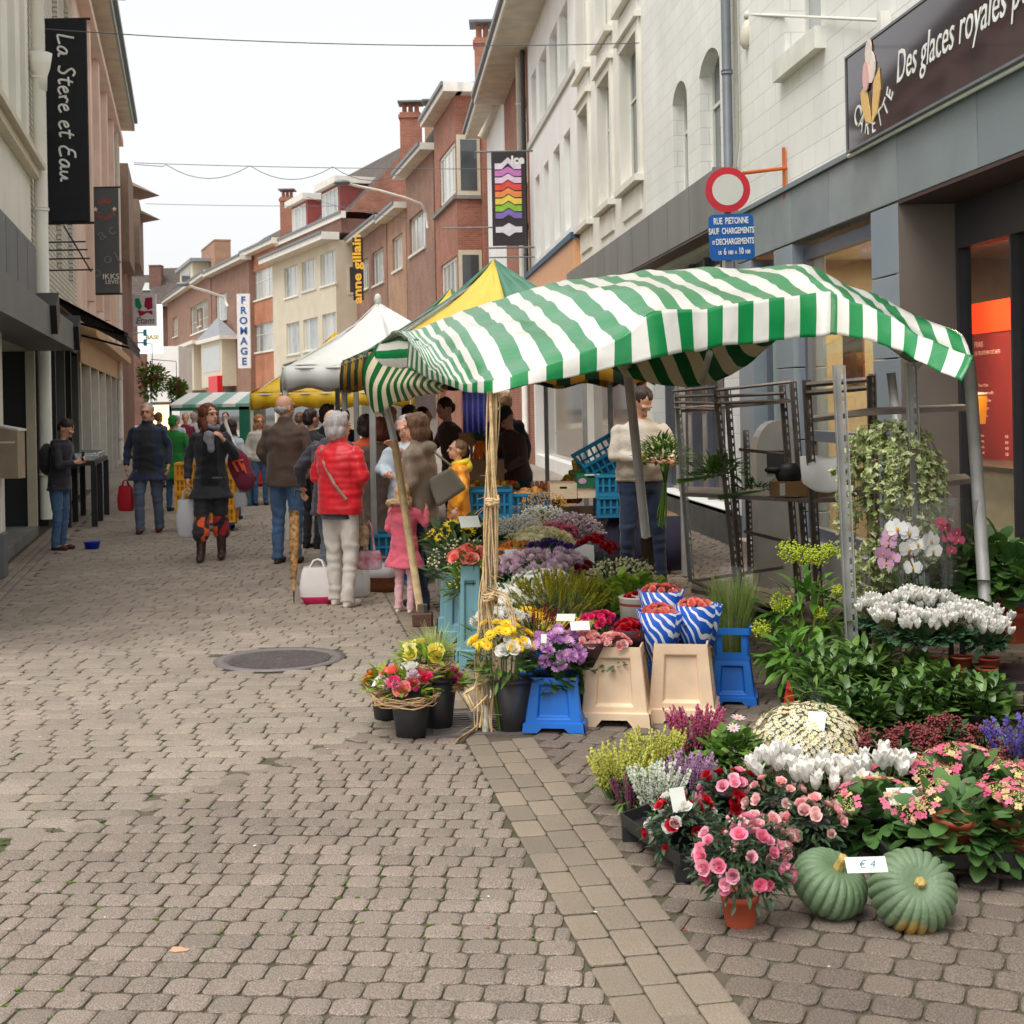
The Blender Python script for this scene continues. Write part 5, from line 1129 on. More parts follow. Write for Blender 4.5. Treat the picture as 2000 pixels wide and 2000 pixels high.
def cbox(name,label,cat,a,b,Y,d,m,hole=True):
    p=P(*a,Y);q=P(*b,Y); t=thing(name,label,cat,((p.x+q.x)/2,Y,q.z),R(2)); w_=(q.x-p.x)/2; h=p.z-q.z; mb=MB(); e=.01
    mb.box(-w_,w_,0,e,0,h); mb.box(-w_,w_,d-e,d,0,h); mb.box(-w_,-w_+e,e,d-e,0,h); mb.box(w_-e,w_,e,d-e,0,h); mb.box(-w_+e,w_-e,e,d-e,0,.01); mb.build('box',m,t)
    if hole: mb=MB(); mb.bbox(-.035,.035,-.002,.004,h*.66,h*.8,.002); mb.build('handle_hole',mat('black_hole',(.01,.01,.01),.9),t)
    return t,w_,h
cbox('wooden_fruit_box','pale wooden fruit box with an oval hand hole','box',(1074,945),(1127,974),13.4,.4,mat('pale_wood',srgb(232,208,176),.7,var=.1,scale=10,stretch=(1,8,8)))
cbox('wooden_fruit_box','pale wooden fruit box under the green carton','box',(1128,951),(1181,972),13.4,.38,MC['pale_wood'],False)
t,w_,h=cbox('green_carton','dark green fruit carton with a pink oval label','box',(1127,925),(1182,951),13.38,.38,mat('carton_green',srgb(28,112,72),.6)); mb=MB(); mb.prism(petal((-w_*.62,h*.45),.038,.028,0),.003,0,Matrix.Translation((0,-.004,0))); mb.build('oval_label',mat('label_pink',srgb(216,176,200),.6),t); mb=MB(); mb.box(-.06,.08,-.004,-.001,h*.84,h*.94); mb.box(w_*.5,w_*.65,-.004,-.001,h*.3,h*.5);mb.build('printed_label',M_lett,t)
pb=P(1198,972,13.2); 
crate('blue crate standing at the right end of the fruit table beside the florist',(pb.x,13.5,z0+.0),.3,.5,.2,M_cbl,R(2))
crate('blue crate stacked second from below at the right end of the fruit table',(pb.x,13.5,z0+.205),.3,.5,.2,M_cbl,R(0))
crate('tilted blue crate of yellow gourds leaning above the fruit table',(P(1190,905,13.6).x,13.9,z0+.44),.45,.5,.22,M_cbl,R(5),ry=R(-28),rx=R(12))
# support under stacked crate etc
t=thing('carrot_bunch','bunch of orange carrots on the fruit stall','carrots',(P(938,870,15).x,15,1.1))
mb=MB()
for i in range(26):
    a=RNG.uniform(-1,1); mb.tube([(a*.03,0,.16),(a*.12+RNG.uniform(-.02,.02),RNG.uniform(-.06,.03),-.02-.06*(1-abs(a)))],[.016,.005],6)
mb.build('carrots',mat('carrot',srgb(240,130,36),.5,var=.1),t,True); mb=MB()
for i in range(30): mb.tube([(0,0,.15),(RNG.uniform(-.1,.1),RNG.uniform(-.05,.05),RNG.uniform(.2,.3))],.004,4)
mb.build('carrot_tops',mat('dark_leaf',srgb(62,92,40),.7),t)
mb=MB(); mb.box(-.25,.25,-.1,.3,-.5,-.04); mb.build('stand',MC['ply'],t)
t=thing('wooden_chair','light wooden chair back standing behind the fruit stall','chair',(P(912,880,15.6).x,15.6,.0))
mb=MB(); mb.bbox(-.09,.09,-.012,.012,1.2,1.34,.006); mb.build('backrest',mat('light_wood',srgb(196,152,96),.6),t)
for x in(-.07,.05): mb=MB(); mb.box(x-.016,x+.016,-.012,.012,.0,1.2); mb.build('leg',MC['light_wood'],t)
mb=MB(); mb.box(-.16,.16,.0,.3,.72,.75); mb.build('seat',MC['light_wood'],t)
# leek heap left of vendor
# ---------------- trolleys and racks ----------------
M_slot=M_gal
def slotpost(pts,w,par,m,n=26,holes=True,name='upright'):
    a,b=P(*pts[0]),P(*pts[1]); d=(b-a); L_=d.length; d.normalize(); x=Vector((1,0,0)); x=(x-d*x.dot(d)).normalized(); y=d.cross(x)
    mt=Matrix((( x.x,y.x,d.x,a.x),(x.y,y.y,d.y,a.y),(x.z,y.z,d.z,a.z),(0,0,0,1)))
    mb=MB(); t_=.004
    mb.box(-w/2,w/2*.1,-t_,0,0,L_,0,mt)          # solid flange
    p=L_/n
    xs=(w*.1,w*.5); hx0,hx1=w*.2,w*.4
    mb.box(w*.05,hx0,-t_,0,0,L_,0,mt); mb.box(hx1,w*.5,-t_,0,0,L_,0,mt)
    for i in range(n+1): z0=max(i*p-p*.22,0); z1=min(i*p+p*.22,L_); mb.box(hx0,hx1,-t_,0,z0,z1,0,mt)
    mb.box(w*.5-t_,w*.5,0,w*.5,0,L_,0,mt); mb.box(-w*.5,-w*.5+t_,0,w*.5,0,L_,0,mt)
    return toW(mb.build(name,m,None),par)
tr=thing('plant_trolley','galvanised plant trolley with slotted uprights holding the trailing ivy','plant trolley',G(1740,1400))
for pp in(((1637,714,7.45),(1668,1370,7.45)),((1778,708,7.8),(1800,1340,7.8)),): slotpost(pp,.062,tr,M_gal,30)
for pp in(((1700,734,9.0),(1712,1260,9.0)),): slotpost(pp,.05,tr,M_stl,30)
def shelf(a,b,c,d,th,par,m=M_stl,name='shelf'):
    a,b,c,d=[P(*q) for q in(a,b,c,d)]; dz=Vector((0,0,-th)); mb=MB(); mb.add([a,b,c,d,a+dz,b+dz,c+dz,d+dz],[(0,1,2,3),(7,6,5,4),(0,4,5,1),(1,5,6,2),(2,6,7,3),(3,7,4,0)]); return toW(mb.build(name,m,None),par)
shelf((1655,803,8.0),(1895,792,8.0),(1880,789,9.0),(1700,796,9.0),.03,tr); shelf((1655,960,8.0),(1898,934,8.0),(1885,925,9.0),(1700,940,9.0),.03,tr); shelf((1655,1190,8.0),(1905,1190,8.0),(1885,1140,9.0),(1700,1140,9.0),.03,tr)
def bars(par,l,r,m,name='rail'):
    for a,b in l:
        mb=MB(); mb.tube([P(*a),P(*b)],r,6); toW(mb.build(name,m,None),par)
rk=thing('steel_rack','tall old steel rack with slotted uprights behind the florist bouquet shelf','steel rack',G(1430,1190))
for pp in(((1322,770,11.0),(1350,1136,11.0)),((1398,760,10.6),(1442,1175,10.6)),((1420,758,10.7),(1450,1170,10.7)),((1456,840,11.6),(1466,1120,11.6)),((1527,752,10.6),(1560,1170,10.6)),((1548,745,10.5),(1580,1175,10.5))): slotpost(pp,.05,rk,M_stl if pp[0][0]>1390 else M_gal,26)
bars(rk,[((1316,764,11),(1400,756,10.6)),((1318,775,11),(1400,772,10.6)),((1318,786,11),(1400,788,10.6)),((1318,797,11),(1400,800,10.6)),((1400,762,10.6),(1545,746,10.5)),((1400,775,10.6),(1530,768,10.6)),((1400,788,10.6),(1530,782,10.6)),((1330,800,10.9),(1545,780,10.6)),((1445,878,11),(1540,888,10.6)),((1455,1038,11),(1545,1060,10.6)),((1352,1135,11),(1530,1108,10.8)),((1352,1135,11),(1450,1175,10.6)),((1450,1178,10.6),(1580,1230,10.3))],.014,M_stl)
shelf((1335,962,10.8),(1575,974,10.4),(1560,958,11.3),(1340,950,11.5),.03,rk)
shelf((1330,801,10.9),(1548,781,10.5),(1540,778,11.3),(1330,795,11.5),.02,rk)
shelf((1350,1150,10.9),(1560,1190,10.4),(1560,1160,11.3),(1350,1125,11.5),.03,rk)
rk2=thing('steel_rack','second steel rack between the shop window and the plant trolley','steel rack',G(1600,1170))
for pp in(((1574,742,10.2),(1600,1200,10.2)),): slotpost(pp,.06,rk2,M_stl,26)
slotpost(((1703,730,9.9),(1714,1180,9.9)),.05,rk2,M_stl,26)
bars(rk2,[((1576,752,10.2),(1700,741,9.9)),((1576,768,10.2),(1700,757,9.9))],.022,M_stl); 
shelf((1578,818,10.2),(1700,803,9.9),(1690,798,10.7),(1585,812,10.8),.03,rk2); shelf((1560,975,10.3),(1660,972,9.9),(1650,956,10.7),(1585,958,10.9),.03,rk2)
# letter boxes on shop door, metal hood
for i,(x,y) in enumerate(((1440,1000),(1527,865))):
    pass
p=P(1520,900,12.3); t=thing('steel_bin','brushed steel bin with rounded hood standing in front of the frosted green door','bin',(p.x,12.3,0))
mb=MB(); n=12; pts=[(-.19,0),(.19,0),(.19,1.18)]+[( .19*math.cos(R(a))*1,1.18+.28*math.sin(R(a))) for a in range(15,180,15)]+[(-.19,1.18)]
mb.prism(pts,.3); mb.build('hooded_body',mat('brushed_steel',srgb(170,168,162),.3,metal=.7,var=.08),t); mb=MB(); mb.box(-.1,.1,-.01,.0,1.0,1.2); mb.build('opening',mat('black_hole',(.01,.01,.01),.9),t)
# black display table with silver trays on the left
p=G(165,1000); t=thing('black_display_table','black draped display table with silver trays outside the left shop','table',(P(168,920,21).x,21,0),R(12))
mb=MB(); mb.box(-.2,.2,-.9,1.6,.88,.94); mb.build('table_top',M_black,t)
for y in(-.85,0.2,1.5):
    for x in(-.18,.18): mb=MB(); mb.box(x-.04,x+.04,y-.05,y+.05,0,.88); mb.build('leg',M_black,t)
mb=MB()
for i in range(14): mb.bbox(-.17+.0,.17,-.8+i*.165,-.68+i*.165,.94,1.0+RNG.uniform(0,.05),.01)
mb.build('silver_trays',mat('silver_goods',srgb(190,198,202),.25,metal=.7,var=.3,scale=20),t)
# yellow crates trolley
t0=P(400,1040,19.0)
for i in range(4): crate('yellow slatted crate in the stack behind the woman in black, %s'%['at the bottom','second from below','third from below','topmost'][i],(t0.x,19.2,.12+i*.205),.78,.42,.2,M_cye,R(3),'yellow crates stacked on a dolly')
t=thing('crate_dolly','blue wheeled dolly under the stack of yellow crates','dolly',(t0.x,19.2,0)); mb=MB(); mb.box(-.36,.36,-.2,.2,.08,.118); mb.build('platform',mat('dolly_blue',srgb(30,70,140),.5),t)
for sx in(-1,1):
    for sy in(-1,1): mb=MB(); mb.lathe([(0,-.015),(.04,-.015),(.04,.015),(0,.015)],mt=Matrix.Translation((sx*.3,sy*.15,.04))@Matrix.Rotation(R(90),4,'X'),n=12); mb.build('wheel',M_black,t)
p=G(180,1072); t=thing('blue_basin','small bright blue plastic basin on the paving near the young man','basin',p); mb=MB(); mb.lathe([(.075,0),(.095,.08),(.1,.082),(.093,.075),(.07,.006),(0,.006)],n=20,sx=1.05,sy=.7); mb.build('basin',mat('basin_blue',srgb(20,50,190),.35),t,True)
mb=MB(); mb.lathe([(.098,.076),(.106,.084),(.098,.088),(.092,.08)],n=20,sx=1.05,sy=.7); mb.build('rim',MC['basin_blue'],t,True)
crate('teal crate standing alone on the paving beyond the woman in black',(P(476,930,24).x,24,0.0),.3,.4,.3,mat('crate_teal',srgb(24,104,140),.5),0)
# hanging flower baskets
def fuzz(mb,c,r,n,L_,m=1):
    for i in range(n):
        d=Vector((RNG.gauss(0,1),RNG.gauss(0,1),RNG.gauss(0,1))).normalized(); mb.inst(LEAF,Matrix.Translation(Vector(c)+Vector((d.x*r[0],d.y*r[1],d.z*r[2]))*RNG.uniform(.4,1))@d.to_track_quat('Y','Z').to_matrix().to_4x4()@Matrix.Rotation(RNG.uniform(0,6),4,'Y')@Matrix.Scale(L_*RNG.uniform(.6,1.3),4),m=m if not hasattr(m,'__len__') else RNG.choice(m))
def leafT(w=.42,fold=.18,droop=.25,seg=4):
    vs=[];fs=[]
    for i in range(seg+1):
        t=i/seg; ww=w/2*math.sin(PI*min(1,(t*.92+.04)))**.8; z=-droop*t*t
        vs+=[(-ww,t,z+fold*ww*1.5),(0,t,z),(ww,t,z+fold*ww*1.5)]
    for i in range(seg):
        for k in range(2): fs.append((i*3+k,i*3+k+1,i*3+k+4,i*3+k+3))
    mb=MB(); mb.add(vs,fs,0); return mb.tmpl()
LEAF=leafT(); LEAFN=leafT(.16,.1,.3); LEAFR=leafT(.75,.12,.2); LEAFL=leafT(.3,.22,.12); LEAFL2=leafT(.36,.15,.45)
M_lf=mat('leaf_mid',srgb(112,148,58),.5,col2=srgb(74,110,42),var=.2,scale=10,trans=.2,rv=.25)
M_lfd=mat('leaf_dark',srgb(70,102,52),.45,col2=srgb(48,78,42),var=.2,scale=10,trans=.12,rv=.25)
M_lfy=mat('leaf_lime',srgb(164,190,66),.5,col2=srgb(116,154,50),var=.2,scale=10,trans=.25,rv=.2)
for (x,y,Y,r_,lb) in((298,735,50,.55,'large hanging basket of trailing greens with red blooms on the left'),(345,755,56,.4,'smaller hanging basket beyond the large one')):
    p=P(x,y,Y); t=thing('hanging_basket',lb,'hanging basket',p); mb=MB(); fuzz(mb,(0,0,0),(r_,r_,r_*.75),420,.13,0); fuzz(mb,(-.25*r_,0,-r_*.8),(r_*.55,r_*.5,r_*.9),260,.13,0); fuzz(mb,(.35*r_,0,-r_*.5),(r_*.5,r_*.5,r_*.7),180,.13,0); fuzz(mb,(-.2*r_,0,r_*.5),(r_*.6,r_*.5,r_*.4),120,.12,0); mb.build('foliage',M_lf,t)
    mb=MB(); fuzz(mb,(0,0,0),(r_*1.02,r_*1.02,r_*.8),90,.12,0); mb.build('blossoms',mat('geranium',srgb(206,84,60),.6),t); mb=MB(); mb.lathe([(.05,-.3),(.25,-.1),(.27,.02),(0,.02)],n=12); mb.build('basket',MC['dark_wood'],t); mb=MB(); mb.tube([(0,0,0),(0,0,r_+.6),(-1.0,0,r_+.7)],.015); mb.build('hanger',M_black,t)
# ---------------- flower and leaf templates ----------------
def rotz(a): return Matrix.Rotation(a,4,'Z')
def daisyT(n=10,r=1,w=.34,tilt=.15,c=.28,rings=1):
    mb=MB()
    for k in range(rings):
        for i in range(n):
            a=2*PI*(i+.5*k)/n; l=r*(1-.22*k); t=tilt+.35*k
            vs=[Vector((.12,-.04,0)),Vector((.55*l,-w/2*l,t*.5*l)),Vector((l*.95,-w*.28*l,t*l*.8)),Vector((l,0,t*l*.8)),Vector((l*.95,w*.28*l,t*l*.8)),Vector((.55*l,w/2*l,t*.5*l)),Vector((.12,.04,0))]
            mb.add([tuple(rotz(a)@v) for v in vs],[tuple(range(7))],0)
    if c: mb.lathe([(c,.02),(c*.8,.12),(0,.17)],n=7,m=1)
    return mb.tmpl()
def roseT(seed=0):
    rr=random.Random(seed); mb=MB()
    for k,(n,r,h,op) in enumerate(((5,.95,.55,.55),(5,.72,.72,.3),(4,.5,.85,.12),(3,.28,.92,0))):
        for i in range(n):
            a=2*PI*(i+.5*k)/n+rr.uniform(-.3,.3); vs=[];m_=5; kk_=rr.uniform(.85,1.15)
            for j in range(3):
                z=(-.1,.35,1)[j]*h; q=r*(.35,.85,1+op*.5)[j]
                for s in range(m_): b=a+(s/(m_-1)-.5)*2*PI/n*1.35; zz=(z-(.2 if j==2 and s in(0,m_-1) else 0))*kk_+(rr.uniform(-.09,.09) if j==2 else 0); qq=q*kk_*(1+(rr.uniform(-.12,.12) if j==2 else 0)); vs.append((math.cos(b)*qq,math.sin(b)*qq,zz))
            mb.add(vs,[(j*m_+s,j*m_+s+1,(j+1)*m_+s+1,(j+1)*m_+s) for j in range(2) for s in range(m_-1)],0)
    return mb.tmpl()
def mumT(n=70,seed=1):
    rr=random.Random(seed); mb=MB(); 
    for i in range(n):
        z=rr.random()*1.05-.05; a=rr.uniform(0,2*PI); q=math.sqrt(max(0,1-z*z)); d=Vector((math.cos(a)*q,math.sin(a)*q,z)); s=d.cross(Vector((.1,.2,1))).normalized()*.13
        p0=d*.3;p1=d*.75;p2=d*1.0+Vector((0,0,.1)); mb.add([p0-s*.5,p1-s,p2,p1+s,p0+s*.5],[(0,1,2,3,4)],0)
    return mb.tmpl()
def cycT(seed=0):
    rr=random.Random(seed); mb=MB()
    for i in range(5):
        a=2*PI*i/5+rr.uniform(-.25,.25); out=rr.uniform(.15,.5); vs=[]
        for j,(z,w_) in enumerate(((0,.12),(.4,.36),(.8,.34),(1.15,.1))):
            for s in(-1,0,1): vs.append(tuple(rotz(a)@Vector((.12+out*z*z*.9+(0 if s else .06),s*w_,z-(0.0)))))
        mb.add(vs,[(j*3+s,j*3+s+1,j*3+s+4,j*3+s+3) for j in range(3) for s in range(2)],0)
    return mb.tmpl()
def spikeT(n=34,seed=0,hh=1.0,r=.05,b=.035):
    rr=random.Random(seed); mb=MB(); mb.tube([(0,0,0),(.02,0,hh*.6),(.0,.02,hh)],[.012,.01,.004],4,1)
    for i in range(n):
        t=rr.uniform(.25,1); a=rr.uniform(0,6.28); q=r*(1.1-t*.8); c=Vector((math.cos(a)*q,math.sin(a)*q,t*hh)); k=b*rr.uniform(.6,1.2)
        mb.add([c+Vector((k,0,0)),c+Vector((-k*.5,k*.8,0)),c+Vector((-k*.5,-k*.8,0)),c+Vector((0,0,k*1.3)),c-Vector((0,0,k))],[(0,1,3),(1,2,3),(2,0,3),(1,0,4),(2,1,4),(0,2,4)],0)
    return mb.tmpl()
def budT(): 
    mb=MB(); v=[(1,0,0),(0,1,0),(-1,0,0),(0,-1,0),(0,0,1),(0,0,-1)]; mb.add(v,[(0,1,4),(1,2,4),(2,3,4),(3,0,4),(1,0,5),(2,1,5),(3,2,5),(0,3,5)]); return mb.tmpl()
def fourT():
    mb=MB()
    for i in range(4):
        vs=[rotz(i*PI/2+.2)@Vector(v) for v in((.05,0,.0),(.35,-.36,.06),(.8,-.34,.1),(1,0,.06),(.8,.34,.1),(.35,.36,.06))]; mb.add([tuple(v) for v in vs],[tuple(range(6))],0)
    return mb.tmpl()
DAISY=daisyT(); DAISY2=daisyT(14,rings=2,w=.3,c=.22); SUN=daisyT(13,w=.28,c=.42,tilt=.1); ROSES=[roseT(i) for i in range(3)]; MUMS=[mumT(70,i) for i in range(2)]; CYC=[cycT(i) for i in range(4)]; SPK=[spikeT(34,i) for i in range(3)]; BUD=budT(); FOUR=fourT()
def fm(name,c,c2=None,rough=.55,tr=.25,rv=.12): return mat(name,srgb(*c),rough,col2=srgb(*c2) if c2 else None,var=.08,scale=30,trans=tr,rv=rv)
def orient(p,d,s,spin=None):
    q=Vector(d).to_track_quat('Z','Y').to_matrix().to_4x4(); return Matrix.Translation(p)@q@rotz(RNG.uniform(0,6.28) if spin is None else spin)@Matrix.Scale(s,4)
def lorient(p,d,s,flip=0):
    d=Vector(d).normalized(); return Matrix.Translation(p)@d.to_track_quat('Y','Z').to_matrix().to_4x4()@Matrix.Rotation(RNG.uniform(-.5,.5)+flip,4,'Y')@Matrix.Scale(s*RNG.uniform(.7,1.2),4)
def hemi(up=-.1):
    while True:
        v=Vector((RNG.gauss(0,1),RNG.gauss(0,1),RNG.gauss(0,1))).normalized()
        if v.z>up: return v
def foliage(par,c,r,n,T,s,m,up=-.3,inner=.45,name='foliage',lift=.3,stems=0,sm=None):
    mb=MB(); c=Vector(c)
    for i in range(n):
        d=hemi(up); k=RNG.uniform(inner,1); p=c+Vector((d.x*r[0],d.y*r[1],d.z*r[2]))*k
        mb.inst(T,lorient(p,(d.x+RNG.gauss(0,.35),d.y+RNG.gauss(0,.35),d.z*.6+lift+RNG.gauss(0,.35)),s))
    o=mb.build(name,m,par,True)
    if stems:
        mb=MB(); 
        for i in range(stems): d=hemi(.0); mb.tube([c-Vector((0,0,r[2]*.8)),c+Vector((d.x*r[0]*.4,d.y*r[1]*.4,0)),c+Vector((d.x*r[0],d.y*r[1],d.z*r[2]))*.9],s*.03,4)
        mb.build('stems',sm or M_lfd,par)
    return o
def blooms(par,c,r,n,Ts,s,mats,up=0.0,name='blossoms',tiltup=.5,jit=.08,idx=None,zk=1):
    mb=MB(); c=Vector(c); Ts=Ts if isinstance(Ts,list) else [Ts]
    for i in range(n):
        d=hemi(up); p=c+Vector((d.x*r[0],d.y*r[1],d.z*r[2]*zk))*RNG.uniform(1-jit*2,1+jit)
        mb.inst(RNG.choice(Ts),orient(p,(d.x,d.y-.25,d.z+tiltup),s*RNG.uniform(.8,1.2)))
    return mb.build(name,mats,par,True)
M_cell=clear('cellophane',(.985,.99,.985),add=.05,rough=.15)
def wrap(par,c,r0,r1,z0,z1,m=None,name='cellophane_wrap',n=20,ruf=.06):
    mb=MB(); ph=RNG.uniform(0,6)
    mb.lathe([(r0,z0),((r0+r1)*.52,(z0+z1)/2),(r1,z1)],c,n,fn=lambda th,r,z:r*(1+ruf*math.sin(th*5+ph)+ruf*.7*math.sin(th*8+z*9)))
    f=mb.F; mb.F=[(a,b) for a,b in mb.F if a.shape[1]==4]
    o=mb.build(name,m or M_cell,par,True)
    if m: md=o.modifiers.new('s','SOLIDIFY'); md.thickness=.0015
    return o
M_blk=mat('black_plastic',srgb(36,36,38),.45,var=.15,rv=0); M_bkb=mat('bucket_blue',srgb(22,108,200),.4,var=.08,scale=5,rv=0); M_bkc=mat('bucket_cream',srgb(232,204,170),.45,var=.05,scale=4,rv=0,dirt=srgb(206,178,148)); M_bkt=mat('bucket_teal',srgb(120,168,178),.45,var=.08,rv=0)
M_soil=mat('soil',srgb(60,46,38),.95,bump=.5)
def roundpot(name,label,p,r0,r1,h,m=None,cat='bucket',rim=True,grp=None,sc_=1):
    t=thing(name,label,cat,p,0,grp); mb=MB(); mb.lathe([(r0*.97,0),(r0,.004),(r1,h),(r1*.95,h),(r0*.93,.02),(0,.02)],n=28); mb.build('body',m or M_blk,t,True)
    mb=MB(); mb.lathe([(r1,h-.012),(r1*1.06,h-.01),(r1*1.06,h+.004),(r1*.96,h+.004)],n=28); mb.build('rim',m or M_blk,t,True); return t
def sqbucket(label,p,w0,w1,h,m,rz,grp=None,two=False,panelm=None):
    # square tapering flower bucket: wide foot, recessed panels, notched foot skirt (w0 bottom, w1 top)
    t=thing('flower_bucket',label,'bucket',p,rz,grp)
    def shell(z0,z1,a0,a1,par,nm):
        H_=z1-z0
        for f in range(4):
            pass
        mb=MB()
        R4=[Matrix.Rotation(f*PI/2,4,'Z') for f in range(4)]
        for M_ in R4:
            def q(u,v,o=0.0):   # u -1..1 across, v 0..1 up
                hw=a0/2+(a1-a0)/2*v; return M_@Vector((u*hw,-hw+o,z0+v*H_))
            us=[-1,-.58,.58,1]; vs_=[.17,.26,.86,1]
            g={}
            P_=[];F_=[]
            def quad(a,b,c,d): i=len(P_); P_.extend([a,b,c,d]); F_.append((i,i+1,i+2,i+3))
            for i in range(3):
                for j in range(3):
                    if i==1 and j==1: continue
                    quad(q(us[i],vs_[j]),q(us[i+1],vs_[j]),q(us[i+1],vs_[j+1]),q(us[i],vs_[j+1]))
            o=.018
            quad(q(-.54,.28,o),q(.54,.28,o),q(.54,.84,o),q(-.54,.84,o))
            quad(q(-.58,.26),q(.58,.26),q(.54,.28,o),q(-.54,.28,o)); quad(q(.58,.26),q(.58,.86),q(.54,.84,o),q(.54,.28,o)); quad(q(.58,.86),q(-.58,.86),q(-.54,.84,o),q(.54,.84,o)); quad(q(-.58,.86),q(-.58,.26),q(-.54,.28,o),q(-.54,.84,o))
            mb.add([tuple(v) for v in P_],F_,0,.4)
            # foot skirt with notch
            e=-.014
            for (u0,u1,v0) in((-1.05,-.55,0),(.55,1.05,0)):
                quadp=[q(u0,v0,e),q(u1,v0,e),q(u1,.17,e),q(u0,.17,e)]; mb.add([tuple(v) for v in quadp],[(0,1,2,3)],0,.4)
                mb.add([tuple(v) for v in(q(u0,v0,e),q(u1,v0,e),q(u1,v0,.02),q(u0,v0,.02))],[(0,1,2,3)],0,.4)
            mb.add([tuple(v) for v in(q(-.55,0,e),q(-.38,.09,e),q(.38,.09,e),q(.55,0,e),q(.55,.17,e),q(-.55,.17,e))],[(0,1,5),(1,2,4,5),(2,3,4)],0,.4)
            mb.add([tuple(v) for v in(q(-1.05,.17,e),q(1.05,.17,e),q(1.0,.185,0),q(-1.0,.185,0))],[(0,1,2,3)],0,.4)
            mb.add([tuple(v) for v in(q(-1,1),q(1,1),q(.93,1,.012),q(-.93,1,.012),q(.93,.9,.012),q(-.93,.9,.012))],[(0,1,2,3),(3,2,4,5)],0,.4)
        o=mb.build(nm,m,par); bv=o.modifiers.new('w','WELD'); bv.merge_threshold=.0005; b2=o.modifiers.new('b','BEVEL'); b2.width=.006; b2.segments=2; b2.limit_method='ANGLE'; b2.angle_limit=R(25); return o
    shell(0,h,w0,w1,t,'bucket_body')
    mb=MB(); mb.box(-w1/2*.88,w1/2*.88,-w1/2*.88,w1/2*.88,h*.82,h*.83); mb.build('water',mat('dark_water',srgb(40,50,48),.1,rv=0),t)
    if two:
        mb=MB(); w2=w1*1.12; h2=h*.72
        for M_ in [Matrix.Rotation(f*PI/2,4,'Z') for f in range(4)]:
            mb.box(-w2/2,w2/2,-w2/2,-w2/2+.014,h+h2*.8,h+h2,0,M_); mb.box(-w1/2*.98,-w1*.27,-w1/2*.98,-w1/2*.98+.012,h+.0,h+h2*.8,0,M_); mb.box(w1*.27,w1/2*.98,-w1/2*.98,-w1/2*.98+.012,h,h+h2*.8,0,M_); mb.box(-w1*.27,w1*.27,-w1/2*.98,-w1/2*.98+.012,h,h+h2*.22,0,M_)
            mb.box(-w1/2*1.02,w1/2*1.02,-w1/2*1.02,-w1/2*.98,h+.0,h+.02,0,M_)
        mb.build('upper_frame',m,t)
    return t
def place(px,py,Y): p=P(px,py,Y); return p
def bunch(label,px,py,Y,hw,build,cat='flowers',name='flower_bunch',bucket=None,bl=None,grp=None,down=.1,bh=None,bm=None):
    """blooms centred at pixel (px,py) at depth Y, half width hw px"""
    c=P(px,py,Y); r=hw/sc(Y); t=thing(name,label,cat,(c.x,c.y,max(c.z-r*.6-.25,.02)))
    zc=c.z-t.location.z; build(t,Vector((0,0,zc)),r)
    if bucket:
        h=max(t.location.z+zc-r*.5-.02,.12) if bh is None else bh
        if bucket=='black': roundpot('plastic_bucket',bl,(c.x,c.y,0),r*.42 if r<.2 else .1,min(r*.62,.15),h)
        else: sqbucket(bl,(c.x,c.y,0),min(r*1.35,.3),min(r*1.05,.24),h,bm or M_bkc,R(RNG.uniform(-8,8)))
    return t
def dome(T,s,n,mats,leafn=120,lT=None,ls=.07,lm=None,flat=.5,up=.1,wrapm=None,depth=None,stem=True):
    def f(t,c,r):
        if leafn: foliage(t,c-Vector((0,0,r*.45)),(r*1.1,r*1.1,r*.7),int(leafn*1.4),lT or LEAFL,ls,lm or M_lf,up=-.6,inner=.3,lift=.5)
        blooms(t,c-Vector((0,0,r*flat*.6)),(r*1.02,r*1.02,r*flat),int(n*2.1),T,s*1.12,mats,up=up)
        if stem:
            mb=MB()
            for i in range(16): a=RNG.uniform(0,6.28); q=RNG.random()*r*.7; mb.tube([(math.cos(a)*q*.35,math.sin(a)*q*.35,0),(math.cos(a)*q,math.sin(a)*q,c.z-r*.4)],.004,4)
            mb.build('stems',M_lf,t)
        if wrapm: wrap(t,(0,0,0),r*.45,r*1.12,c.z-r*1.5,c.z+r*.15,wrapm if wrapm is not True else None)
    return f
yel=fm('petal_yellow',(250,212,40)); yel2=fm('petal_pale_yellow',(248,232,120)); wht=fm('petal_white',(246,244,238),rv=.05); crm=fm('petal_cream',(240,232,190)); org=fm('petal_orange',(240,140,30),(226,110,20)); red=fm('petal_red',(206,24,44),(180,10,30)); drd=fm('petal_wine',(150,20,52),(120,16,40)); pnk=fm('petal_pink',(240,140,170),(226,90,130)); pkw=fm('petal_pink_white',(250,206,200),(236,150,150)); hot=fm('petal_hot_pink',(232,60,120)); lil=fm('petal_lilac',(232,186,230),(212,154,216)); lpk=fm('petal_pale_pink',(232,208,220)); vio=fm('petal_violet',(104,62,168),(84,44,140)); sal=fm('petal_salmon',(246,160,140),(236,120,110)); gold=fm('disc_gold',(224,160,30),tr=0); brn=fm('disc_brown',(60,36,24),tr=0); grc=fm('disc_green',(170,176,70),tr=0)
M_oliv=mat('solidago',srgb(184,166,30),.7,col2=srgb(140,140,30),var=.2,trans=.1,rv=.2)
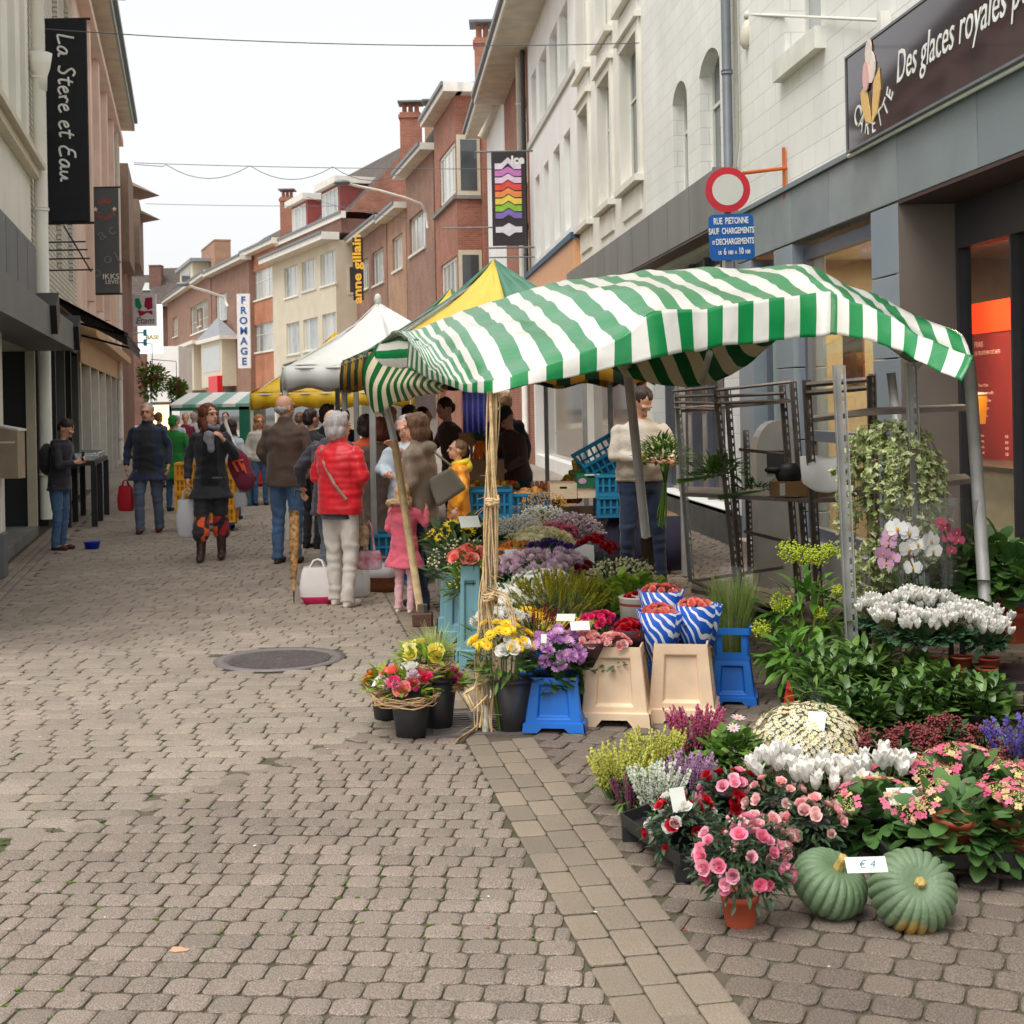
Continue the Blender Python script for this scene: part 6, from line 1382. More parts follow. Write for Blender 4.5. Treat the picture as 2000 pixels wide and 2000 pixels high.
# ---- low bouquets in black buckets beside the grate
def bouquet(cols):
    def f(t,c,r):
        foliage(t,c-Vector((0,0,.03)),(r,r,r*.6),90,LEAFL,.07,M_lfy,up=-.2)
        for nm,(mt_,n,s,T) in cols.items(): 
            blooms(t,c-Vector((0,0,.02)),(r*.85,r*.85,r*.55),n,T,s,mt_,up=.1,name=nm)
        mb=MB()
        for k in range(26):
            a0=RNG.uniform(0,6.28); rr_=r*RNG.uniform(.88,1.1); z=c.z-r*.42+RNG.uniform(-.02,.02); mb.tube([(math.cos(a0+j*.35)*rr_*(1+.04*math.sin(j+k)),math.sin(a0+j*.35)*rr_,z+.012*math.sin(j*1.3+k)) for j in range(8)],.0022,4)
        mb.build('straw_collar',mat('straw',srgb(196,160,116),.85,var=.2,rv=.2),t); wrap(t,(0,0,0),r*.3,r*.95,c.z-r*.9,c.z-r*.35)
        mb=MB()
        for i in range(12): a=RNG.uniform(0,6.28); mb.tube([(math.cos(a)*.02,math.sin(a)*.02,c.z-r*1.2),(math.cos(a)*r*.5,math.sin(a)*r*.5,c.z-.03)],.004,4)
        mb.build('stems',M_lf,t)
    return f
Yb=G(803,1445).y+.12
roundpot('plastic_bucket','foremost black plastic bucket holding the straw collared bouquet',(*G(803,1437).to_2d(),0),.075,.105,.25)
roundpot('plastic_bucket','black plastic bucket at the back left of the trio',(*G(757,1402).to_2d(),0),.07,.1,.25)
roundpot('plastic_bucket','empty looking black plastic bucket at the right of the trio next to the grate',(*G(855,1418).to_2d(),0),.075,.105,.25)
bunch('bouquet of pink orange and white blooms in a straw collar, nearest the manhole',792,1335,7.04,62,bouquet(dict(pink_carnation=(hot,6,.035,MUMS),white_rose=(wht,3,.032,ROSES),orange_rose=(sal,3,.03,ROSES),pale_rose=(lpk,4,.035,MUMS))))
bunch('small bouquet with an orange rose and pink blooms behind the straw collared one',752,1325,7.25,40,bouquet(dict(orange_rose=(org,3,.035,ROSES),red_rose=(red,2,.03,ROSES),pale_rose=(lpk,3,.03,MUMS))))
bunch('tall lime bouquet of pale yellow lisianthus and feathery grass',828,1278,7.2,50,bouquet(dict(yellow_rose=(yel2,9,.032,ROSES),cream_rose=(crm,4,.034,ROSES))))
t=thing('grass_tuft','feathery pale green grass plumes rising from the lime bouquet','grass',P(850,1290,7.2)); mb=MB()
for i in range(160):
    d=hemi(.25); l=RNG.uniform(.1,.2); mb.tube([(0,0,-.05),tuple(d*l*.6+Vector((0,0,.03))),tuple(d*l+Vector((0,0,.02)))],[.0016,.0012,.0006],3)
mb.build('blades',mat('plume_green',srgb(186,204,110),.7,trans=.3,rv=.1),t)
bunch('small bouquet with a pink carnation between the trio and the rope',872,1325,7.3,34,bouquet(dict(pink_carnation=(pnk,6,.035,MUMS))))
# ---- first row at the stall front
roundpot('plastic_bucket','single black plastic bucket between the rope and the blue bucket',(*G(1001,1425).to_2d(),0),.075,.112,.26)
def mixed(t,c,r):
    foliage(t,c-Vector((0,0,r*.5)),(r*.95,r*.95,r*1.0),170,LEAFL,.07,M_lf,up=-.6); blooms(t,c,(r*.9,r*.9,r*.8),54,[DAISY2],.028,[yel,org],name='yellow_freesias'); blooms(t,c-Vector((0,0,.02)),(r*.85,r*.85,r*.55),16,ROSES,.026,wht,name='white_freesias'); blooms(t,c,(r*.9,r*.9,r*.6),120,BUD,.008,M_oliv,name='solidago'); wrap(t,(0,0,0),r*.4,r*1.05,c.z-r*2.1,c.z-r*.1)
    mb=MB()
    for i in range(16): a=RNG.uniform(0,6.28); mb.tube([(math.cos(a)*.02,math.sin(a)*.02,-.12),(math.cos(a)*r*.5,math.sin(a)*r*.5,c.z-.05)],.004,4)
    mb.build('stems',M_lf,t)
bunch('yellow and white freesia bouquet in cellophane in the black bucket',982,1262,7.12,66,mixed)
sqbucket('short blue square bucket under the lilac pink flowers',(*G(1088,1418).to_2d(),0),.30,.235,.27,M_bkb,R(-9))
bunch('lilac pink hydrangea bunch above the short blue bucket',1082,1272,7.2,64,lambda t,c,r:(foliage(t,c-Vector((0,0,.09)),(r*.9,r*.8,.14),150,LEAFR,.075,M_lfd,up=-.9),blooms(t,c-Vector((0,0,.02)),(r*.95,r*.8,r*.75),44,MUMS,.034,lil,up=-.3),blooms(t,c,(r*.9,r*.8,r*.8),14,DAISY2,.03,[lil,grc],name='open_blossoms')))
sqbucket('cream square flower bucket with dark scuffs under the pink roses',(*G(1207,1405).to_2d(),0),.35,.275,.40,M_bkc,R(-10))
sqbucket('clean cream square flower bucket under the blue wrapped roses',(*G(1335,1398).to_2d(),0),.35,.275,.40,M_bkc,R(-10))
sqbucket('blue double height flower bucket holding the grass stems',(*G(1432,1368).to_2d(),0),.25,.19,.24,M_bkb,R(-10),two=True)
def roses(m,n=26,s=.026,wm=None,fl=.55,lf=True,wl=1.15):
    def f(t,c,r):
        blooms(t,c-Vector((0,0,r*.2)),(r*.82,r*.82,r*fl),n,ROSES,s,m,up=.05,name='roses')
        if lf: foliage(t,c-Vector((0,0,r*.9)),(r*.7,r*.7,r*.8),50,LEAFL,.05,M_lfd,up=-.8)
        wrap(t,(0,0,0),r*(.5 if wl<1.5 else .62),r*1.06,c.z-r*wl,c.z-r*.0,wm)
        mb=MB()
        for i in range(10): a=RNG.uniform(0,6.28); mb.tube([(0,0,-.05),(math.cos(a)*r*.5,math.sin(a)*r*.5,c.z-r*.3)],.004,4)
        mb.build('stems',M_lf,t)
    return f
M_dwr=mat('dark_paper',srgb(66,34,40),.5,var=.1,rv=0)
M_pbw=stripem('blue_white_paper',srgb(28,96,206),srgb(236,240,248),0,trans=.2,duty=.5); 
nt=M_pbw.node_tree  # wavy blue/white print
for n_ in list(nt.nodes):
    if n_.type=='MATH' and n_.operation=='GREATER_THAN': gt=n_
tc=nt.nodes.new('ShaderNodeTexCoord'); mp=nt.nodes.new('ShaderNodeMapping'); mp.inputs['Rotation'].default_value=(0,.5,.6); wv=nt.nodes.new('ShaderNodeTexWave'); wv.inputs['Scale'].default_value=9; wv.inputs['Distortion'].default_value=6; wv.inputs['Detail'].default_value=1.5
nt.links.new(tc.outputs['Object'],mp.inputs[0]); nt.links.new(mp.outputs[0],wv.inputs[0]); nt.links.new(wv.outputs[1],gt.inputs[0]); gt.inputs[1].default_value=.72
bunch('cream and pink rose bunch at the front edge of the scuffed cream bucket',1141,1250,7.26,44,roses(pkw,50,.017,M_dwr))
bunch('second cream and pink rose bunch to the right in the scuffed cream bucket',1200,1252,7.26,36,roses(pkw,40,.017))
bunch('bright red rose bunch in dark paper behind the cream and pink roses',1232,1226,7.42,40,roses(red,44,.018,M_dwr))
bunch('dark pink rose bunch in clear wrap behind the cream and pink roses',1170,1210,7.55,38,roses(hot,30,.019))
bunch('salmon roses in blue and white printed paper, left cone of the clean bucket',1288,1192,7.4,42,roses(sal,40,.017,M_pbw,.4,True,2.3))
bunch('salmon roses in blue and white printed paper, right cone of the clean bucket',1358,1180,7.42,38,roses(sal,34,.017,M_pbw,.4,True,2.5))
bunch('salmon roses in printed paper half hidden behind the two front cones',1290,1152,7.6,42,roses(sal,34,.018,M_pbw,.4,True,2.3))
def paper(lab,px,py,Y,r0,r1,h,m=M_pbw):
    p=P(px,py,Y); t=thing('paper_cone',lab,'wrapping paper',p); wrap(t,(0,0,0),r0,r1,0,h,m,'paper'); mb=MB(); mb.lathe([(r0,0),(0,.004)],n=16); mb.build('paper_base',m,t)
paper('crumpled blue printed paper sleeve standing in the clean cream bucket',1296,1270,7.42,.07,.12,.2); paper('blue printed paper sleeve at the right side of the clean cream bucket',1372,1262,7.46,.06,.11,.22)
def grassb(n,L_,m,r0=.05,r1=.14):
    def f(t,c,r):
        mb=MB()
        for i in range(n):
            a=RNG.uniform(0,6.28); q=math.sqrt(RNG.random()); x,y=math.cos(a)*q,math.sin(a)*q; l=L_*RNG.uniform(.7,1.1); k=RNG.uniform(-.05,.05)
            mb.tube([(x*r0,y*r0,-.12),(x*(r0+r1)/2,y*(r0+r1)/2,l*.5),(x*r1+k,y*r1+k,l)],[.002,.0016,.0007],3)
        mb.build('grass_blades',m,t); wrap(t,(0,0,0),r0*1.6,r1*1.15,.02,L_*1.12)
    return f
bunch('bunch of fine green grass stems in tall clear sleeve',1428,1150,7.78,55,grassb(420,.40,mat('bear_grass',srgb(150,164,80),.6,col2=srgb(110,136,64),trans=.2,rv=.2),.045,.15),cat='grass')
# large white bucket with lettering
p=P(1247,1215,8.0); t=thing('printed_tub','white printed plastic tub with red bordered top','tub',p)
mb=MB(); mb.lathe([(.095,-.12),(.108,.14),(.113,.145),(.105,.15),(.09,-.1),(0,-.1)],n=28); mb.build('tub_body',mat('tub_white',srgb(232,224,214),.4,var=.03),t,True)
mb=MB(); mb.lathe([(.1075,.10),(.1085,.115)],n=28); mb.F=[(a,b) for a,b in mb.F if a.shape[1]==4]; mb.build('printed_band',mat('band_brown',srgb(150,70,50),.5),t,True)
text('script','Ca',.07,mat('ink_grey',srgb(90,90,90),.6),t,Matrix.Translation((.02,-.109,.03))@TXT,shear=.4)
blooms(t,(0,0,.13),(.07,.07,.03),9,ROSES,.02,red,name='red_label')
# ---- second row and up: each with its own bucket hidden behind the front row
RB='bucket'
def B(label,px,py,Y,hw,f,bl,bm=None,kind='sq'): return bunch(label,px,py,Y,hw*1.15,f,bucket=kind,bl=bl,bm=bm)
B('white chrysanthemum bunch beside the rope in the second row',975,1208,7.75,48,dome(MUMS,.034,26,wht,60),'cream bucket under the white chrysanthemums by the rope')
B('bright yellow chrysanthemum bunch in the second row',1028,1198,7.9,40,dome([DAISY2],.034,30,[yel,gold],60),'cream bucket under the yellow chrysanthemums')
B('deep crimson celosia bunch in the middle of the front rows',1048,1230,7.6,46,dome(SPK,.09,44,[drd,drd],40,flat=.45),'blue bucket under the crimson celosia',M_bkb)
B('pale yellow gladiolus bunch right of the crimson celosia',1108,1222,7.75,46,dome(ROSES,.028,30,yel2,60),'cream bucket under the pale yellow gladioli')
B('mustard yellow solidago bunch in the third row',1092,1172,8.3,62,dome(SPK,.12,120,[M_oliv,M_lfy],60,flat=.5,wrapm=True),'cream bucket under the solidago')
B('large white daisy bunch in the third row',1062,1130,8.8,60,dome([DAISY2],.03,60,[wht,grc],90),'cream bucket under the large daisies')
B('small white daisy bunch near the rope in the third row',1018,1155,8.4,46,dome([DAISY2],.028,40,[wht,grc],90),'cream bucket under the small daisies')
B('white daisy bunch left of the solidago',985,1150,8.6,34,dome([DAISY2],.028,24,[wht,grc],70),'cream bucket left of the solidago')
B('pile of fresh green lettuce leaved foliage behind the printed tub',1230,1150,8.6,72,dome(MUMS,.05,14,M_lfy,260,LEAFR,.075,M_lfy),'blue bucket under the green foliage',M_bkb)
B('snowberry bunch of dark leaves and white berries behind the green foliage',1215,1112,9.2,60,dome([BUD],.0095,200,crm,240,LEAFL,.06,M_lfd,flat=.7),'cream bucket under the snowberries')
B('pinkish white chrysanthemum bunch in the fourth row',1035,1098,9.3,60,dome(MUMS,.042,36,lpk,60),'cream bucket under the pinkish chrysanthemums')
B('second pinkish white chrysanthemum bunch right of the first',1090,1092,9.5,40,dome(MUMS,.042,20,lpk,40),'cream bucket under the second pinkish bunch')
B('orange sunflower like bunch behind the rope',1000,1082,9.6,46,dome([SUN],.045,36,[org,brn],60,flat=.45),'blue bucket under the orange sunflowers',M_bkb)
B('orange daisy bunch left of the rope',935,1105,9.4,34,dome([DAISY],.035,24,[org,brn],60),'cream bucket left of the rope')
B('wine red rose bunch in white printed sleeve in the fourth row',1132,1112,9.4,36,roses(drd,26,.024),'cream bucket under the wine red roses')
B('red rose bunch in clear wrap near the florist',1160,1068,10.1,44,roses(red,34,.026),'cream bucket under the red roses near the florist')
B('violet blue aster bunch',1072,1072,10.0,48,dome(MUMS,.03,46,vio,60),'cream bucket under the violet asters')
B('cream white rose bunch in the fifth row',1052,1052,10.5,56,dome(ROSES,.036,46,crm,50),'cream bucket under the cream roses')
B('small orange bunch with green buds in the fifth row',1008,1068,10.2,36,dome([BUD],.018,90,[org],90,LEAFN,.06),'cream bucket under the orange buds')
B('gypsophila haze in cellophane in the back row',1010,1030,10.9,56,dome([BUD],.008,500,wht,80,LEAFN,.06,M_lf,flat=.8,wrapm=True),'cream bucket under the gypsophila')
B('white and green filler bunch in cellophane at the very back',1060,1005,11.4,48,dome([BUD],.01,160,wht,140,LEAFN,.07,M_lf,flat=.7,wrapm=True),'cream bucket at the very back')
B('small pink waxflower bunch in tall cellophane cone',1120,1022,11.2,52,dome([BUD],.012,160,lpk,160,LEAFN,.06,M_lfd,flat=.8,wrapm=True),'cream bucket under the waxflowers')
B('dusty pink waxflower bunch left of the cone',1088,1032,11.0,36,dome([BUD],.013,140,pnk,90,LEAFN,.06,M_lfd,flat=.7),'cream bucket under the dusty pink bunch')
B('airy brown grass bunch in front of the fruit crates',1062,975,12.0,44,dome([BUD],.006,120,gold,160,LEAFN,.05,mat('dry_grass',srgb(140,120,96),.8,rv=.2),flat=.7),'bucket under the airy brown grass')
B('sunflower bunch with broad leaves at the left back of the stall',900,1035,10.4,56,dome([SUN],.05,9,[yel,brn],170,LEAFR,.11,M_lfd,wrapm=True,flat=.7),'pale teal tall bucket at the left end of the stall',M_bkt)
B('dark green leafy filler bunch left of the rope',905,1075,9.9,60,dome([BUD],.01,60,crm,240,LEAFL,.1,M_lfd,wrapm=True,flat=.8),'tall teal bucket standing left of the rope',M_bkt)
B('green foliage sheaf at the left front corner of the stall',925,1125,9.2,44,dome([BUD],.01,40,yel2,160,LEAFL,.09,M_lf,flat=.8,wrapm=True),'teal bucket at the left front corner of the stall',M_bkt)
B('peach lily buds by the left edge of the stall',918,1080,8.9,30,dome(ROSES,.03,8,sal,40,LEAFL,.08),'teal bucket at the left edge with peach lilies',M_bkt)
# clear white sleeve with zig-zag card
p=P(1105,1085,9.9); t=thing('printed_sleeve','white printed flower sleeve lying across the back rows','wrapping paper',p); mb=MB(); mb.prism([(-.16,-.05),(.14,.08),(.2,.07),(.2,-.06)],.02,0,Matrix.Rotation(R(-20),4,'X')); mb.build('sleeve',M_tw,t); mb=MB(); mb.prism([(-.12,-.045),(.06,.03),(.08,.0)],.004,0,Matrix.Translation((0,-.006,0))@Matrix.Rotation(R(-20),4,'X')); mb.build('printed_stripe',drd,t)
M_card=mat('price_card',srgb(232,234,226),.6,var=.03,rv=0); M_ink=mat('pen_ink',srgb(90,130,130),.7,rv=0)
def card(label,px,py,Y,w,h,rot=(60,0,0),txt=None,sz=.04):
    p=P(px,py,Y); t=thing('price_card',label,'price card',p); t.rotation_euler=tuple(R(a) for a in rot)
    mb=MB(); mb.box(-w/2,w/2,-h/2,h/2,-.0006,.0006); mb.build('card',M_card,t)
    if txt: text('price',txt,sz,M_ink,t,Matrix.Translation((0,0,.001)),ext=.0004,shear=.3)
card('blank white card on the sunflowers at the left back',917,1019,10.1,.15,.1,(50,0,20)); card('small white card tucked in the orange sunflowers',1000,1081,9.4,.1,.06,(60,0,30)); card('white card lying on the cream and pink roses',1133,1222,7.2,.1,.05,(55,0,8)); card('small card standing in the pale yellow gladioli',1105,1206,7.5,.1,.06,(30,0,-10)); card('tiny card among the lilac pink hydrangeas',1062,1252,7.1,.03,.07,(80,0,-15))
# ---------------- right hand plant display ----------------
def tray(label,pts,z=.05,h=.05):
    c=sum((Vector(p) for p in pts),Vector())/len(pts); t=thing('plant_tray',label,'tray',(c.x,c.y,0)); mb=MB(); n=len(pts)
    for ins,z0,z1 in((0,z,z+h),):
        o=[Vector((p[0]-c.x,p[1]-c.y,0)) for p in pts]; i_=[q*.96 for q in o]
        vs=[(*q.to_2d(),z0) for q in o]+[(*(q*1.02).to_2d(),z1) for q in o]+[(*(q*.99).to_2d(),z1) for q in o]+[(*(q*.97).to_2d(),z0+.01) for q in o]
        fs=[tuple(range(n-1,-1,-1)),tuple(range(3*n,4*n))]
        for k in range(3):
            for j in range(n): fs.append((k*n+j,k*n+(j+1)%n,(k+1)*n+(j+1)%n,(k+1)*n+j))
        mb.add(vs,fs)
    for q in o: mb.box(q.x*.9-.03,q.x*.9+.03,q.y*.9-.03,q.y*.9+.03,0,z)
    mb.build('tray_body',M_blk,t); return t
def gp(*l): return [G(*q) for q in l]
tray('black plastic tray under the heathers and red azaleas',gp((1215,1640),(1330,1725),(1530,1700),(1430,1560)))
tray('black plastic tray under the hydrangeas at the right edge',[Vector((1.25,4.72,0)),Vector((1.95,4.72,0)),Vector((1.95,5.5,0)),Vector((1.25,5.5,0))],.07,.05)
M_terr=mat('terracotta',srgb(196,92,62),.7,var=.1,scale=8,rv=.05)
def plant(label,c,r,zc,parts,cat='plant',name='potted_plant',pot=None,grp=None):
    t=thing(name,label,cat,(c[0],c[1],0),0,grp)
    if pot:
        r0,r1,h,m,z=pot; mb=MB(); mb.lathe([(r0*.95,z),(r0,z+.004),(r1*.97,z+h*.8),(r1,z+h*.8),(r1*1.03,z+h),(r1*.94,z+h),(r1*.9,z+h*.85),(0,z+h*.85)],n=26); mb.build('pot',m,t,True)
        mb=MB(); mb.lathe([(r1*.9,z+h*.86),(0,z+h*.88)],n=14); mb.build('soil',M_soil,t)
    parts(t,Vector((0,0,zc)),r); return t
# terracotta azalea
g0=G(1446,1806)
def azalea(ms,nb,nl,s=.03,fold=.6,bud=0):
    def f(t,c,r):
        foliage(t,c,(r,r,r*.82),nl,LEAFL2,.036,M_az,up=-.75,inner=.5,lift=.25,stems=10)
        for nm,m_ in ms: blooms(t,c+Vector((0,-.01,.01)),(r*.98,r*.98,r*.85),nb,ROSES,s,m_,up=-.35,name=nm,tiltup=.1)
        if bud: blooms(t,c,(r,r,r*.9),bud,BUD,.01,ms[0][1],up=-.3,name='buds')
    return f
M_az=mat('azalea_leaf',srgb(66,90,58),.4,col2=srgb(40,66,42),var=.2,scale=14,trans=.1,rv=.25)
pink2=fm('azalea_pink',(252,190,206),(244,130,166)); pinkw=fm('azalea_blush',(250,214,210),(240,170,170))
plant('pink azalea in a terracotta pot standing alone in front',(g0.x,g0.y),.158,.185,azalea([('blossoms',pink2)],30,560,.018,bud=14),pot=(.047,.06,.1,M_terr,.0),name='potted_azalea',cat='azalea')
for i,(x,y,r,ms,lb) in enumerate(((1335,1612,.17,[('red_blossoms',red),('white_blossoms',wht)],'red and white azalea at the left front of the tray'),(1425,1575,.16,[('red_blossoms',red),('pink_blossoms',pink2)],'red and pink azalea behind the white card'),(1520,1600,.16,[('blush_blossoms',pinkw)],'blush pink azalea in the middle of the tray'),(1590,1640,.15,[('blush_blossoms',pinkw)],'pale pink azalea just above the left pumpkin'),(1480,1660,.14,[('blush_blossoms',pinkw)],'small blush azalea behind the terracotta potted one'))):
    Y=4.95+[.1,.45,.3,.05,-.1][i]; p=P(x,y,Y); plant(lb,(p.x,Y),r*.8,max(p.z-.03,.12),azalea(ms,18 if len(ms)>1 else 32,400,.017),pot=(.05,.062,.1,M_blk,.06),name='potted_azalea',cat='azalea')
# pumpkins
M_pk0=mat('pumpkin_plain_green',srgb(124,142,110),.5,col2=srgb(100,124,90),var=.3,scale=16,bump=.35,bscale=60,rv=0); M_pk=mat('pumpkin_green',srgb(124,140,112),.5,col2=srgb(104,126,94),var=.3,scale=16,bump=.35,bscale=60,rv=0); M_stem=mat('pumpkin_stem',srgb(196,168,96),.8,var=.2,scale=30,bump=.5)
nt=M_pk.node_tree; b=nt.nodes['Principled BSDF']; src=b.inputs['Base Color'].links[0].from_socket; tc=nt.nodes.new('ShaderNodeTexCoord'); sp=nt.nodes.new('ShaderNodeSeparateXYZ'); nz=nt.nodes.new('ShaderNodeTexNoise'); nz.inputs['Scale'].default_value=6; ma=nt.nodes.new('ShaderNodeMath'); ma.operation='MULTIPLY_ADD'; ma.inputs[1].default_value=.07; mr=nt.nodes.new('ShaderNodeMapRange'); mr.inputs[1].default_value=-.07; mr.inputs[2].default_value=-.10; mr.inputs[3].default_value=0; mr.inputs[4].default_value=.85; mx=nt.nodes.new('ShaderNodeMixRGB'); mx.inputs[2].default_value=(*srgb(206,150,50),1)
nt.links.new(tc.outputs['Object'],sp.inputs[0]); nt.links.new(tc.outputs['Object'],nz.inputs[0]); nt.links.new(nz.outputs[0],ma.inputs[0]); nt.links.new(sp.outputs[1],ma.inputs[2]); nt.links.new(ma.outputs[0],mr.inputs[0]); nt.links.new(mr.outputs[0],mx.inputs[0]); nt.links.new(src,mx.inputs[1]); nt.links.new(mx.outputs[0],b.inputs['Base Color'])
def pumpkin(label,px,py,rad,tilt,ribs,yellow):
    Y=G(px,py).y+rad*.55; p=G(px,py); t=thing('pumpkin',label,'pumpkin',(P(px,py,Y).x,Y,rad*.76)); t.rotation_euler=(R(tilt[0]),R(tilt[1]),RNG.uniform(0,1) if not yellow else 0)
    mb=MB(); n=ribs*10; k=22; vs=[];fs=[]
    for i in range(k+1):
        a=R(-90+180*i/k)
        for j in range(n):
            th=2*PI*j/n; rb=1-.10*(1-abs(math.sin(th*ribs/2)))**1.6*math.cos(a)**.5 if abs(math.cos(a))>1e-3 else 1
            q=rad*math.cos(a)**.8*rb*(1+.02*math.sin(th*2+1)) if math.cos(a)>1e-3 else .0001
            z=rad*.68*math.sin(a); dip=.20*rad*math.exp(-(q/(rad*.35))**2); z-=dip*(1 if a>0 else -1)
            wob=noise.noise(Vector((q*math.cos(th)*14,q*math.sin(th)*14,z*14)))*.0022
            vs.append((q*math.cos(th)+wob,q*math.sin(th)+wob,z+wob))
    for i in range(k):
        for j in range(n): fs.append((i*n+j,i*n+(j+1)%n,(i+1)*n+(j+1)%n,(i+1)*n+j))
    mb.add(vs,fs); mb.build('skin',M_pk if yellow else M_pk0,t,True)
    mb=MB(); zt=rad*.68*.80
    hh=.045 if not yellow else .012
    mb.lathe([(.02,zt-.03),(.016,zt),(.013,zt+hh*.6),(.016,zt+hh),(.006,zt+hh),(0,zt+hh-.002)],n=18,fn=lambda th,r,z:r*(1+.12*math.sin(th*6))); mb.build('stalk',M_stem,t,True)
    return t
pumpkin('left green ribbed pumpkin with an upright stalk',1622,1800,.127,(30,-6,),22,False)
pumpkin('right green ribbed pumpkin with a yellow underside patch',1784,1824,.138,(52,8),24,True)
card('price card resting between the two pumpkins',1692,1689,4.3,.125,.05,(48,0,2),'€ 4',.036)
# heathers
def heather(label,px,py,Y,hw,h,m,n,tip=None):
    p=P(px,py,Y); r=hw/sc(Y); t=thing('heather_plant',label,'heather',(p.x,Y,.04)); mb=MB()
    for i in range(n):
        a=RNG.uniform(0,6.28); q=math.sqrt(RNG.random()); x,y=math.cos(a)*q*r,math.sin(a)*q*r; d=Vector((x/r*.45,y/r*.45,1)); l=h*RNG.uniform(.6,.85)
        mb.inst(RNG.choice(SPK),Matrix.Translation((x*.7,y*.7,max(p.z-.04-h*.55,.0)))@d.to_track_quat('Z','Y').to_matrix().to_4x4()@rotz(RNG.uniform(0,6))@Matrix.Diagonal((l*.85,l*.85,l,1)))
    mb.build('flower_spikes',[m,tip or M_lf],t); foliage(t,(0,0,max(p.z-.1,.05)),(r,r,.1),60,LEAFN,.05,M_lf,up=-.5)
    mb=MB(); mb.lathe([(r*.5,0),(r*.7,.08),(r*.6,.08)],n=18); mb.build('pot',M_blk,t)
hy=fm('heather_yellow',(226,222,110),(200,200,90)); hw_=fm('heather_white',(226,230,214)); hp=fm('heather_purple',(150,70,120),(120,50,90)); hk=fm('heather_pink',(214,110,150),(190,80,120)); hl=fm('heather_lilac',(196,150,190))
heather('yellow green heather at the far left of the plant trays',1215,1520,5.75,48,.26,hy,90)
heather('yellow heather behind the white one',1285,1490,6.1,46,.24,hy,80)
heather('small dark purple heather squeezed between yellow and white heathers',1230,1560,5.55,22,.18,hp,40)
heather('white heather with silvery spikes',1285,1560,5.5,36,.24,hw_,80)
heather('lilac heather between the white one and the azaleas',1345,1525,5.7,36,.24,hl,80)
heather('tall pink heather standing behind the lilac one',1362,1445,6.4,44,.28,hk,80)
card('white card stuck in the red azalea',1325,1562,5.0,.06,.085,(70,0,25))
# leafy anemone
def mk(label,px,py,Y,hw,f,zc=None,pot=None,name='potted_plant',cat='plant'):
    p=P(px,py,Y); r=hw/sc(Y); return plant(label,(p.x,Y),r,p.z,f,pot=pot,name=name,cat=cat)
PT=(.07,.09,.11,M_blk,.02)
mk('bushy mid green anemone plant with a few pale blooms',1435,1475,6.0,62,lambda t,c,r:(foliage(t,c,(r,r,r*.8),300,LEAFR,.05,M_lf,up=-.6,stems=8),blooms(t,c,(r*1.1,r,r*1.3),4,[DAISY],.03,[lpk,gold],up=.4)),pot=PT)
# white chrysanthemum ball
def ball(t,c,r):
    foliage(t,c,(r*.93,r*.93,r*.68),260,LEAFL,.05,M_lfd,up=-.7,inner=.6)
    mb=MB(); n=620
    for i in range(n):
        z=1-1.35*(i+.5)/n; a=i*2.39996; q=math.sqrt(max(0,1-z*z)); d=Vector((math.cos(a)*q,math.sin(a)*q,z)); p=c+Vector((d.x*r,d.y*r,d.z*r*.72))*RNG.uniform(.95,1.03)
        mb.inst(DAISY,orient(p,d+Vector((RNG.gauss(0,.25),RNG.gauss(0,.25),.25)),RNG.uniform(.0125,.0175)))
    mb.build('blossoms',[fm('mum_cream',(250,246,226),(248,240,190),rv=.06),gold],t,True)
mk('big dome of small cream white chrysanthemums with yellow eyes',1578,1452,6.1,108,ball,pot=(.09,.12,.14,M_blk,0),name='chrysanthemum_plant',cat='chrysanthemum')
card('blank card lying on top of the white chrysanthemum dome',1595,1408,5.95,.075,.085,(50,0,-25))
# white cyclamens foreground
def cyclamen(nb,s,lf=110,ls=.06,spread=1,leafm=None,zr=.6):
    def f(t,c,r):
        foliage(t,c-Vector((0,0,r*.8)),(r*1.05,r*1.0,r*.5),lf,LEAFR,ls,leafm or M_lfd,up=-.3,lift=.1)
        mb=MB(); st=MB()
        for i in range(nb):
            a=RNG.uniform(0,6.28); q=math.sqrt(RNG.random()); p=c+Vector((math.cos(a)*q*r*spread,math.sin(a)*q*r*.8,(1-q*q)*r*zr*.6+RNG.uniform(-.16,.2)*r)); d=(math.cos(a)*q*.35,math.sin(a)*q*.35-.1,1)
            mb.inst(RNG.choice(CYC),orient(p,d,s*RNG.uniform(.8,1.15))); st.tube([c-Vector((0,0,r*.9)),p],.0013,4)
        mb.build('blossoms',wht,t,True); st.build('flower_stems',mat('cyc_stem',srgb(120,110,70),.6),t)
    return f
for i,(x,y,Y,hw,n,lb) in enumerate(((1525,1508,5.45,60,22,'white cyclamen with large petals, leftmost of the front three'),(1615,1530,5.3,66,32,'white cyclamen with the fullest bloom, in front of the chrysanthemum dome'),(1725,1510,5.45,58,20,'white cyclamen partly behind the price card near the hydrangeas'))):
    mk(lb,x,y,Y,hw,cyclamen(n,.048),pot=(.06,.075,.1,M_blk,.02),name='cyclamen_plant',cat='cyclamen')
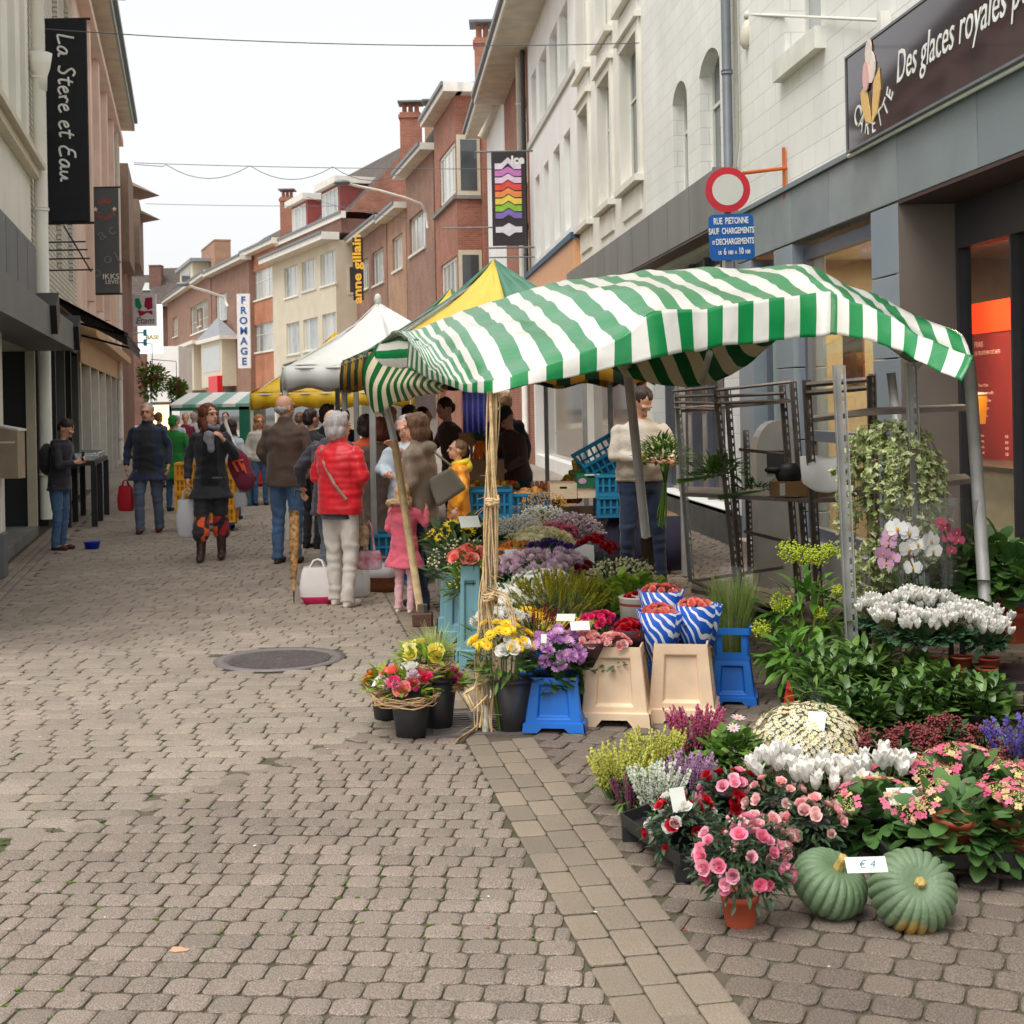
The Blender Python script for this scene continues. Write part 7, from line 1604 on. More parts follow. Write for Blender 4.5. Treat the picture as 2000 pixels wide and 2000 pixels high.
# skimmia
def skim(t,c,r):
    foliage(t,c,(r*1.2,r,r*.8),130,LEAFL2,.06,M_lfd,up=-.5,stems=6)
    mb=MB()
    for i in range(14):
        d=hemi(.05); p=c+Vector((d.x*r*1.1,d.y*r*.9,d.z*r*.8+.01)); L_=RNG.uniform(.045,.07)
        for k in range(46):
            e=Vector((RNG.gauss(0,1),RNG.gauss(0,1),RNG.gauss(0,1))).normalized(); q=p+Vector((e.x*L_*.55,e.y*L_*.55,e.z*L_*.8))*RNG.uniform(.5,1); mb.inst(BUD,Matrix.Translation(q)@Matrix.Scale(RNG.uniform(.006,.009),4))
    mb.build('flower_clusters',mat('skimmia_red',srgb(140,60,60),.6,col2=srgb(112,40,46),var=.2,rv=.2),t)
for i,(x,y,Y) in enumerate(((1705,1478,6.0),(1780,1470,6.2),(1850,1455,6.3),(1925,1470,6.2),(1980,1500,5.9),(1830,1520,5.8))):
    mk(['dark red skimmia closest to the chrysanthemum dome','dark red skimmia second from the chrysanthemum dome','dark red skimmia in the middle under the laurels','dark red skimmia near the lavender','dark red skimmia cut by the right photo edge','low dark red skimmia just above the pink hydrangeas'][i],x,y,Y,46,skim,pot=(.06,.08,.1,M_blk,0),name='skimmia_plant',cat='skimmia')
# pink lacecap hydrangeas
M_hyl=mat('hydrangea_leaf',srgb(88,124,62),.42,col2=srgb(60,98,50),var=.18,scale=14,trans=.15,rv=.2)
lace=fm('lace_cream',(226,214,140),(206,190,120)); lg=fm('lace_lime',(214,216,110),(236,170,160))
def hyd(nh):
    def f(t,c,r):
        foliage(t,c-Vector((0,0,r*.25)),(r*1.05,r*1.0,r*.75),170,LEAFR,.078,M_hyl,up=-.5,inner=.6,lift=.05,stems=8)
        mb=MB(); m2=MB()
        for i in range(nh):
            d=hemi(.15); p=c+Vector((d.x*r*.9,d.y*r*.9,d.z*r*.6+.02)); nn=(d+Vector((0,-.2,.8))).normalized(); X=nn.orthogonal().normalized(); Yv=nn.cross(X)
            for k in range(60): a=RNG.uniform(0,6.28); q=math.sqrt(RNG.random())*.035; m2.inst(BUD,Matrix.Translation(p+X*math.cos(a)*q+Yv*math.sin(a)*q+nn*RNG.uniform(0,.01))@Matrix.Scale(.0032,4))
            for k in range(9): a=k*.7+RNG.uniform(-.2,.2); mb.inst(FOUR,orient(p+(X*math.cos(a)+Yv*math.sin(a))*RNG.uniform(.038,.05)+nn*.006,nn+(X*math.cos(a)+Yv*math.sin(a))*.4,RNG.uniform(.013,.019)),m=RNG.choice([0,0,1]))
        mb.build('sepals',[fm('sepal_pink',(240,130,160),(226,90,130)),lg],t,True); m2.build('flower_heads',lace,t)
    return f
for i,(x,y,Y,r) in enumerate(((1715,1585,5.1,.16),(1868,1600,4.86,.18),(1880,1520,5.5,.17),(1982,1605,4.86,.17),(1768,1530,5.5,.15),(1995,1560,5.2,.17))):
    p=P(x,y,Y); plant(['pink lacecap hydrangea above the left pumpkin','pink lacecap hydrangea in the middle with large leaves','pink lacecap hydrangea behind the price card','pink lacecap hydrangea in a terracotta pot near the right edge','small pink lacecap hydrangea beside the white cyclamen','pink lacecap hydrangea cut by the right edge'][i],(p.x,Y),r,p.z,hyd(9),pot=(.062,.08,.12,M_terr,.085) if i in(1,3) else (.06,.075,.1,M_blk,.06),name='hydrangea_plant',cat='hydrangea')
card('large price card with green handwriting on the hydrangeas',1772,1555,5.0,.14,.065,(50,0,3),'€ 8',.03)
# laurels
M_lau=mat('laurel_leaf',srgb(98,130,56),.32,col2=srgb(60,94,42),var=.22,scale=12,trans=.12,rv=.28,spec=.6)
def laurel(t,c,r):
    mb=MB(); st=MB()
    for i in range(26):
        d=hemi(-.2); tip=c+Vector((d.x*r,d.y*r,d.z*r*.95)); base=c+Vector((d.x*r*.15,d.y*r*.15,-r*.7)); st.tube([base,base.lerp(tip,.6)+Vector((0,0,.02)),tip],[.004,.003,.002],4)
        for k in range(13):
            q=base.lerp(tip,.35+.65*k/12); a=k*2.4; dd=Vector((math.cos(a)*.8,math.sin(a)*.8,.35+k*.06))+d*.4; mb.inst(LEAFL2,lorient(q,dd,.088+.012*RNG.random()))
    mb.build('leaves',M_lau,t,True); st.build('stems',M_lfd,t)
for i,(x,y,Y,hw) in enumerate(((1625,1340,7.0,66),(1700,1325,7.1,70),(1765,1385,6.7,68),(1845,1375,6.8,66),(1915,1385,6.7,62),(1670,1400,6.6,60),(1800,1345,7.0,58))):
    mk(['cherry laurel at the left end of the laurel group','cherry laurel behind with a yellow tip','cherry laurel in the front middle','cherry laurel at centre right of the group','cherry laurel at the right end above the skimmias','low cherry laurel right of the chrysanthemum dome','cherry laurel under the white cyclamen shelf'][i],x,y,Y,hw,laurel,pot=(.09,.12,.16,M_blk,0),name='laurel_plant',cat='laurel')
# cyclamen shelf
t=thing('display_shelf','low black display shelf carrying the mass of white cyclamens','shelf',(P(1850,1300,7.15).x,7.15,0))
mb=MB(); mb.box(-.45,.55,-.25,.3,.2,.235); mb.build('board',M_blk,t)
for sx in(-.4,.5):
    for sy in(-.2,.25): mb=MB(); mb.box(sx-.02,sx+.02,sy-.02,sy+.02,0,.2); mb.build('leg',M_blk,t)
k=0
for i,(x,y) in enumerate(((1725,1205),(1775,1198),(1828,1215),(1880,1212),(1935,1225),(1750,1240),(1810,1250),(1870,1258),(1925,1262))):
    Y=7.3 if i<5 else 7.02
    nm=['first','second','third','fourth','fifth'][i%5]; mk('small white cyclamen, %s from the left in the %s row of the shelf'%(nm,'back' if i<5 else 'front'),x+RNG.uniform(-8,8),y-(18 if i<5 else 38)+RNG.uniform(-12,12),Y+RNG.uniform(-.05,.08),36,cyclamen(RNG.randrange(44,70),.034,170,.045,1.35,mat('cyclamen_leaf',srgb(64,98,64),.45,col2=srgb(44,76,52),var=.3,scale=20,trans=.08,rv=.2),zr=.75),pot=(.045,.055,.06,M_terr,.236),name='cyclamen_plant',cat='cyclamen')
# big leaved plants at right
def bigleaf(t,c,r):
    foliage(t,c,(r*1.2,r,r*.75),110,LEAFR,.15,mat('big_leaf',srgb(98,136,62),.45,col2=srgb(66,108,54),var=.15,scale=9,trans=.2,rv=.2),up=-.5,inner=.5,lift=.1,stems=10)
for i,(x,y,Y,hw) in enumerate(((1875,1130,8.1,70),(1970,1140,8.0,80),(1940,1095,8.5,60))):
    mk(['big leaved green hydrangea left in the group at the right edge','big leaved green hydrangea cut by the right edge','big leaved green hydrangea at the back of the right group'][i],x,y,Y,hw,bigleaf,pot=(.09,.12,.18,M_terr,.25),name='hydrangea_plant',cat='hydrangea')
# orchids
M_orc=fm('orchid_white',(250,248,244),rv=.03); M_ost=mat('orchid_stem',srgb(84,72,56),.6)
def orchid(m,pts,lab,base,sz=.05):
    b=P(*base); t=thing('orchid_plant',lab,'orchid',(b.x,b.y,max(b.z,0))); o_=t.location; mb=MB(); st=MB()
    q=[P(*p) for p in pts]
    pet=MB()
    for a,w_,l in((90,.34,.95),(215,.34,.95),(325,.34,.95)): pet.add([tuple(rotz(R(a))@Vector(v)) for v in((0,0,0),(.4*l,-w_,.08),(.85*l,-w_*.7,.05),(l,0,0),(.85*l,w_*.7,.05),(.4*l,w_,.08))],[tuple(range(6))],0)
    for a in(15,165): pet.add([tuple(rotz(R(a))@Vector(v)) for v in((0,0,.03),(.3,-.5,.1),(.75,-.55,.08),(1.0,-.1,.05),(.8,.45,.08),(.35,.35,.1))],[tuple(range(6))],0)
    pet.ell((0,-.14,.16),(.13,.2,.12),1,8,5); T=pet.tmpl()
    for i,p in enumerate(q): 
        mb.inst(T,Matrix.Translation(p-o_)@Matrix.Rotation(R(78+RNG.uniform(-15,15)),4,'X')@Matrix.Rotation(R(RNG.uniform(-25,25)),4,'Y')@Matrix.Scale(sz*RNG.uniform(.9,1.1),4))
    top=max(q,key=lambda v:v.z); low=min(q,key=lambda v:v.z)
    st.tube([(0,0,0),tuple((top-o_)*.6+Vector((.02,0,.08))),tuple(top-o_)+(0,) if False else tuple(top-o_),tuple(low-o_)],.004,6)
    mb.build('blossoms',[m,gold],t,True); st.build('stem',M_ost,t); foliage(t,(0,0,.03),(.07,.07,.06),7,LEAFL2,.2,M_lfd,up=0,lift=.2); wrap(t,(0,0,0),.06,.16,.02,(top-o_).z+.12)
    mb=MB(); mb.lathe([(.045,-.1),(.06,.0),(.05,.0)],n=16); mb.build('pot',M_blk,t)
orchid(M_orc,[(1775,1040,7.6),(1792,1062,7.6),(1752,1032,7.6),(1818,1055,7.6),(1775,1072,7.6),(1822,1075,7.6),(1783,1108,7.6)],'white moth orchid with seven open blooms in clear wrap',(1805,1190,7.6),.058)
orchid(fm('orchid_pink',(226,176,210),(206,150,190)),[(1735,1060,7.6),(1725,1080,7.6),(1745,1090,7.6),(1738,1045,7.6),(1730,1100,7.6)],'pale pink moth orchid left of the white one',(1760,1190,7.6),.045)
orchid(fm('orchid_mauve',(200,90,130),(190,70,110)),[(1845,1030,7.6),(1852,1050,7.6),(1858,1075,7.6),(1838,1020,7.6),(1872,1055,7.6),(1868,1040,7.6)],'mauve moth orchid right of the white one',(1850,1190,7.6),.036)
t=thing('plant_stand','black plant stand under the wrapped orchids','stand',(P(1805,1190,7.35).x,7.62,0)); zt_=P(1805,1190,7.3).z-.1
mb=MB(); mb.bbox(-.28,.28,-.12,.12,zt_-.03,zt_,.004); mb.build('top',M_blk,t)
for sx in(-.25,.25):
    for sy in(-.1,.1): mb=MB(); mb.box(sx-.012,sx+.012,sy-.012,sy+.012,0,zt_-.03); mb.build('leg',M_blk,t)
# green panicle plant at left of trolley
def panicle(t,c,r):
    foliage(t,c-Vector((0,0,r*.2)),(r*.9,r*.8,r*1.1),190,LEAFL2,.11,mat('panicle_leaf',srgb(104,150,50),.45,col2=srgb(72,118,42),var=.15,scale=10,trans=.25,rv=.2),up=-.9,inner=.35,lift=.1,stems=14,sm=M_lfy)
    mb=MB()
    for (dx,dz,s) in((-.12,.36,.075),(-.05,.34,.07),(.03,.33,.07),(.1,.36,.05),(-.17,.08,.065),(-.28,-.06,.055),(.04,.02,.04),(.14,.14,.035)):
        for k in range(190):
            e=Vector((RNG.gauss(0,1),RNG.gauss(0,1),RNG.gauss(0,.8))); e=e.normalized()*RNG.uniform(.4,1); mb.inst(BUD,Matrix.Translation(c+Vector((dx,-r*.35,dz))+e*s)@Matrix.Scale(RNG.uniform(.004,.0075),4))
    mb.build('flower_heads',mat('lime_flower',srgb(206,214,60),.6,col2=srgb(176,196,60),trans=.2,rv=.15),t)
mk('tall lime green panicle hydrangea left of the slotted trolley post',1580,1200,7.7,100,panicle,pot=(.1,.14,.2,M_blk,0),name='hydrangea_plant',cat='hydrangea')
for i,(x,y,Y,hw) in enumerate(((1560,1290,7.3,55),)):
    mk('broad leaved young shrub below the lime green hydrangea',x,y,Y,hw,lambda t,c,r:foliage(t,c,(r,r,r*1.1),110,LEAFL2,.1,MC['panicle_leaf'],up=-.8,stems=8),pot=(.08,.11,.15,M_blk,0))
# ivy
M_ivy=mat('ivy_leaf',srgb(236,238,188),.45,col2=srgb(160,184,104),var=.3,scale=60,trans=.15,rv=.2)
def ivyT():
    mb=MB(); pts=[(0,-.1),(.28,-.12),(.5,.15),(.27,.35),(.3,.62),(.12,.62),(0,1),(-.12,.62),(-.3,.62),(-.27,.35),(-.5,.15),(-.28,-.12)]
    vs=[(x,y,.12*abs(x)*1.5-.15*y*y) for x,y in pts]+[(0,.3,-.02)]; mb.add(vs,[(i,(i+1)%12,12) for i in range(12)]); return mb.tmpl()
IVY=ivyT(); c=P(1735,905,7.95)
t=thing('ivy_plant','large variegated ivy spilling over the top shelf of the trolley','ivy',c); mb=MB(); st=MB(); s_=sc(7.75)
for i in range(120):
    a=RNG.uniform(0,2*PI); q=math.sqrt(RNG.random()); x0=math.cos(a)*q*60/s_; y0=math.sin(a)*q*.15; z0=.23*(1-q*q)+.0
    x1=math.cos(a)*RNG.uniform(45,112)/s_; y1=math.sin(a)*.2-.04; drop=RNG.uniform(.05,1)**1.3*.62+.04
    pts=[Vector((x0,y0,z0)),Vector((x0*.4+x1*.6,y0*.4+y1*.6,z0*.9+.03)),Vector((x1,y1,z0*.4-.06)),Vector((x1*1.03+noise.noise(Vector((i,0,0)))*.08,y1,-drop*.6)),Vector((x1*1.0+noise.noise(Vector((i,4,0)))*.16,y1,-drop))]
    st.tube(pts,.0016,3)
    for k in range(24):
        f=RNG.uniform(0,3.99); j=int(f); p=pts[j].lerp(pts[j+1],f-j); d=Vector((p.x*2+RNG.gauss(0,.6),-.8+RNG.gauss(0,.5),RNG.gauss(-.25,.5))); mb.inst(IVY,lorient(p,d,.042,RNG.uniform(-1,1)))
mb.build('leaves',M_ivy,t,True); st.build('vines',mat('ivy_stem',srgb(130,96,70),.7),t)
t2=thing('ivy_plant','lower curtain of variegated ivy trailing beside the slotted post','ivy',P(1735,1160,7.9)); mb=MB(); st=MB(); s_=sc(7.9)
for i in range(70):
    x=RNG.uniform(-65,50)/s_; y=RNG.uniform(-.1,.1); z1=RNG.uniform(.05,.28); z0=-RNG.uniform(.1,.38); pts=[Vector((x*.6,y,z1+.05)),Vector((x,y-.03,z1)),Vector((x*1.1,y,0)),Vector((x*1.1+RNG.uniform(-.05,.05),y,z0))]; st.tube(pts,.0014,3)
    for k in range(16):
        f=RNG.uniform(0,2.99); j=int(f); p=pts[j].lerp(pts[j+1],f-j); mb.inst(IVY,lorient(p,(RNG.gauss(0,.6),-.8,RNG.gauss(-.2,.5)),.036,RNG.uniform(-1,1)))
mb.build('leaves',M_ivy,t2,True); st.build('vines',MC['ivy_stem'],t2)
# lavender
p=P(1990,1440,5.9); t=thing('lavender_plant','lavender with violet spikes at the right edge','lavender',(p.x,5.9,0)); mb=MB()
for i in range(40): 
    d=hemi(.3); mb.inst(spikeT(30,i%3,1,.06,.045) if i<3 else SPK[i%3],Matrix.Translation((d.x*.02,d.y*.02,p.z-.16))@(d+Vector((0,0,.8))).to_track_quat('Z','Y').to_matrix().to_4x4()@Matrix.Scale(RNG.uniform(.16,.26),4))
mb.build('flower_spikes',[fm('lavender_violet',(120,104,190),(90,76,160)),M_lf],t); foliage(t,(0,0,p.z-.15),(.1,.1,.12),120,LEAFN,.08,mat('lavender_leaf',srgb(130,146,120),.6),up=-.6); mb=MB(); mb.lathe([(.06,0),(.08,.12),(.07,.12)],n=18); mb.build('pot',M_blk,t)
# red pointed label + clear wrapped plant
p=P(1540,1370,6.9); t=thing('plant_label','red pointed plastic plant label standing behind the chrysanthemum dome','plant label',(p.x,6.9,p.z)); mb=MB(); mb.prism([(-.03,-.12),(.03,-.12),(.028,.02),(.0,.11),(-.02,.02)],.002); mb.build('tag',mat('label_red',srgb(206,50,40),.4,var=.3,scale=30),t)
mk('young plant wrapped in clear plastic left of the laurels',1590,1365,6.8,34,lambda t,c,r:(foliage(t,c,(r,r,r),70,LEAFN,.08,M_lf,up=-.5),wrap(t,(0,0,0),.05,r*1.1,c.z-r*1.3,c.z+r)),pot=(.05,.07,.1,M_blk,0))
# greens lying on the rack shelf
def heap(label,px,py,Y,w,h,n,T,s,m,name='cut_greens',cat='greenery'):
    p=P(px,py,Y); t=thing(name,label,cat,p); foliage(t,(0,0,0),(w,.18,h),n,T,s,m,up=-.2,inner=.2,stems=0)
    mb=MB()
    for i in range(14): mb.tube([(w*.2,RNG.uniform(-.05,.05),-.01),(-w*1.5,RNG.uniform(-.1,.1),-.04-RNG.uniform(0,.03))],.004,4)
    mb.build('stems',M_lf,t); return t
heap('bundle of cut green stems on the rack shelf right of the bouquet',1400,925,10.7,.2,.13,170,LEAFL,.1,M_lf)
heap('loose dark cut greens at the right part of the rack shelf',1480,955,10.6,.2,.05,80,LEAFL,.07,M_lfd)
p=P(1575,930,10.3); t=thing('paper_sheet','sheet of white wrapping paper crumpled over the rack shelf','paper',p)
cl=[[P(1562,892,10.35),P(1590,890,10.3),P(1620,893,10.2),P(1650,896,10.1)],[P(1564,922,10.15),P(1592,925,10.05),P(1625,932,10.0),P(1655,925,9.95)],[P(1568,944,10.0),P(1592,958,9.95),P(1625,962,9.9),P(1655,950,9.9)]]
toW(cloth('paper',cl,M_tw,None,nu=5,nv=5,wr=.02),t)
p=P(1540,925,10.5); t=thing('black_fabric_bundle','black crumpled cloth on the rack shelf','cloth',p); mb=MB(); mb.ell((0,0,0),(.1,.08,.09),0,16,10); mb.ell((-.1,0,.03),(.08,.05,.03),0); mb.build('cloth',M_black,t,True)
p=P(1560,960,10.5); t=thing('cardboard_box','low yellow brown cardboard box on the rack shelf','box',p); mb=MB(); mb.box(-.2,.25,-.1,.1,-.03,.08); mb.build('box',mat('cardboard',srgb(150,116,76),.8,var=.2),t); mb=MB(); mb.box(-.16,-.12,-.102,-.1,-.02,.07); mb.build('tape',M_sillw,t)
# leaf litter and scraps
for (x,y,c_,lb) in((352,1857,(200,156,126),'torn beige paper scrap on the front cobbles'),):
    p=G(x,y); t=tag((lambda mb:(mb.prism([(-.03,-.015),(-.028,.02),(.0,.018),(.012,.006),(.03,-.004),(.025,-.014),(-.01,-.022)],.002,0,Matrix.Rotation(R(-90),4,'X')),mb.build('paper_scrap',mat('scrap_beige',srgb(*c_),.9,rv=0),None,loc=(p.x,p.y,.006)))[1])(MB()),lb,'scrap')
mb=MB()
for i in range(150):
    Y=RNG.uniform(3.6,16); X=RNG.uniform(-.36*Y,min(.3*Y,wallR(Y)-.3)); a=RNG.uniform(0,6.28); s=RNG.uniform(.004,.011)
    mb.add([(X+math.cos(a+k*PI/2)*s*(1 if k%2 else .6),Y+math.sin(a+k*PI/2)*s*(1 if k%2 else .6),.006) for k in range(4)],[(0,1,2,3)],RNG.choice([0,0,0,1,2]))
tag(mb.build('litter',[mat('petal_scrap',srgb(226,220,206),.8),mat('scrap_red',srgb(190,60,50),.8),mat('scrap_leaf',srgb(120,120,50),.8)]),kind='stuff')
# ---------------- people ----------------
def bake(mb,name,m,parent,vox,disp=None,smooth=2,mats2=None,assign=None,cut=None):
    o=mb.build('tmp',m,None); COL.objects.unlink(o); md=o.modifiers.new('r','REMESH'); md.mode='VOXEL'; md.voxel_size=vox; sm=o.modifiers.new('s','SMOOTH'); sm.iterations=smooth; sm.factor=.5
    me=evald(o)
    if disp:
        n=len(me.vertices); 
        for v in me.vertices:
            d=disp(v.co); v.co+=v.normal*d
    me.name=name; me.materials.clear(); me.materials.append(m)
    if mats2:
        for q in mats2: me.materials.append(q)
    me.polygons.foreach_set('use_smooth',np.ones(len(me.polygons),bool))
    if assign:
        for p in me.polygons: p.material_index=assign(p.center)
    ob=bpy.data.objects.new(name,me); COL.objects.link(ob); ob.parent=parent; return ob
SKIN=mat('skin',srgb(226,170,142),.5,var=.06,scale=18,rv=0); SKIN.node_tree.nodes['Principled BSDF'].inputs['Subsurface Weight'].default_value=.1; SKIN.node_tree.nodes['Principled BSDF'].inputs['Subsurface Radius'].default_value=(.02,.008,.004)
def cl(name,c,r=.8,bump=.25,var=.1): return mat('cloth_'+name,srgb(*c),r,var=var,scale=7,bump=bump,bscale=45,rv=0,sheen=.2)
DEN=cl('denim',(72,104,140),var=.25); DEND=cl('denim_dark',(34,48,76),var=.2); GRYT=cl('grey_trousers',(96,100,108)); BLK=cl('black',(38,38,43)); NVY=cl('navy',(38,48,74)); BRN=cl('brown',(92,72,62)); RED=cl('red',(214,18,34),.45,.1); WHTT=cl('offwhite',(214,206,196)); BEI=cl('beige_jacket',(150,130,112),.6); PNK=cl('pink_coat',(220,96,116),.7,var=.2); YEL=cl('yellow_coat',(250,160,20),.4); CRM=cl('cream_sweater',(206,196,180),.9,.5); GREN=cl('green',(30,130,50)); ORG=cl('orange',(230,90,40)); LGT=cl('light_grey',(196,206,216),.6); DKB=cl('dark_brown',(80,58,52)); PKT=cl('pink_leggings',(236,184,190)); WIN=cl('maroon',(126,34,62))
HGR=mat('hair_grey',srgb(176,170,166),.7,var=.2,scale=40,bump=.7,bscale=60,stretch=(1,1,.2),rv=0); HDB=mat('hair_dark',srgb(52,36,30),.6,var=.25,scale=40,bump=.7,bscale=60,stretch=(1,1,.2),rv=0); HBR=mat('hair_brown',srgb(122,90,66),.6,var=.25,scale=40,bump=.7,bscale=60,stretch=(1,1,.2),rv=0); HRE=mat('hair_auburn',srgb(104,50,30),.6,var=.3,scale=40,bump=.7,bscale=60,stretch=(1,1,.2),rv=0); HBL=mat('hair_blond',srgb(206,168,124),.6,var=.2,scale=40,bump=.7,bscale=60,stretch=(1,1,.2),rv=0)
SHB=mat('shoe_brown',srgb(78,44,36),.5,rv=0); SHK=mat('shoe_black',srgb(34,30,30),.5,rv=0); SHW=mat('shoe_white',srgb(226,216,206),.6,rv=0); EYE=mat('eye_dark',srgb(34,24,22),.3,rv=0); LIP=mat('lips',srgb(176,96,88),.5,rv=0)
def person(label,pos,h,face,top=BLK,bot=DEN,shoe=SHK,hair=HDB,hs='short',J=None,lean=0,hem=.86,wd=1.0,sleeve=1,flare=.0,legw=1.0,headyaw=0,headpitch=0,facefeat=True,puff=0,coat_open=None,collar=None,stout=0,low=False,group=None,hood=None,fem=0,skirt=None,botassign=None,bot2=None,belly=0,legs=True):
    t=thing('person',label,'person',pos,R(face),group); k=h/1.75; t.scale=(k,k,k)
    D=dict(hL=(.09,0,.92),hR=(-.09,0,.92),kL=(.10,-.02,.50),kR=(-.10,-.02,.50),aL=(.10,.02,.09),aR=(-.10,.02,.09),sL=(.168*wd,.0,1.395),sR=(-.168*wd,.0,1.395),eL=(.25*wd,.04,1.15),eR=(-.25*wd,.04,1.15),wL=(.25*wd,-.06,.91),wR=(-.25*wd,-.06,.91))
    if J: D.update(J)
    ln_=R(lean)
    def bd(p):
        p=Vector(p)
        if p.z>.95 and ln_: z=p.z-.95; return Vector((p.x,p.y*math.cos(ln_)-z*math.sin(ln_),.95+z*math.cos(ln_)+p.y*math.sin(ln_)*-1))
        return p
    arms={}
    for s in 'LR': arms[s]=[bd(D['s'+s]),bd(D['e'+s]) if not(J and 'e'+s in J) else Vector(D['e'+s]),bd(D['w'+s]) if not(J and 'w'+s in J) else Vector(D['w'+s])]
    hc=bd((0,-.015,1.635)); HM=Matrix.Translation(hc+Vector((0,0,-.012)))@Matrix.Rotation(R(headyaw),4,'Z')@Matrix.Rotation(R(headpitch),4,'X')@Matrix.Rotation(ln_,4,'X')@Matrix.Scale(1.09,4)
    def hp(*v): return HM@Vector(v)
    rings=[(.80,.13,.10,0),(.86,.165,.115,0),(.95,.168,.12,0),(1.06,.145 if not stout else .165,.105+stout,-stout*.5),(1.18,.152,.11+stout,-stout*.6),(1.30,.172,.12+stout*.4,-stout*.2),(1.40,.168,.10,0),(1.455,.11,.075,0),(1.49,.055,.055,0)]
    def torso(mb,ex,z0,z1=1.5,fl=0,n=20):
        rr=[r for r in rings if z0<=r[0]<=z1]
        if z0<.86:
            rr=[r for r in rings if r[0]>=.86 and r[0]<=z1]; rr=[(z0,.165+fl,.118+fl*.6,0)]+rr
        vs=[];fs=[]
        for (z,rx,ry,yo) in rr:
            e=ex*(1.0 if z<1.42 else .5)
            for j in range(n):
                a=2*PI*j/n; q=bd((math.cos(a)*(rx*wd+e),yo+math.sin(a)*(ry+e),z)); vs.append(tuple(q))
        m_=len(rr)
        for i in range(m_-1):
            for j in range(n): fs.append((i*n+j,i*n+(j+1)%n,(i+1)*n+(j+1)%n,(i+1)*n+j))
        fs.append(tuple(range(n-1,-1,-1))); fs.append(tuple((m_-1)*n+j for j in range(n))); mb.add(vs,fs)
    vb=.015 if low else .010; vg=.022 if low else .015
    # body
    mb=MB(); torso(mb,-.012,.86)
    for s in 'LR':
        if legs: mb.cap(D['h'+s],D['k'+s],.075,.05); mb.cap(D['k'+s],D['a'+s],.05,.034)
        if legs: a=Vector(D['a'+s]); mb.ell(a+Vector((0,-.07,-.05)),(.035,.11,.03))
        S_,E_,W_=arms[s]; mb.cap(S_,E_,.045,.036); mb.cap(E_,W_,.036,.025)
        d=(W_-E_).normalized(); n_=Vector((1,0,0)) if abs(d.x)<.8 else Vector((0,1,0)); sd=d.cross(n_).normalized(); n_=sd.cross(d).normalized(); sg=1 if s=='L' else -1
        pc=W_+d*.045; mt=Matrix((tuple(sd)+(0,),tuple(n_)+(0,),tuple(d)+(0,),(0,0,0,1))).transposed(); mb.ell(pc,(.04,.017,.05),mt=mt)
        for i,(o_,l) in enumerate(((-.028,.065),(-.01,.075),(.009,.07),(.027,.055))):
            b0=pc+d*.035+sd*o_; b1=b0+d*l*.55-n_*sg*.012; b2=b1+d*l*.3-n_*sg*.03; mb.cap(b0,b1,.0095,.009,8); mb.cap(b1,b2,.009,.0075,8)
        t0=pc-d*.01+sd*.035; t1=t0+d*.035+sd*.018-n_*sg*.015; mb.cap(t0,t1,.012,.009,8)
    mb.cap(bd((0,.0,1.44)),hc+Vector((0,.01,-.05)),.052,.05)
    mt3=HM.to_3x3().to_4x4()
    mb.ell(hp(0,.012,.03),(.076,.094,.092),mt=mt3); mb.ell(hp(0,-.022,-.035),(.058,.068,.07),mt=mt3); mb.ell(hp(0,-.05,-.075),(.032,.034,.028),mt=mt3)
    mb.cap(hp(0,-.088,.018),hp(0,-.108,-.018),.009,.014,8); mb.ell(hp(.074,.012,-.005),(.012,.02,.03),mt=mt3); mb.ell(hp(-.074,.012,-.005),(.012,.02,.03),mt=mt3); mb.ell(hp(0,-.08,.038),(.055,.018,.014),mt=mt3); mb.ell(hp(0,-.082,-.05),(.024,.014,.012),mt=mt3)
    bake(mb,'body',SKIN,t,vb,smooth=1)
    if facefeat:
        for sx in(-1,1):
            mb=MB(); mb.ell(hp(sx*.03,-.0865,.012),(.012,.006,.006),mt=mt3); mb.build('eye',EYE,t,True)
            mb=MB(); mb.cap(hp(sx*.018,-.094,.036),hp(sx*.044,-.087,.037),.003,.002,6); mb.build('eyebrow',hair or HDB,t,True)
        mb=MB(); mb.ell(hp(0,-.0955,-.047),(.024,.005,.007),mt=mt3); mb.build('mouth',LIP,t,True)
    # hair
    if hair and hs:
        mb=MB()
        if hs=='short': mb.ell(hp(0,.026,.05),(.083,.092,.083),mt=mt3); mb.ell(hp(0,.06,.0),(.072,.06,.07),mt=mt3)
        elif hs=='bob': mb.ell(hp(0,.03,.045),(.098,.10,.095),mt=mt3); mb.ell(hp(0,.045,-.03),(.1,.085,.09),mt=mt3); mb.ell(hp(0,-.045,.1),(.06,.04,.03),mt=mt3)
        elif hs=='long': mb.ell(hp(0,.03,.045),(.1,.105,.10),mt=mt3); mb.ell(hp(.0,.05,-.06),(.105,.08,.12),mt=mt3); mb.ell(hp(.075,.0,-.09),(.035,.045,.08),mt=mt3); mb.ell(hp(-.075,.0,-.09),(.04,.045,.08),mt=mt3)
        elif hs=='bald': mb.ell(hp(0,.05,-.01),(.079,.062,.05),mt=mt3)
        elif hs=='cap': mb.ell(hp(0,.012,.065),(.086,.104,.07),mt=mt3); mb.ell(hp(0,-.1,.05),(.05,.05,.01),mt=mt3)
        bake(mb,'hair' if hs!='cap' else 'cap',hair,t,.011,disp=lambda c:noise.noise(Vector((c.x*40,c.y*40,c.z*9)))*.012+noise.noise(Vector((c.x*90,c.y*90,c.z*20)))*.004)
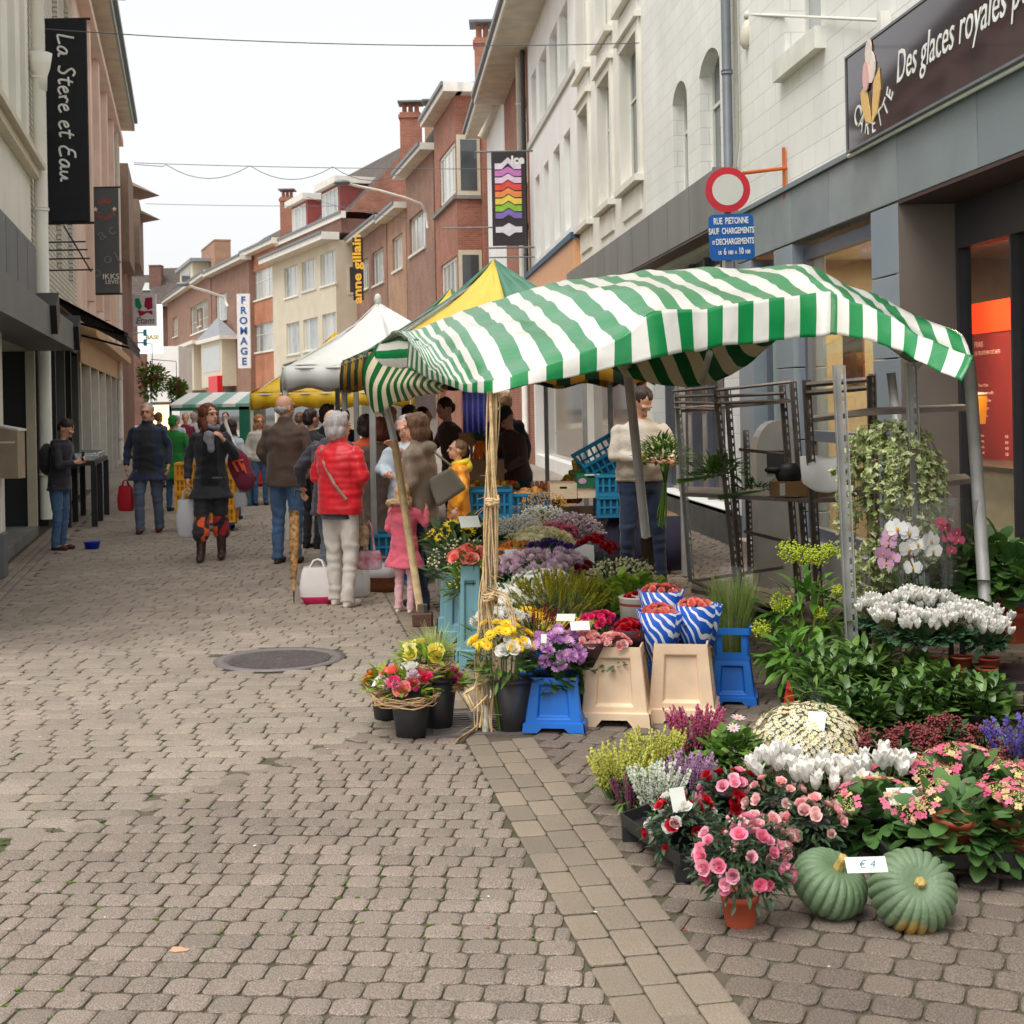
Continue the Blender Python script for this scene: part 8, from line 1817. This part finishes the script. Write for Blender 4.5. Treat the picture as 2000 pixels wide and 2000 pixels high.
    # trousers
    if legs and bot:
        mb=MB()
        torso(mb,.006,.86,1.0)
        for s in 'LR':
            a=Vector(D['a'+s]); kk=Vector(D['k'+s]); hh_=Vector(D['h'+s]); mb.cap(hh_+Vector((0,.005,-.02)),kk,.098*legw**.5,.068*legw,14)
            if skirt=='harem': mb.cap(kk,a+Vector((0,0,.22)),.085,.10,14); mb.cap(a+Vector((0,0,.22)),a+Vector((0,0,.17)),.10,.06)
            else: mb.tube([kk+Vector((0,0,.03)),kk,kk.lerp(a,.5),a+Vector((0,.0,.0)),a+Vector((0,.005,-.045))],[.05*legw,.066*legw,.058*legw,.056*legw,.06*legw],14)
        def dw(c): return noise.noise(Vector((c.x*14,c.y*14,c.z*9)))*.008+.004*math.sin(c.z*60+noise.noise(c*6)*5)*(1 if .3<c.z<.6 or c.z<.2 else .2)
        bake(mb,'trousers',bot,t,vg,disp=dw,mats2=bot2,assign=botassign)
    if legs:
        for s in 'LR':
            a=Vector(D['a'+s]); mb=MB(); mb.ell(a+Vector((0,.0,-.045)),(.044,.055,.045)); mb.ell(a+Vector((0,-.10,-.055)),(.046,.085,.034)); mb.cap(a+Vector((0,.03,-.07)),a+Vector((0,-.15,-.07)),.03,.028)
            def fl(c,zz=a.z-.088): return 0
            o=bake(mb,'shoe',shoe,t,.011)
            for v in o.data.vertices: v.co.z=max(v.co.z,a.z-.089)
    # top garment
    mb=MB(); ex=.022+puff*.02; torso(mb,ex,hem,1.5,fl=flare)
    for s in 'LR':
        S_,E_,W_=arms[s]; mb.cap(S_*1.0,E_,.058+puff*.012,.053+puff*.012,14)
        if sleeve>=1: mb.tube([E_.lerp(S_,.1),E_,E_.lerp(W_,.5),E_.lerp(W_,.93)],[.05,.055+puff*.012,.05+puff*.01,.04+puff*.006],14); mb.ell(E_,(.055+puff*.01,)*3)
        elif sleeve>0: mb.cap(E_,E_.lerp(W_,sleeve),.05,.045)
    if collar: mb.tube([bd((0,.005,1.44)),bd((0,.0,1.53))],[.085,.075],16)
    if hood: mb.ell(bd((0,.10,1.45)),(.12,.07,.07))
    def dt(c):
        q=noise.noise(Vector((c.x*11,c.y*11,c.z*7)))*.010+.004*math.sin(c.z*38+6*noise.noise(c*5))+noise.noise(Vector((c.x*30,c.y*30,c.z*22)))*.002
        if puff: q+=.006*abs(math.sin(c.z*PI/.062+noise.noise(c*6)*1.2))-.003
        return q
    if coat_open:
        m2,wid,zlo=coat_open
        g=bake(mb,'jacket',top,t,vg*.75,disp=dt,mats2=[m2],assign=lambda c:1 if (c.y<-.06 and zlo<c.z<1.47 and abs(c.x)<wid*(1.15-.55*(c.z-zlo))) else 0)
    else: g=bake(mb,'jacket' if top not in(CRM,BRN) else 'sweater',top,t,vg,disp=dt)
    if False:  # inner shirt panel down the front
        mb=MB(); m2,wid,zlo=coat_open
        mb.ell(bd((0,-.095-stout*1.3,(zlo+1.2)/2)),(wid,.058,(1.2-zlo)*.75)); mb.ell(bd((0,-.095-stout*.8,1.25)),(wid*.95,.055,.19))
        bake(mb,'shirt',m2,t,vg,disp=lambda c:noise.noise(c*14)*.004)
    return t,k
def at(px,toppy,Y,hplus=0): p=P(px,toppy,Y); return Vector((p.x,Y,0)),p.z+hplus
def locp(t,k,v): return v
# 1 young man with phone
g0=G(118,1074); t,k=person('young man in dark hooded jacket with backpack looking down at his phone',(g0.x,g0.y,0),1.56,80,cl('charcoal',(44,42,52)),DEN,SHB,HDB,'short',J=dict(eL=(.22,-.10,1.14),wL=(.07,-.30,1.20),eR=(-.22,-.10,1.14),wR=(-.07,-.28,1.18)),lean=8,headpitch=38,hem=.80,flare=.04,hood=True)
mb=MB(); mb.ell((0,.17,1.22),(.15,.10,.22)); o=bake(mb,'backpack',BLK,t,.014,disp=lambda c:noise.noise(c*10)*.01); o.parent=None; o.matrix_world=Matrix.Translation(g0)@Matrix.Rotation(R(80),4,'Z')@Matrix.Scale(k,4); tag(o,'black backpack on the back of the young man with the phone','backpack')
mb=MB(); mb.bbox(-.035,.035,-.36,-.345,1.2,1.32,.004); o=mb.build('phone',M_black,None); o.matrix_world=Matrix.Translation(g0)@Matrix.Rotation(R(80),4,'Z')@Matrix.Scale(k,4); tag(o,'phone in the hands of the young man on the left','phone')
# 2 man in navy coat
g0=G(292,1041); t,k=person('grey haired man in navy coat and grey blue trousers carrying a red bag',(g0.x,g0.y,0),1.74,4,NVY,cl('greyblue',(92,104,124)),SHB,HGR,'short',J=dict(aL=(.12,.10,.10),kL=(.11,.02,.52),aR=(-.10,-.10,.09),kR=(-.11,-.10,.52)),hem=.72,flare=.07,wd=1.12,coat_open=(BLK,.10,.80),stout=.02,headyaw=-5,legw=1.15,collar=True)
mb=MB(); mb.ell((0,-.055,1.585),(.05,.03,.035)); 
for sx in(-1,1): pass
def bag(label,px,py,Y,w,h,d,m,name='shopping_bag',cat='bag',handles=True,top=None,taper=.85,hh=.16,soft=.02,stripe=None):
    p=P(px,py,Y); t=thing(name,label,cat,(p.x,Y,p.z)); mb=MB(); n=10; vs=[];fs=[]
    prof=[(0,taper*.9),(h*.2 if stripe else h*.08,1),(h*.5,1.02),(h*.85,.9),(h,.82)]
    for z,s in prof:
        for j in range(20):
            a=2*PI*j/20; e=.45; x=math.copysign(abs(math.cos(a))**e,math.cos(a))*w/2*s; y=math.copysign(abs(math.sin(a))**e,math.sin(a))*d/2*s; nz_=noise.noise(Vector((x*12,y*12,z*10+px)))*soft; vs.append((x+nz_,y-abs(nz_),z+(noise.noise(Vector((j,px,0)))*soft if z>h*.9 else 0)))
    for i in range(len(prof)-1):
        for j in range(20): fs.append((i*20+j,i*20+(j+1)%20,(i+1)*20+(j+1)%20,(i+1)*20+j))
    fs.append(tuple(range(19,-1,-1))); mi=0
    if stripe: mi=[1 if (f[0]//20)<stripe else 0 for f in fs]
    mb.add(vs,fs,mi); mb.build('bag_body',m if isinstance(m,list) else [m],t,True)
    if handles:
        for sy in(-1,1): mb=MB(); mb.tube([(-w*.22,sy*d*.3,h*.96),(-w*.12,sy*d*.12,h+hh*.8),(0,0,h+hh),(w*.12,sy*d*.12,h+hh*.8),(w*.22,sy*d*.3,h*.96)],.008,6); mb.build('handle',m[0] if isinstance(m,list) else m,t)
    return t
M_plw2=mat('plastic_bag_white',srgb(236,238,240),.35,var=.04,trans=.3,rv=0,bump=.3,bscale=20); M_rbag=mat('bag_red',srgb(206,26,44),.5,var=.1,rv=0,bump=.2,bscale=20)
bag('red shopping bag in the hand of the man in the navy coat',246,998,19.0,.21,.34,.12,M_rbag,hh=.08)
# 3 woman in black coat
g0=G(415,1094)
orp=cl('orange_print',(236,96,30)); rdp=cl('red_print',(196,34,50))
def prn(c):
    v=noise.noise(Vector((c.x*9+3,c.y*5,c.z*8)))
    if c.z<.5 and v>.12: return 1
    if c.z<.5 and v<-.36: return 2
    if c.z>.72 and c.x<-.02 and v>.3: return 2
    return 0
t,k=person('dark haired woman in long black coat and orange printed harem trousers walking',(g0.x,g0.y,0),1.70,6,BLK,BLK,mat('boot_brown',srgb(66,46,40),.5,rv=0),HRE,'long',J=dict(eL=(.27,.02,1.18),wL=(.16,-.14,1.36),aR=(-.11,-.14,.09),kR=(-.10,-.08,.5),aL=(.10,.06,.10)),hem=.70,flare=.07,coat_open=(cl('black_knit',(18,18,20),.95,.6),.085,.84),headyaw=42,headpitch=-4,skirt='harem',botassign=prn,bot2=[orp,rdp],legw=1.3)
for ax,ay,kx,ky in((.10,.06,.10,-.02),(-.11,-.14,-.10,-.08)):
    mb=MB(); mb.cap((ax*.6+kx*.4,ay*.6+ky*.4,.28),(ax,ay-.005,.07),.058,.05); mb.ell((ax,ay-.05,.05),(.05,.09,.045)); bake(mb,'boot_shaft',MC['boot_brown'],t,.014)
mb=MB(); mb.tube([(math.cos(a)*.085,.0+math.sin(a)*.075,1.50+.015*math.sin(3*a)) for a in [i*PI/8 for i in range(17)]],.035,10); mb.ell((0,-.12,1.38),(.07,.03,.09)); mb.ell((.02,-.13,1.28),(.05,.025,.07)); bake(mb,'scarf',cl('grey_scarf',(140,140,148),.9,.6,.35),t,.012,disp=lambda c:noise.noise(c*20)*.01)
mb=MB(); mb.ell((0,-.0,.93),(.2,.15,.05)); bake(mb,'belt_bag',cl('grey_band',(84,88,82)),t,.014)
p=P(470,915,15.6); t=thing('shoulder_bag','maroon slouchy shoulder bag with orange print on the woman in black','bag',(p.x,15.6,p.z)); mb=MB(); mb.ell((0,0,0),(.13,.07,.24),mt=Matrix.Rotation(R(-18),4,'Y')); mb.ell((.05,0,-.12),(.12,.08,.14)); o=bake(mb,'bag_body',WIN,t,.014,disp=lambda c:noise.noise(c*9)*.015); mb=MB()
for (a,b) in(((-.07,.08),(-.01,-.03)),((-.01,.10),(.05,-.02)),((.04,.06),(.08,-.05)),((-.06,.08),(.05,.1))): mb.tube([(a[0],-.085,a[1]),(b[0],-.1,b[1])],.012,6)
mb.build('print',orp,t); mb=MB(); mb.tube([(-.05,0,.2),(-.16,.02,.5),(-.17,.06,.56)],.022,8); mb.build('strap',WHTT,t,True)
bag('white plastic carrier bag held by the woman in black',366,1050,15.5,.22,.42,.14,M_plw2,hh=.12)
bag('small white plastic bag behind the maroon shoulder bag',470,990,15.8,.13,.16,.08,M_plw2,handles=False)
# 4 brown sweater man
g0=G(562,1100); t,k=person('bald man in brown sweater and blue jeans standing with his back to us',(g0.x,g0.y,0),1.78,168,BRN,DEN,SHB,HGR,'bald',hem=.80,wd=1.14,stout=.035,J=dict(eL=(.27,.02,1.17),wL=(.20,-.14,.98),eR=(-.27,.02,1.17),wR=(-.20,-.14,.98)),headyaw=-28,legw=1.1,collar=True)
# 5 man with umbrella
pv,hh_=at(648,806,12.6); t,k=person('balding man in dark padded vest leaning on a patterned umbrella',(pv.x,12.6,0),hh_+.02,150,cl('slate_vest',(66,62,72),.6),cl('grey_jeans',(106,116,126),var=.2),SHK,HGR,'bald',hem=.74,flare=.03,wd=1.15,puff=.6,J=dict(eR=(.20,.0,1.16) if False else (-.22,.02,1.18),wR=(-.14,-.15,1.0),eL=(.36,.06,1.20),wL=(.42,-.05,1.0)),headyaw=20)
p0=P(575,968,12.3); p1=G(574,1176); t=thing('folded_umbrella','folded brown and gold patterned umbrella standing on its tip','umbrella',(p1.x,p1.y,0)); q=Vector(p0)-p1
mb=MB(); mb.tube([(0,0,0),tuple(q*.1)],.006,6); mb.tube([tuple(q*.98),tuple(q*1.04),tuple(q*1.06+Vector((.03,0,0))),tuple(q*1.03+Vector((.06,0,0)))],.012,8); mb.build('shaft',M_black,t,True)
mb=MB(); pts=[q*(.1+.75*i/12) for i in range(13)]; mb.tube([tuple(x) for x in pts],[.012+.03*min(1,i/7)+(.004 if i%2 else 0) for i in range(13)],12); mb.build('canopy',mat('umbrella_print',srgb(196,150,84),.6,dirt=srgb(96,66,40),scale=30,rv=0),t,True)
# 6 red jacket woman
g0=G(668,1184); t,k=person('grey haired woman in red quilted jacket and off white trousers seen from behind',(g0.x,g0.y,0),1.60,148,RED,WHTT,SHW,HGR,'bob',puff=1.0,wd=1.12,stout=.03,hem=.84,J=dict(eL=(.27,.0,1.18),wL=(.16,-.24,1.12),eR=(-.26,.0,1.18),wR=(-.05,-.26,1.10),aL=(.10,-.04,.09),aR=(-.10,.04,.09)),headyaw=-10,legw=1.12,collar=True)
mb=MB(); mb.tube([(.15,.07,1.44),(.05,.155,1.30),(-.08,.175,1.12),(-.17,.12,.98)],.014,6); mb.build('bag_strap',BEI,t)
mb=MB(); torso_=None; mb.tube([(0,0,.80),(0,0,.85)],[.172,.175],20); mb.build('shirt_hem',BLK,t,True)
# 7 mother
pv=G(828,1188); t,k=person('woman with brown bob in beige jacket and dark jeans bringing her hand to her mouth',(pv.x,pv.y,0),1.58,-112,BEI,DEND,SHK,HBR,'bob',hem=.78,wd=1.12,stout=.02,J=dict(eR=(-.24,-.12,1.24),wR=(-.06,-.27,1.44),eL=(.22,.02,1.17),wL=(.18,-.12,.95),aL=(.1,.05,.09),aR=(-.1,-.08,.09)),lean=3,hood=True,collar=True)
p=P(868,950,11.35); t=thing('shoulder_bag','large grey leather shoulder bag on the woman in the beige jacket','bag',(p.x,11.35,p.z)); t.rotation_euler=(0,R(-28),R(-10)); mb=MB(); mb.prism([(-.14,-.12),(.14,-.10),(.11,.11),(-.11,.12)],.1); o=mb.build('bag_body',mat('leather_grey',srgb(134,124,108),.45,var=.1,scale=5,bump=.2),t); bv=o.modifiers.new('b','BEVEL'); bv.width=.025; bv.segments=3; mb=MB(); mb.tube([(-.12,.05,.13),(-.12,.05,.28),(.02,.05,.36),(.12,.05,.12)],.011,6); mb.build('strap',MC['leather_grey'],t,True)
# 8 girl
g0=G(792,1196); t,k=person('small blond girl in pink coat with fur trimmed hood and pink leggings',(g0.x,g0.y,0),1.02,150,PNK,PKT,SHW,HBL,'long',hem=.62,flare=.10,wd=1.15,J=dict(eR=(-.30,-.08,1.22),wR=(-.22,-.24,1.42),eL=(.25,.02,1.16),wL=(.18,-.14,1.0)),hood=True)
mb=MB(); mb.tube([(math.cos(a)*.15,.12+math.sin(a)*.07,1.50+.03*math.sin(a)) for a in [i*PI/7 for i in range(15)]],.045,10); bake(mb,'fur_trim',mat('fur',srgb(206,174,134),.95,var=.3,scale=50,bump=1,bscale=120,rv=0),t,.012,disp=lambda c:noise.noise(c*50)*.02)
# 9 boy
pv,hh_=at(892,864,13.0); t,k=person('boy in yellow orange raincoat looking to the left',(pv.x,13.3,0),hh_+.01,-82,YEL,DEND,SHK,HBR,'short',hem=.66,flare=.07,wd=1.2,hood=False,headpitch=-6)
mb=MB(); mb.tube([(math.cos(a)*.095,.03+math.sin(a)*.085,1.47+.02*math.sin(a)) for a in [i*PI/8 for i in range(17)]],.04,10); mb.ell((0,.12,1.42),(.11,.06,.08)); bake(mb,'hood',cl('bright_yellow',(255,224,40),.5),t,.014)
# 10.. others around the stalls (px, head top y, depth)
def crowd(label,px,ty,Y,face,**k): pv,hh_=at(px,ty,Y); return person(label,(pv.x,Y,0),hh_+.0,face,low=True,**k)
crowd('man with cropped grey hair in light grey jacket behind the woman in beige',792,814,13.0,-20,top=LGT,bot=DEN,hair=HGR,hs='short',wd=1.15,hem=.78,headpitch=20,J=dict(eR=(-.28,-.06,1.2),wR=(-.1,-.26,1.16)))
crowd('auburn haired person in long brown coat seen from behind',742,818,13.9,175,top=cl('taupe_coat',(84,68,58)),bot=BLK,hair=HRE,hs='bob',hem=.42,flare=.10,wd=1.15)
crowd('person in orange scarf standing behind the tent pole',716,812,14.8,160,top=ORG,bot=BLK,hair=HDB,hs='bob',wd=1.1)
crowd('dark haired person in black coat beyond the bald man',607,800,16.5,140,top=BLK,bot=BLK,hair=HDB,hs='short')
crowd('person in black coat standing under the white tent',640,792,18,150,top=BLK,bot=GRYT,hair=HDB,hs='bob')
crowd('person with pale woolly hat and pink scarf at the fruit stall',760,796,16.0,170,top=cl('plum',(96,44,62)),bot=BLK,hair=mat('wool_hat',srgb(186,160,130),.9,bump=.5,rv=0),hs='cap')
crowd('dark haired shopper in navy jacket left of the vendor',800,792,18,110,top=NVY,bot=BLK,hair=HDB,hs='short')
crowd('second dark haired shopper in navy close to the first',826,796,18.6,100,top=NVY,bot=BLK,hair=HDB,hs='short')
crowd('young vendor in dark brown top with yellow apron at the fruit stall',886,778,16.2,-60,top=DKB,bot=BLK,hair=HDB,hs='short',headpitch=22,lean=8,J=dict(eR=(-.24,-.12,1.2),wR=(-.2,-.36,1.12)))
crowd('tall fair haired vendor in dark jacket behind the counter',985,768,16.4,-20,top=BLK,bot=BLK,hair=HBL,hs='short',headpitch=14)
crowd('vendor with dark cap bending over the produce in brown top',1012,793,15.5,-50,top=DKB,bot=DEND,hair=BLK,hs='cap',headpitch=30,lean=14,J=dict(eR=(-.24,-.14,1.14),wR=(-.16,-.36,1.0),eL=(.24,-.14,1.14),wL=(.16,-.36,1.0)))
crowd('person in vivid green hooded coat walking away behind the navy coat man',338,812,23,170,top=GREN,bot=DEN,hair=GREN,hs='short',hem=.6,flare=.12,wd=1.25,facefeat=False)
crowd('person in white top just behind the woman in black',452,822,21,170,top=LGT,bot=DEN,hair=HDB,hs='bob',wd=.95)
crowd('person with large ginger hair by the pushchair',506,812,24,20,top=WHTT,bot=DEN,hair=mat('hair_ginger',srgb(176,116,70),.7,rv=0),hs='long')
for i,(px,ty,Y,tp,hr,f,lb) in enumerate(((310,806,30,NVY,HBR,160,'far shopper in navy at the flat awning stall'),(345,812,31,LGT,HGR,170,'far shopper with white hair and pale coat'),(362,808,31.5,WIN,HGR,10,'far shopper in maroon facing us'),(378,806,33,LGT,HGR,190,'far grey haired shopper in light jacket'),(440,806,32,BLK,HDB,0,'far shopper in black near the green stall'),(296,808,34,BLK,HDB,0,'far person by the left wall'),(396,812,35,RED,HDB,150,'far person in red behind the woman in black'),(586,806,24,BRN,HBR,150,'far shopper between the white and the yellow tent'),(672,800,20,NVY,HDB,160,'shopper in navy between the tent posts'))):
    crowd(lb,px,ty,Y,f,top=tp,bot=DEN,hair=hr,hs='short',facefeat=False)
# 15 florist
pv,hh_=at(1248,770,12.3); t,k=person('young florist in cream sweater arranging a bouquet',(pv.x+.0,12.3,0),hh_+.05,12,CRM,DEND,SHK,HDB,'short',wd=1.22,stout=.035,hem=.88,sleeve=.45,headyaw=16,headpitch=42,lean=4,J=dict(eR=(-.26,-.08,1.17),wR=(.06,-.29,1.13),eL=(.29,-.06,1.16),wL=(.17,-.30,1.12),aR=(-.14,.03,.09),kR=(-.13,-.02,.5),aL=(.15,-.04,.09),kL=(.14,-.03,.5)),legw=1.05)
p=P(1296,893,11.75); t=thing('bouquet','bouquet of dark leaves and tiny white flowers held by the florist','bouquet',p); foliage(t,(0,0,.0),(.2,.14,.17),330,LEAFL,.08,M_lf,up=-.5,lift=.4); blooms(t,(0,0,.02),(.16,.14,.15),120,BUD,.009,crm,up=-.1); mb=MB(); mb.inst(ROSES[0],orient((-.18,-.06,-.01),(-.3,-.5,.5),.035)); mb.build('yellow_rose',yel2,t,True); mb=MB()
for i in range(22): a=RNG.uniform(-1,1); mb.tube([(a*.05,RNG.uniform(-.05,.05),-.05),(a*.01+.01,0,-.22),(a*.05-.03,RNG.uniform(-.03,.03),-.46-RNG.uniform(0,.14))],.004,4)
mb.build('stems',M_lf,t)
# bags on the ground
g0=G(622,1178); t=bag('large white shopping bag with pink patterned base standing on the paving',622,1178,g0.y,.30,.31,.16,[mat('bag_white_print',srgb(236,230,226),.5,var=.04,rv=0),mat('bag_pink',srgb(220,40,100),.5,rv=0)],stripe=1,hh=.06)
g0=G(700,1165); bag('white plastic bag on the ground behind the red jacket woman',698,1165,g0.y,.2,.26,.16,M_plw2,handles=False,soft=.05)
bag('colourful dotted shopper bag hanging at the red jacket woman side',722,1112,11.9,.2,.16,.1,mat('bag_dots',srgb(236,220,226),.5,dirt=srgb(196,70,110),scale=14,rv=0),hh=.25)
bag('floral carrier bag in the right hand of the red jacket woman',706,1066,11.8,.13,.17,.08,mat('bag_floral',srgb(206,200,150),.6,dirt=srgb(150,80,90),scale=20,rv=0),hh=.16)
g0=G(750,1155); t=thing('wicker_basket','brown wicker basket holding white bags behind the girl','basket',(g0.x,g0.y,0)); mb=MB(); mb.lathe([(.12,0),(.15,.06),(.17,.13),(.18,.135),(.16,.13),(.13,.02),(0,.02)],n=28,sx=1,sy=.75,fn=lambda th,r,z:r*(1+.02*math.sin(th*14)*(1 if int(z*60)%2 else -1))); mb.build('woven_body',mat('wicker',srgb(134,84,50),.7,var=.35,scale=40,stretch=(1,1,3),bump=.8,rv=0),t,True); mb=MB(); mb.tube([(math.cos(a)*.17,0,.13+math.sin(a)*.17) for a in [PI*i/12 for i in range(13)]],.01,6); mb.build('handle',MC['wicker'],t)
bag('white plastic bag inside the wicker basket',744,1130,g0.y,.18,.14,.14,M_plw2,handles=False,soft=.04); bag('second white plastic bag bulging from the wicker basket',764,1126,g0.y+.03,.12,.13,.12,M_plw2,handles=False,soft=.04)
bag('pale plastic bag hanging at the left end of the flower stall',868,1165,11.3,.16,.42,.1,mat('bag_clear',srgb(206,206,196),.3,trans=.4,rv=0),handles=False,soft=.04)
# blue crates stacked behind the pink coat
for i in range(2): crate(['blue crate on the ground behind the girl','blue crate stacked on another behind the girl'][i],(P(765,1060,13.0).x,13.2,.0+i*.24),.4,.4,.23,M_cbl,R(5),'blue crates stacked behind the girl')
# pushchair
p=P(500,905,24.5); t=thing('pushchair','folding pushchair with red seat and small black wheels','pushchair',(p.x,24.5,0))
mb=MB(); mb.prism([(-.18,.35),(.18,.35),(.16,.9),(-.16,.9)],.05,0,Matrix.Rotation(R(-15),4,'X')); mb.box(-.18,.18,-.3,0,.3,.36); mb.build('seat',RED,t); mb=MB()
for sx in(-1,1): mb.tube([(sx*.2,-.35,.1),(sx*.2,.05,.55),(sx*.2,.25,1.0)],.012,6); mb.tube([(sx*.2,.3,.1),(sx*.2,-.1,.55)],.012,6)
mb.build('frame',M_gal,t)
for sx in(-1,1):
    for y in(-.35,.3): mb=MB(); mb.lathe([(0,-.02),(.1,-.02),(.1,.02),(0,.02)],mt=Matrix.Translation((sx*.23,y,.1))@Matrix.Rotation(R(90),4,'Y'),n=16); mb.build('wheel',M_black,t)
# ---------------- ice cream shop interior ----------------
FI=lambda s,off,z:FR.w(s,off,z)
sI=FR.px(1990,700,-1.6)[0]
def inbox(name,label,cat,s0_,s1_,o0,o1,z0,z1,m,parts=()):
    t=thing(name,label,cat,FR.w(s0_,o0,0),FR.ang); mb=MB(); mb.bbox(0,s1_-s0_,0,o1-o0,z0,z1,.01); mb.build('panel',m,t); return t
sa=FR.px(1922,600,-2.2)[0]+.5
t=thing('menu_board','deep red illuminated menu board on the wall inside the ice cream shop','menu board',FR.w(sa-3.6,-2.3,0),FR.ang)
mb=MB(); mb.box(0,3.6,-.05,0,.9,2.62); mb.build('board',mat('menu_red',srgb(122,36,34),.4,rv=0,emit=.6),t); mb=MB(); mb.box(0,3.6,.0,.02,2.3,2.62); mb.build('glow_strip',mat('glow_red',srgb(255,60,20),.4,emit=1.2,rv=0),t)
M_mt=mat('menu_text',srgb(230,170,150),.5,emit=.25,rv=0)
def mtx(s,z,sz,x): text('menu_text',s,sz,M_mt,t,Matrix.Translation((3.6-x,.004,z))@Matrix.Rotation(R(180),4,'Z')@TXT,align='LEFT',ext=.001)
mtx('FRAIS',2.18,.09,.02); mtx('DE FRUITS EN 3 ETAPES',2.09,.06,.02)
for i,s in enumerate(('Yaourt frais','Lait de soja vanille','Menthe fraiche','Lait de coco','Gingembre')): mtx(s,1.75-i*.08,.05,.1)
for i in range(4): mtx('ingredients',1.22-i*.06,.045,.02); mtx('4,00',1.22-i*.06,.045,.72)
t=thing('service_counter','pale stone service counter inside the ice cream shop','counter',FR.w(sa-4.2,-1.6,0),FR.ang)
mb=MB(); mb.bbox(0,4.5,-.5,0,0,.95,.01); mb.build('front',mat('counter_pale',srgb(214,206,190),.4,rv=0),t); mb=MB(); mb.bbox(-.02,4.52,-.55,.05,.951,1.0,.01); mb.build('worktop',mat('counter_top',srgb(70,66,62),.3,rv=0),t)
for i,(ds,m_,c_) in enumerate(((.35,'cup_cream',(226,206,170)),(.6,'cup_cream',(226,206,170)),(.95,'cup_white',(220,220,216)))):
    t=thing('cup_stack',['stack of cream paper cups nearest the door frame','second stack of cream paper cups on the counter','white tub beside the stacked cups'][i],'cups',FR.w(sa-ds,-1.75,1.0),0); mb=MB()
    for k in range(16 if i<2 else 1): z=k*.022 if i<2 else 0; mb.lathe([(.05,z),(.065,z+.02 if i<2 else .28),(.06,z+.021 if i<2 else .28)],n=16)
    mb.build('cups',mat(m_,srgb(*c_),.5,rv=0),t,True)
for i in range(2):
    t=thing('juice_dispenser',['orange juice dispenser above the stacked cups','second orange juice dispenser farther right'][i],'dispenser',FR.w(sa-.45-i*.42,-1.9,1.36),0); mb=MB(); mb.lathe([(.12,0),(.14,.25),(.14,.28),(0,.28)],n=18); mb.build('tank',mat('juice_orange',srgb(246,150,30),.2,emit=.5,rv=0),t,True); mb=MB(); mb.lathe([(.145,.28),(.145,.31),(0,.32)],n=18); mb.build('lid',M_white,t,True)
t=thing('till_screen','dark grey till screen on the shop counter','screen',FR.w(sa-.3,-1.45,1.35),FR.ang); mb=MB(); mb.bbox(-.2,.2,-.03,.0,.0,.42,.01); mb.build('screen',M_dgrey,t); mb=MB(); mb.tube([(0,-.02,-.35),(0,-.02,0)],.02); mb.build('stand',M_dgrey,t)
for i in range(3):
    p=FR.w(sa-.6-i*1.3,-1.4,3.17); t=thing('ceiling_spot',['ceiling spotlight nearest the door frame inside the shop','middle ceiling spotlight inside the shop','ceiling spotlight deepest inside the shop'][i],'lamp',p); mb=MB(); mb.lathe([(.0,-.012),(.07,-.012),(.08,.0),(0,0)],n=16); mb.build('housing',M_zinc,t); mb=MB(); mb.lathe([(.0,-.016),(.05,-.016),(.05,-.013),(0,-.013)],n=16); mb.build('bulb',mat('bulb_warm',(1,.75,.4),.5,emit=14,rv=0),t)
    l=bpy.data.lights.new('spot_lamp','AREA'); l.energy=45; l.size=.5; l.color=(1,.78,.5); lo=bpy.data.objects.new('spot_lamp',l); COL.objects.link(lo); lo.location=p-Vector((0,0,.05))
# red promotional panel seen through the display window
a_=FR.px(1645,640,-.7)[0]; t=thing('red_window_panel','dark red panel hanging inside the shop display window','panel',FR.w(a_-.6,-.7,0),FR.ang); mb=MB(); mb.box(0,.6,-.02,0,1.75,2.35); mb.build('panel',mat('panel_maroon',srgb(112,36,34),.5,rv=0),t); mb=MB(); mb.box(-.01,.61,-.025,.005,2.35,2.38); mb.build('top_rail',M_zinc,t)

bpy.data.scenes.remove(TS)

GROUPS={'price card':'price cards among the flowers','bucket':'flower buckets at the stall','flowers':'flower bunches on the stall','hydrangea':'hydrangeas on display','azalea':'potted azaleas','cyclamen':'white cyclamens','skimmia':'dark red skimmias','laurel':'laurel plants','orchid':'wrapped orchids','heather':'heathers in trays','market tent':'pyramid market tents','wire':'wires over the street','pumpkin':'pumpkins on the paving','ivy':'ivy on the trolley','hanging basket':'hanging baskets','crate':'market crates','bag':'bags carried or set down by shoppers','floodlight':'wall floodlights','lamp':'ceiling spots in the shop','pipe':'downpipes on the facades'}
for o in COL.objects:
    if o.parent is None and o.get('category') in GROUPS and not o.get('group'): o['group']=GROUPS[o['category']]
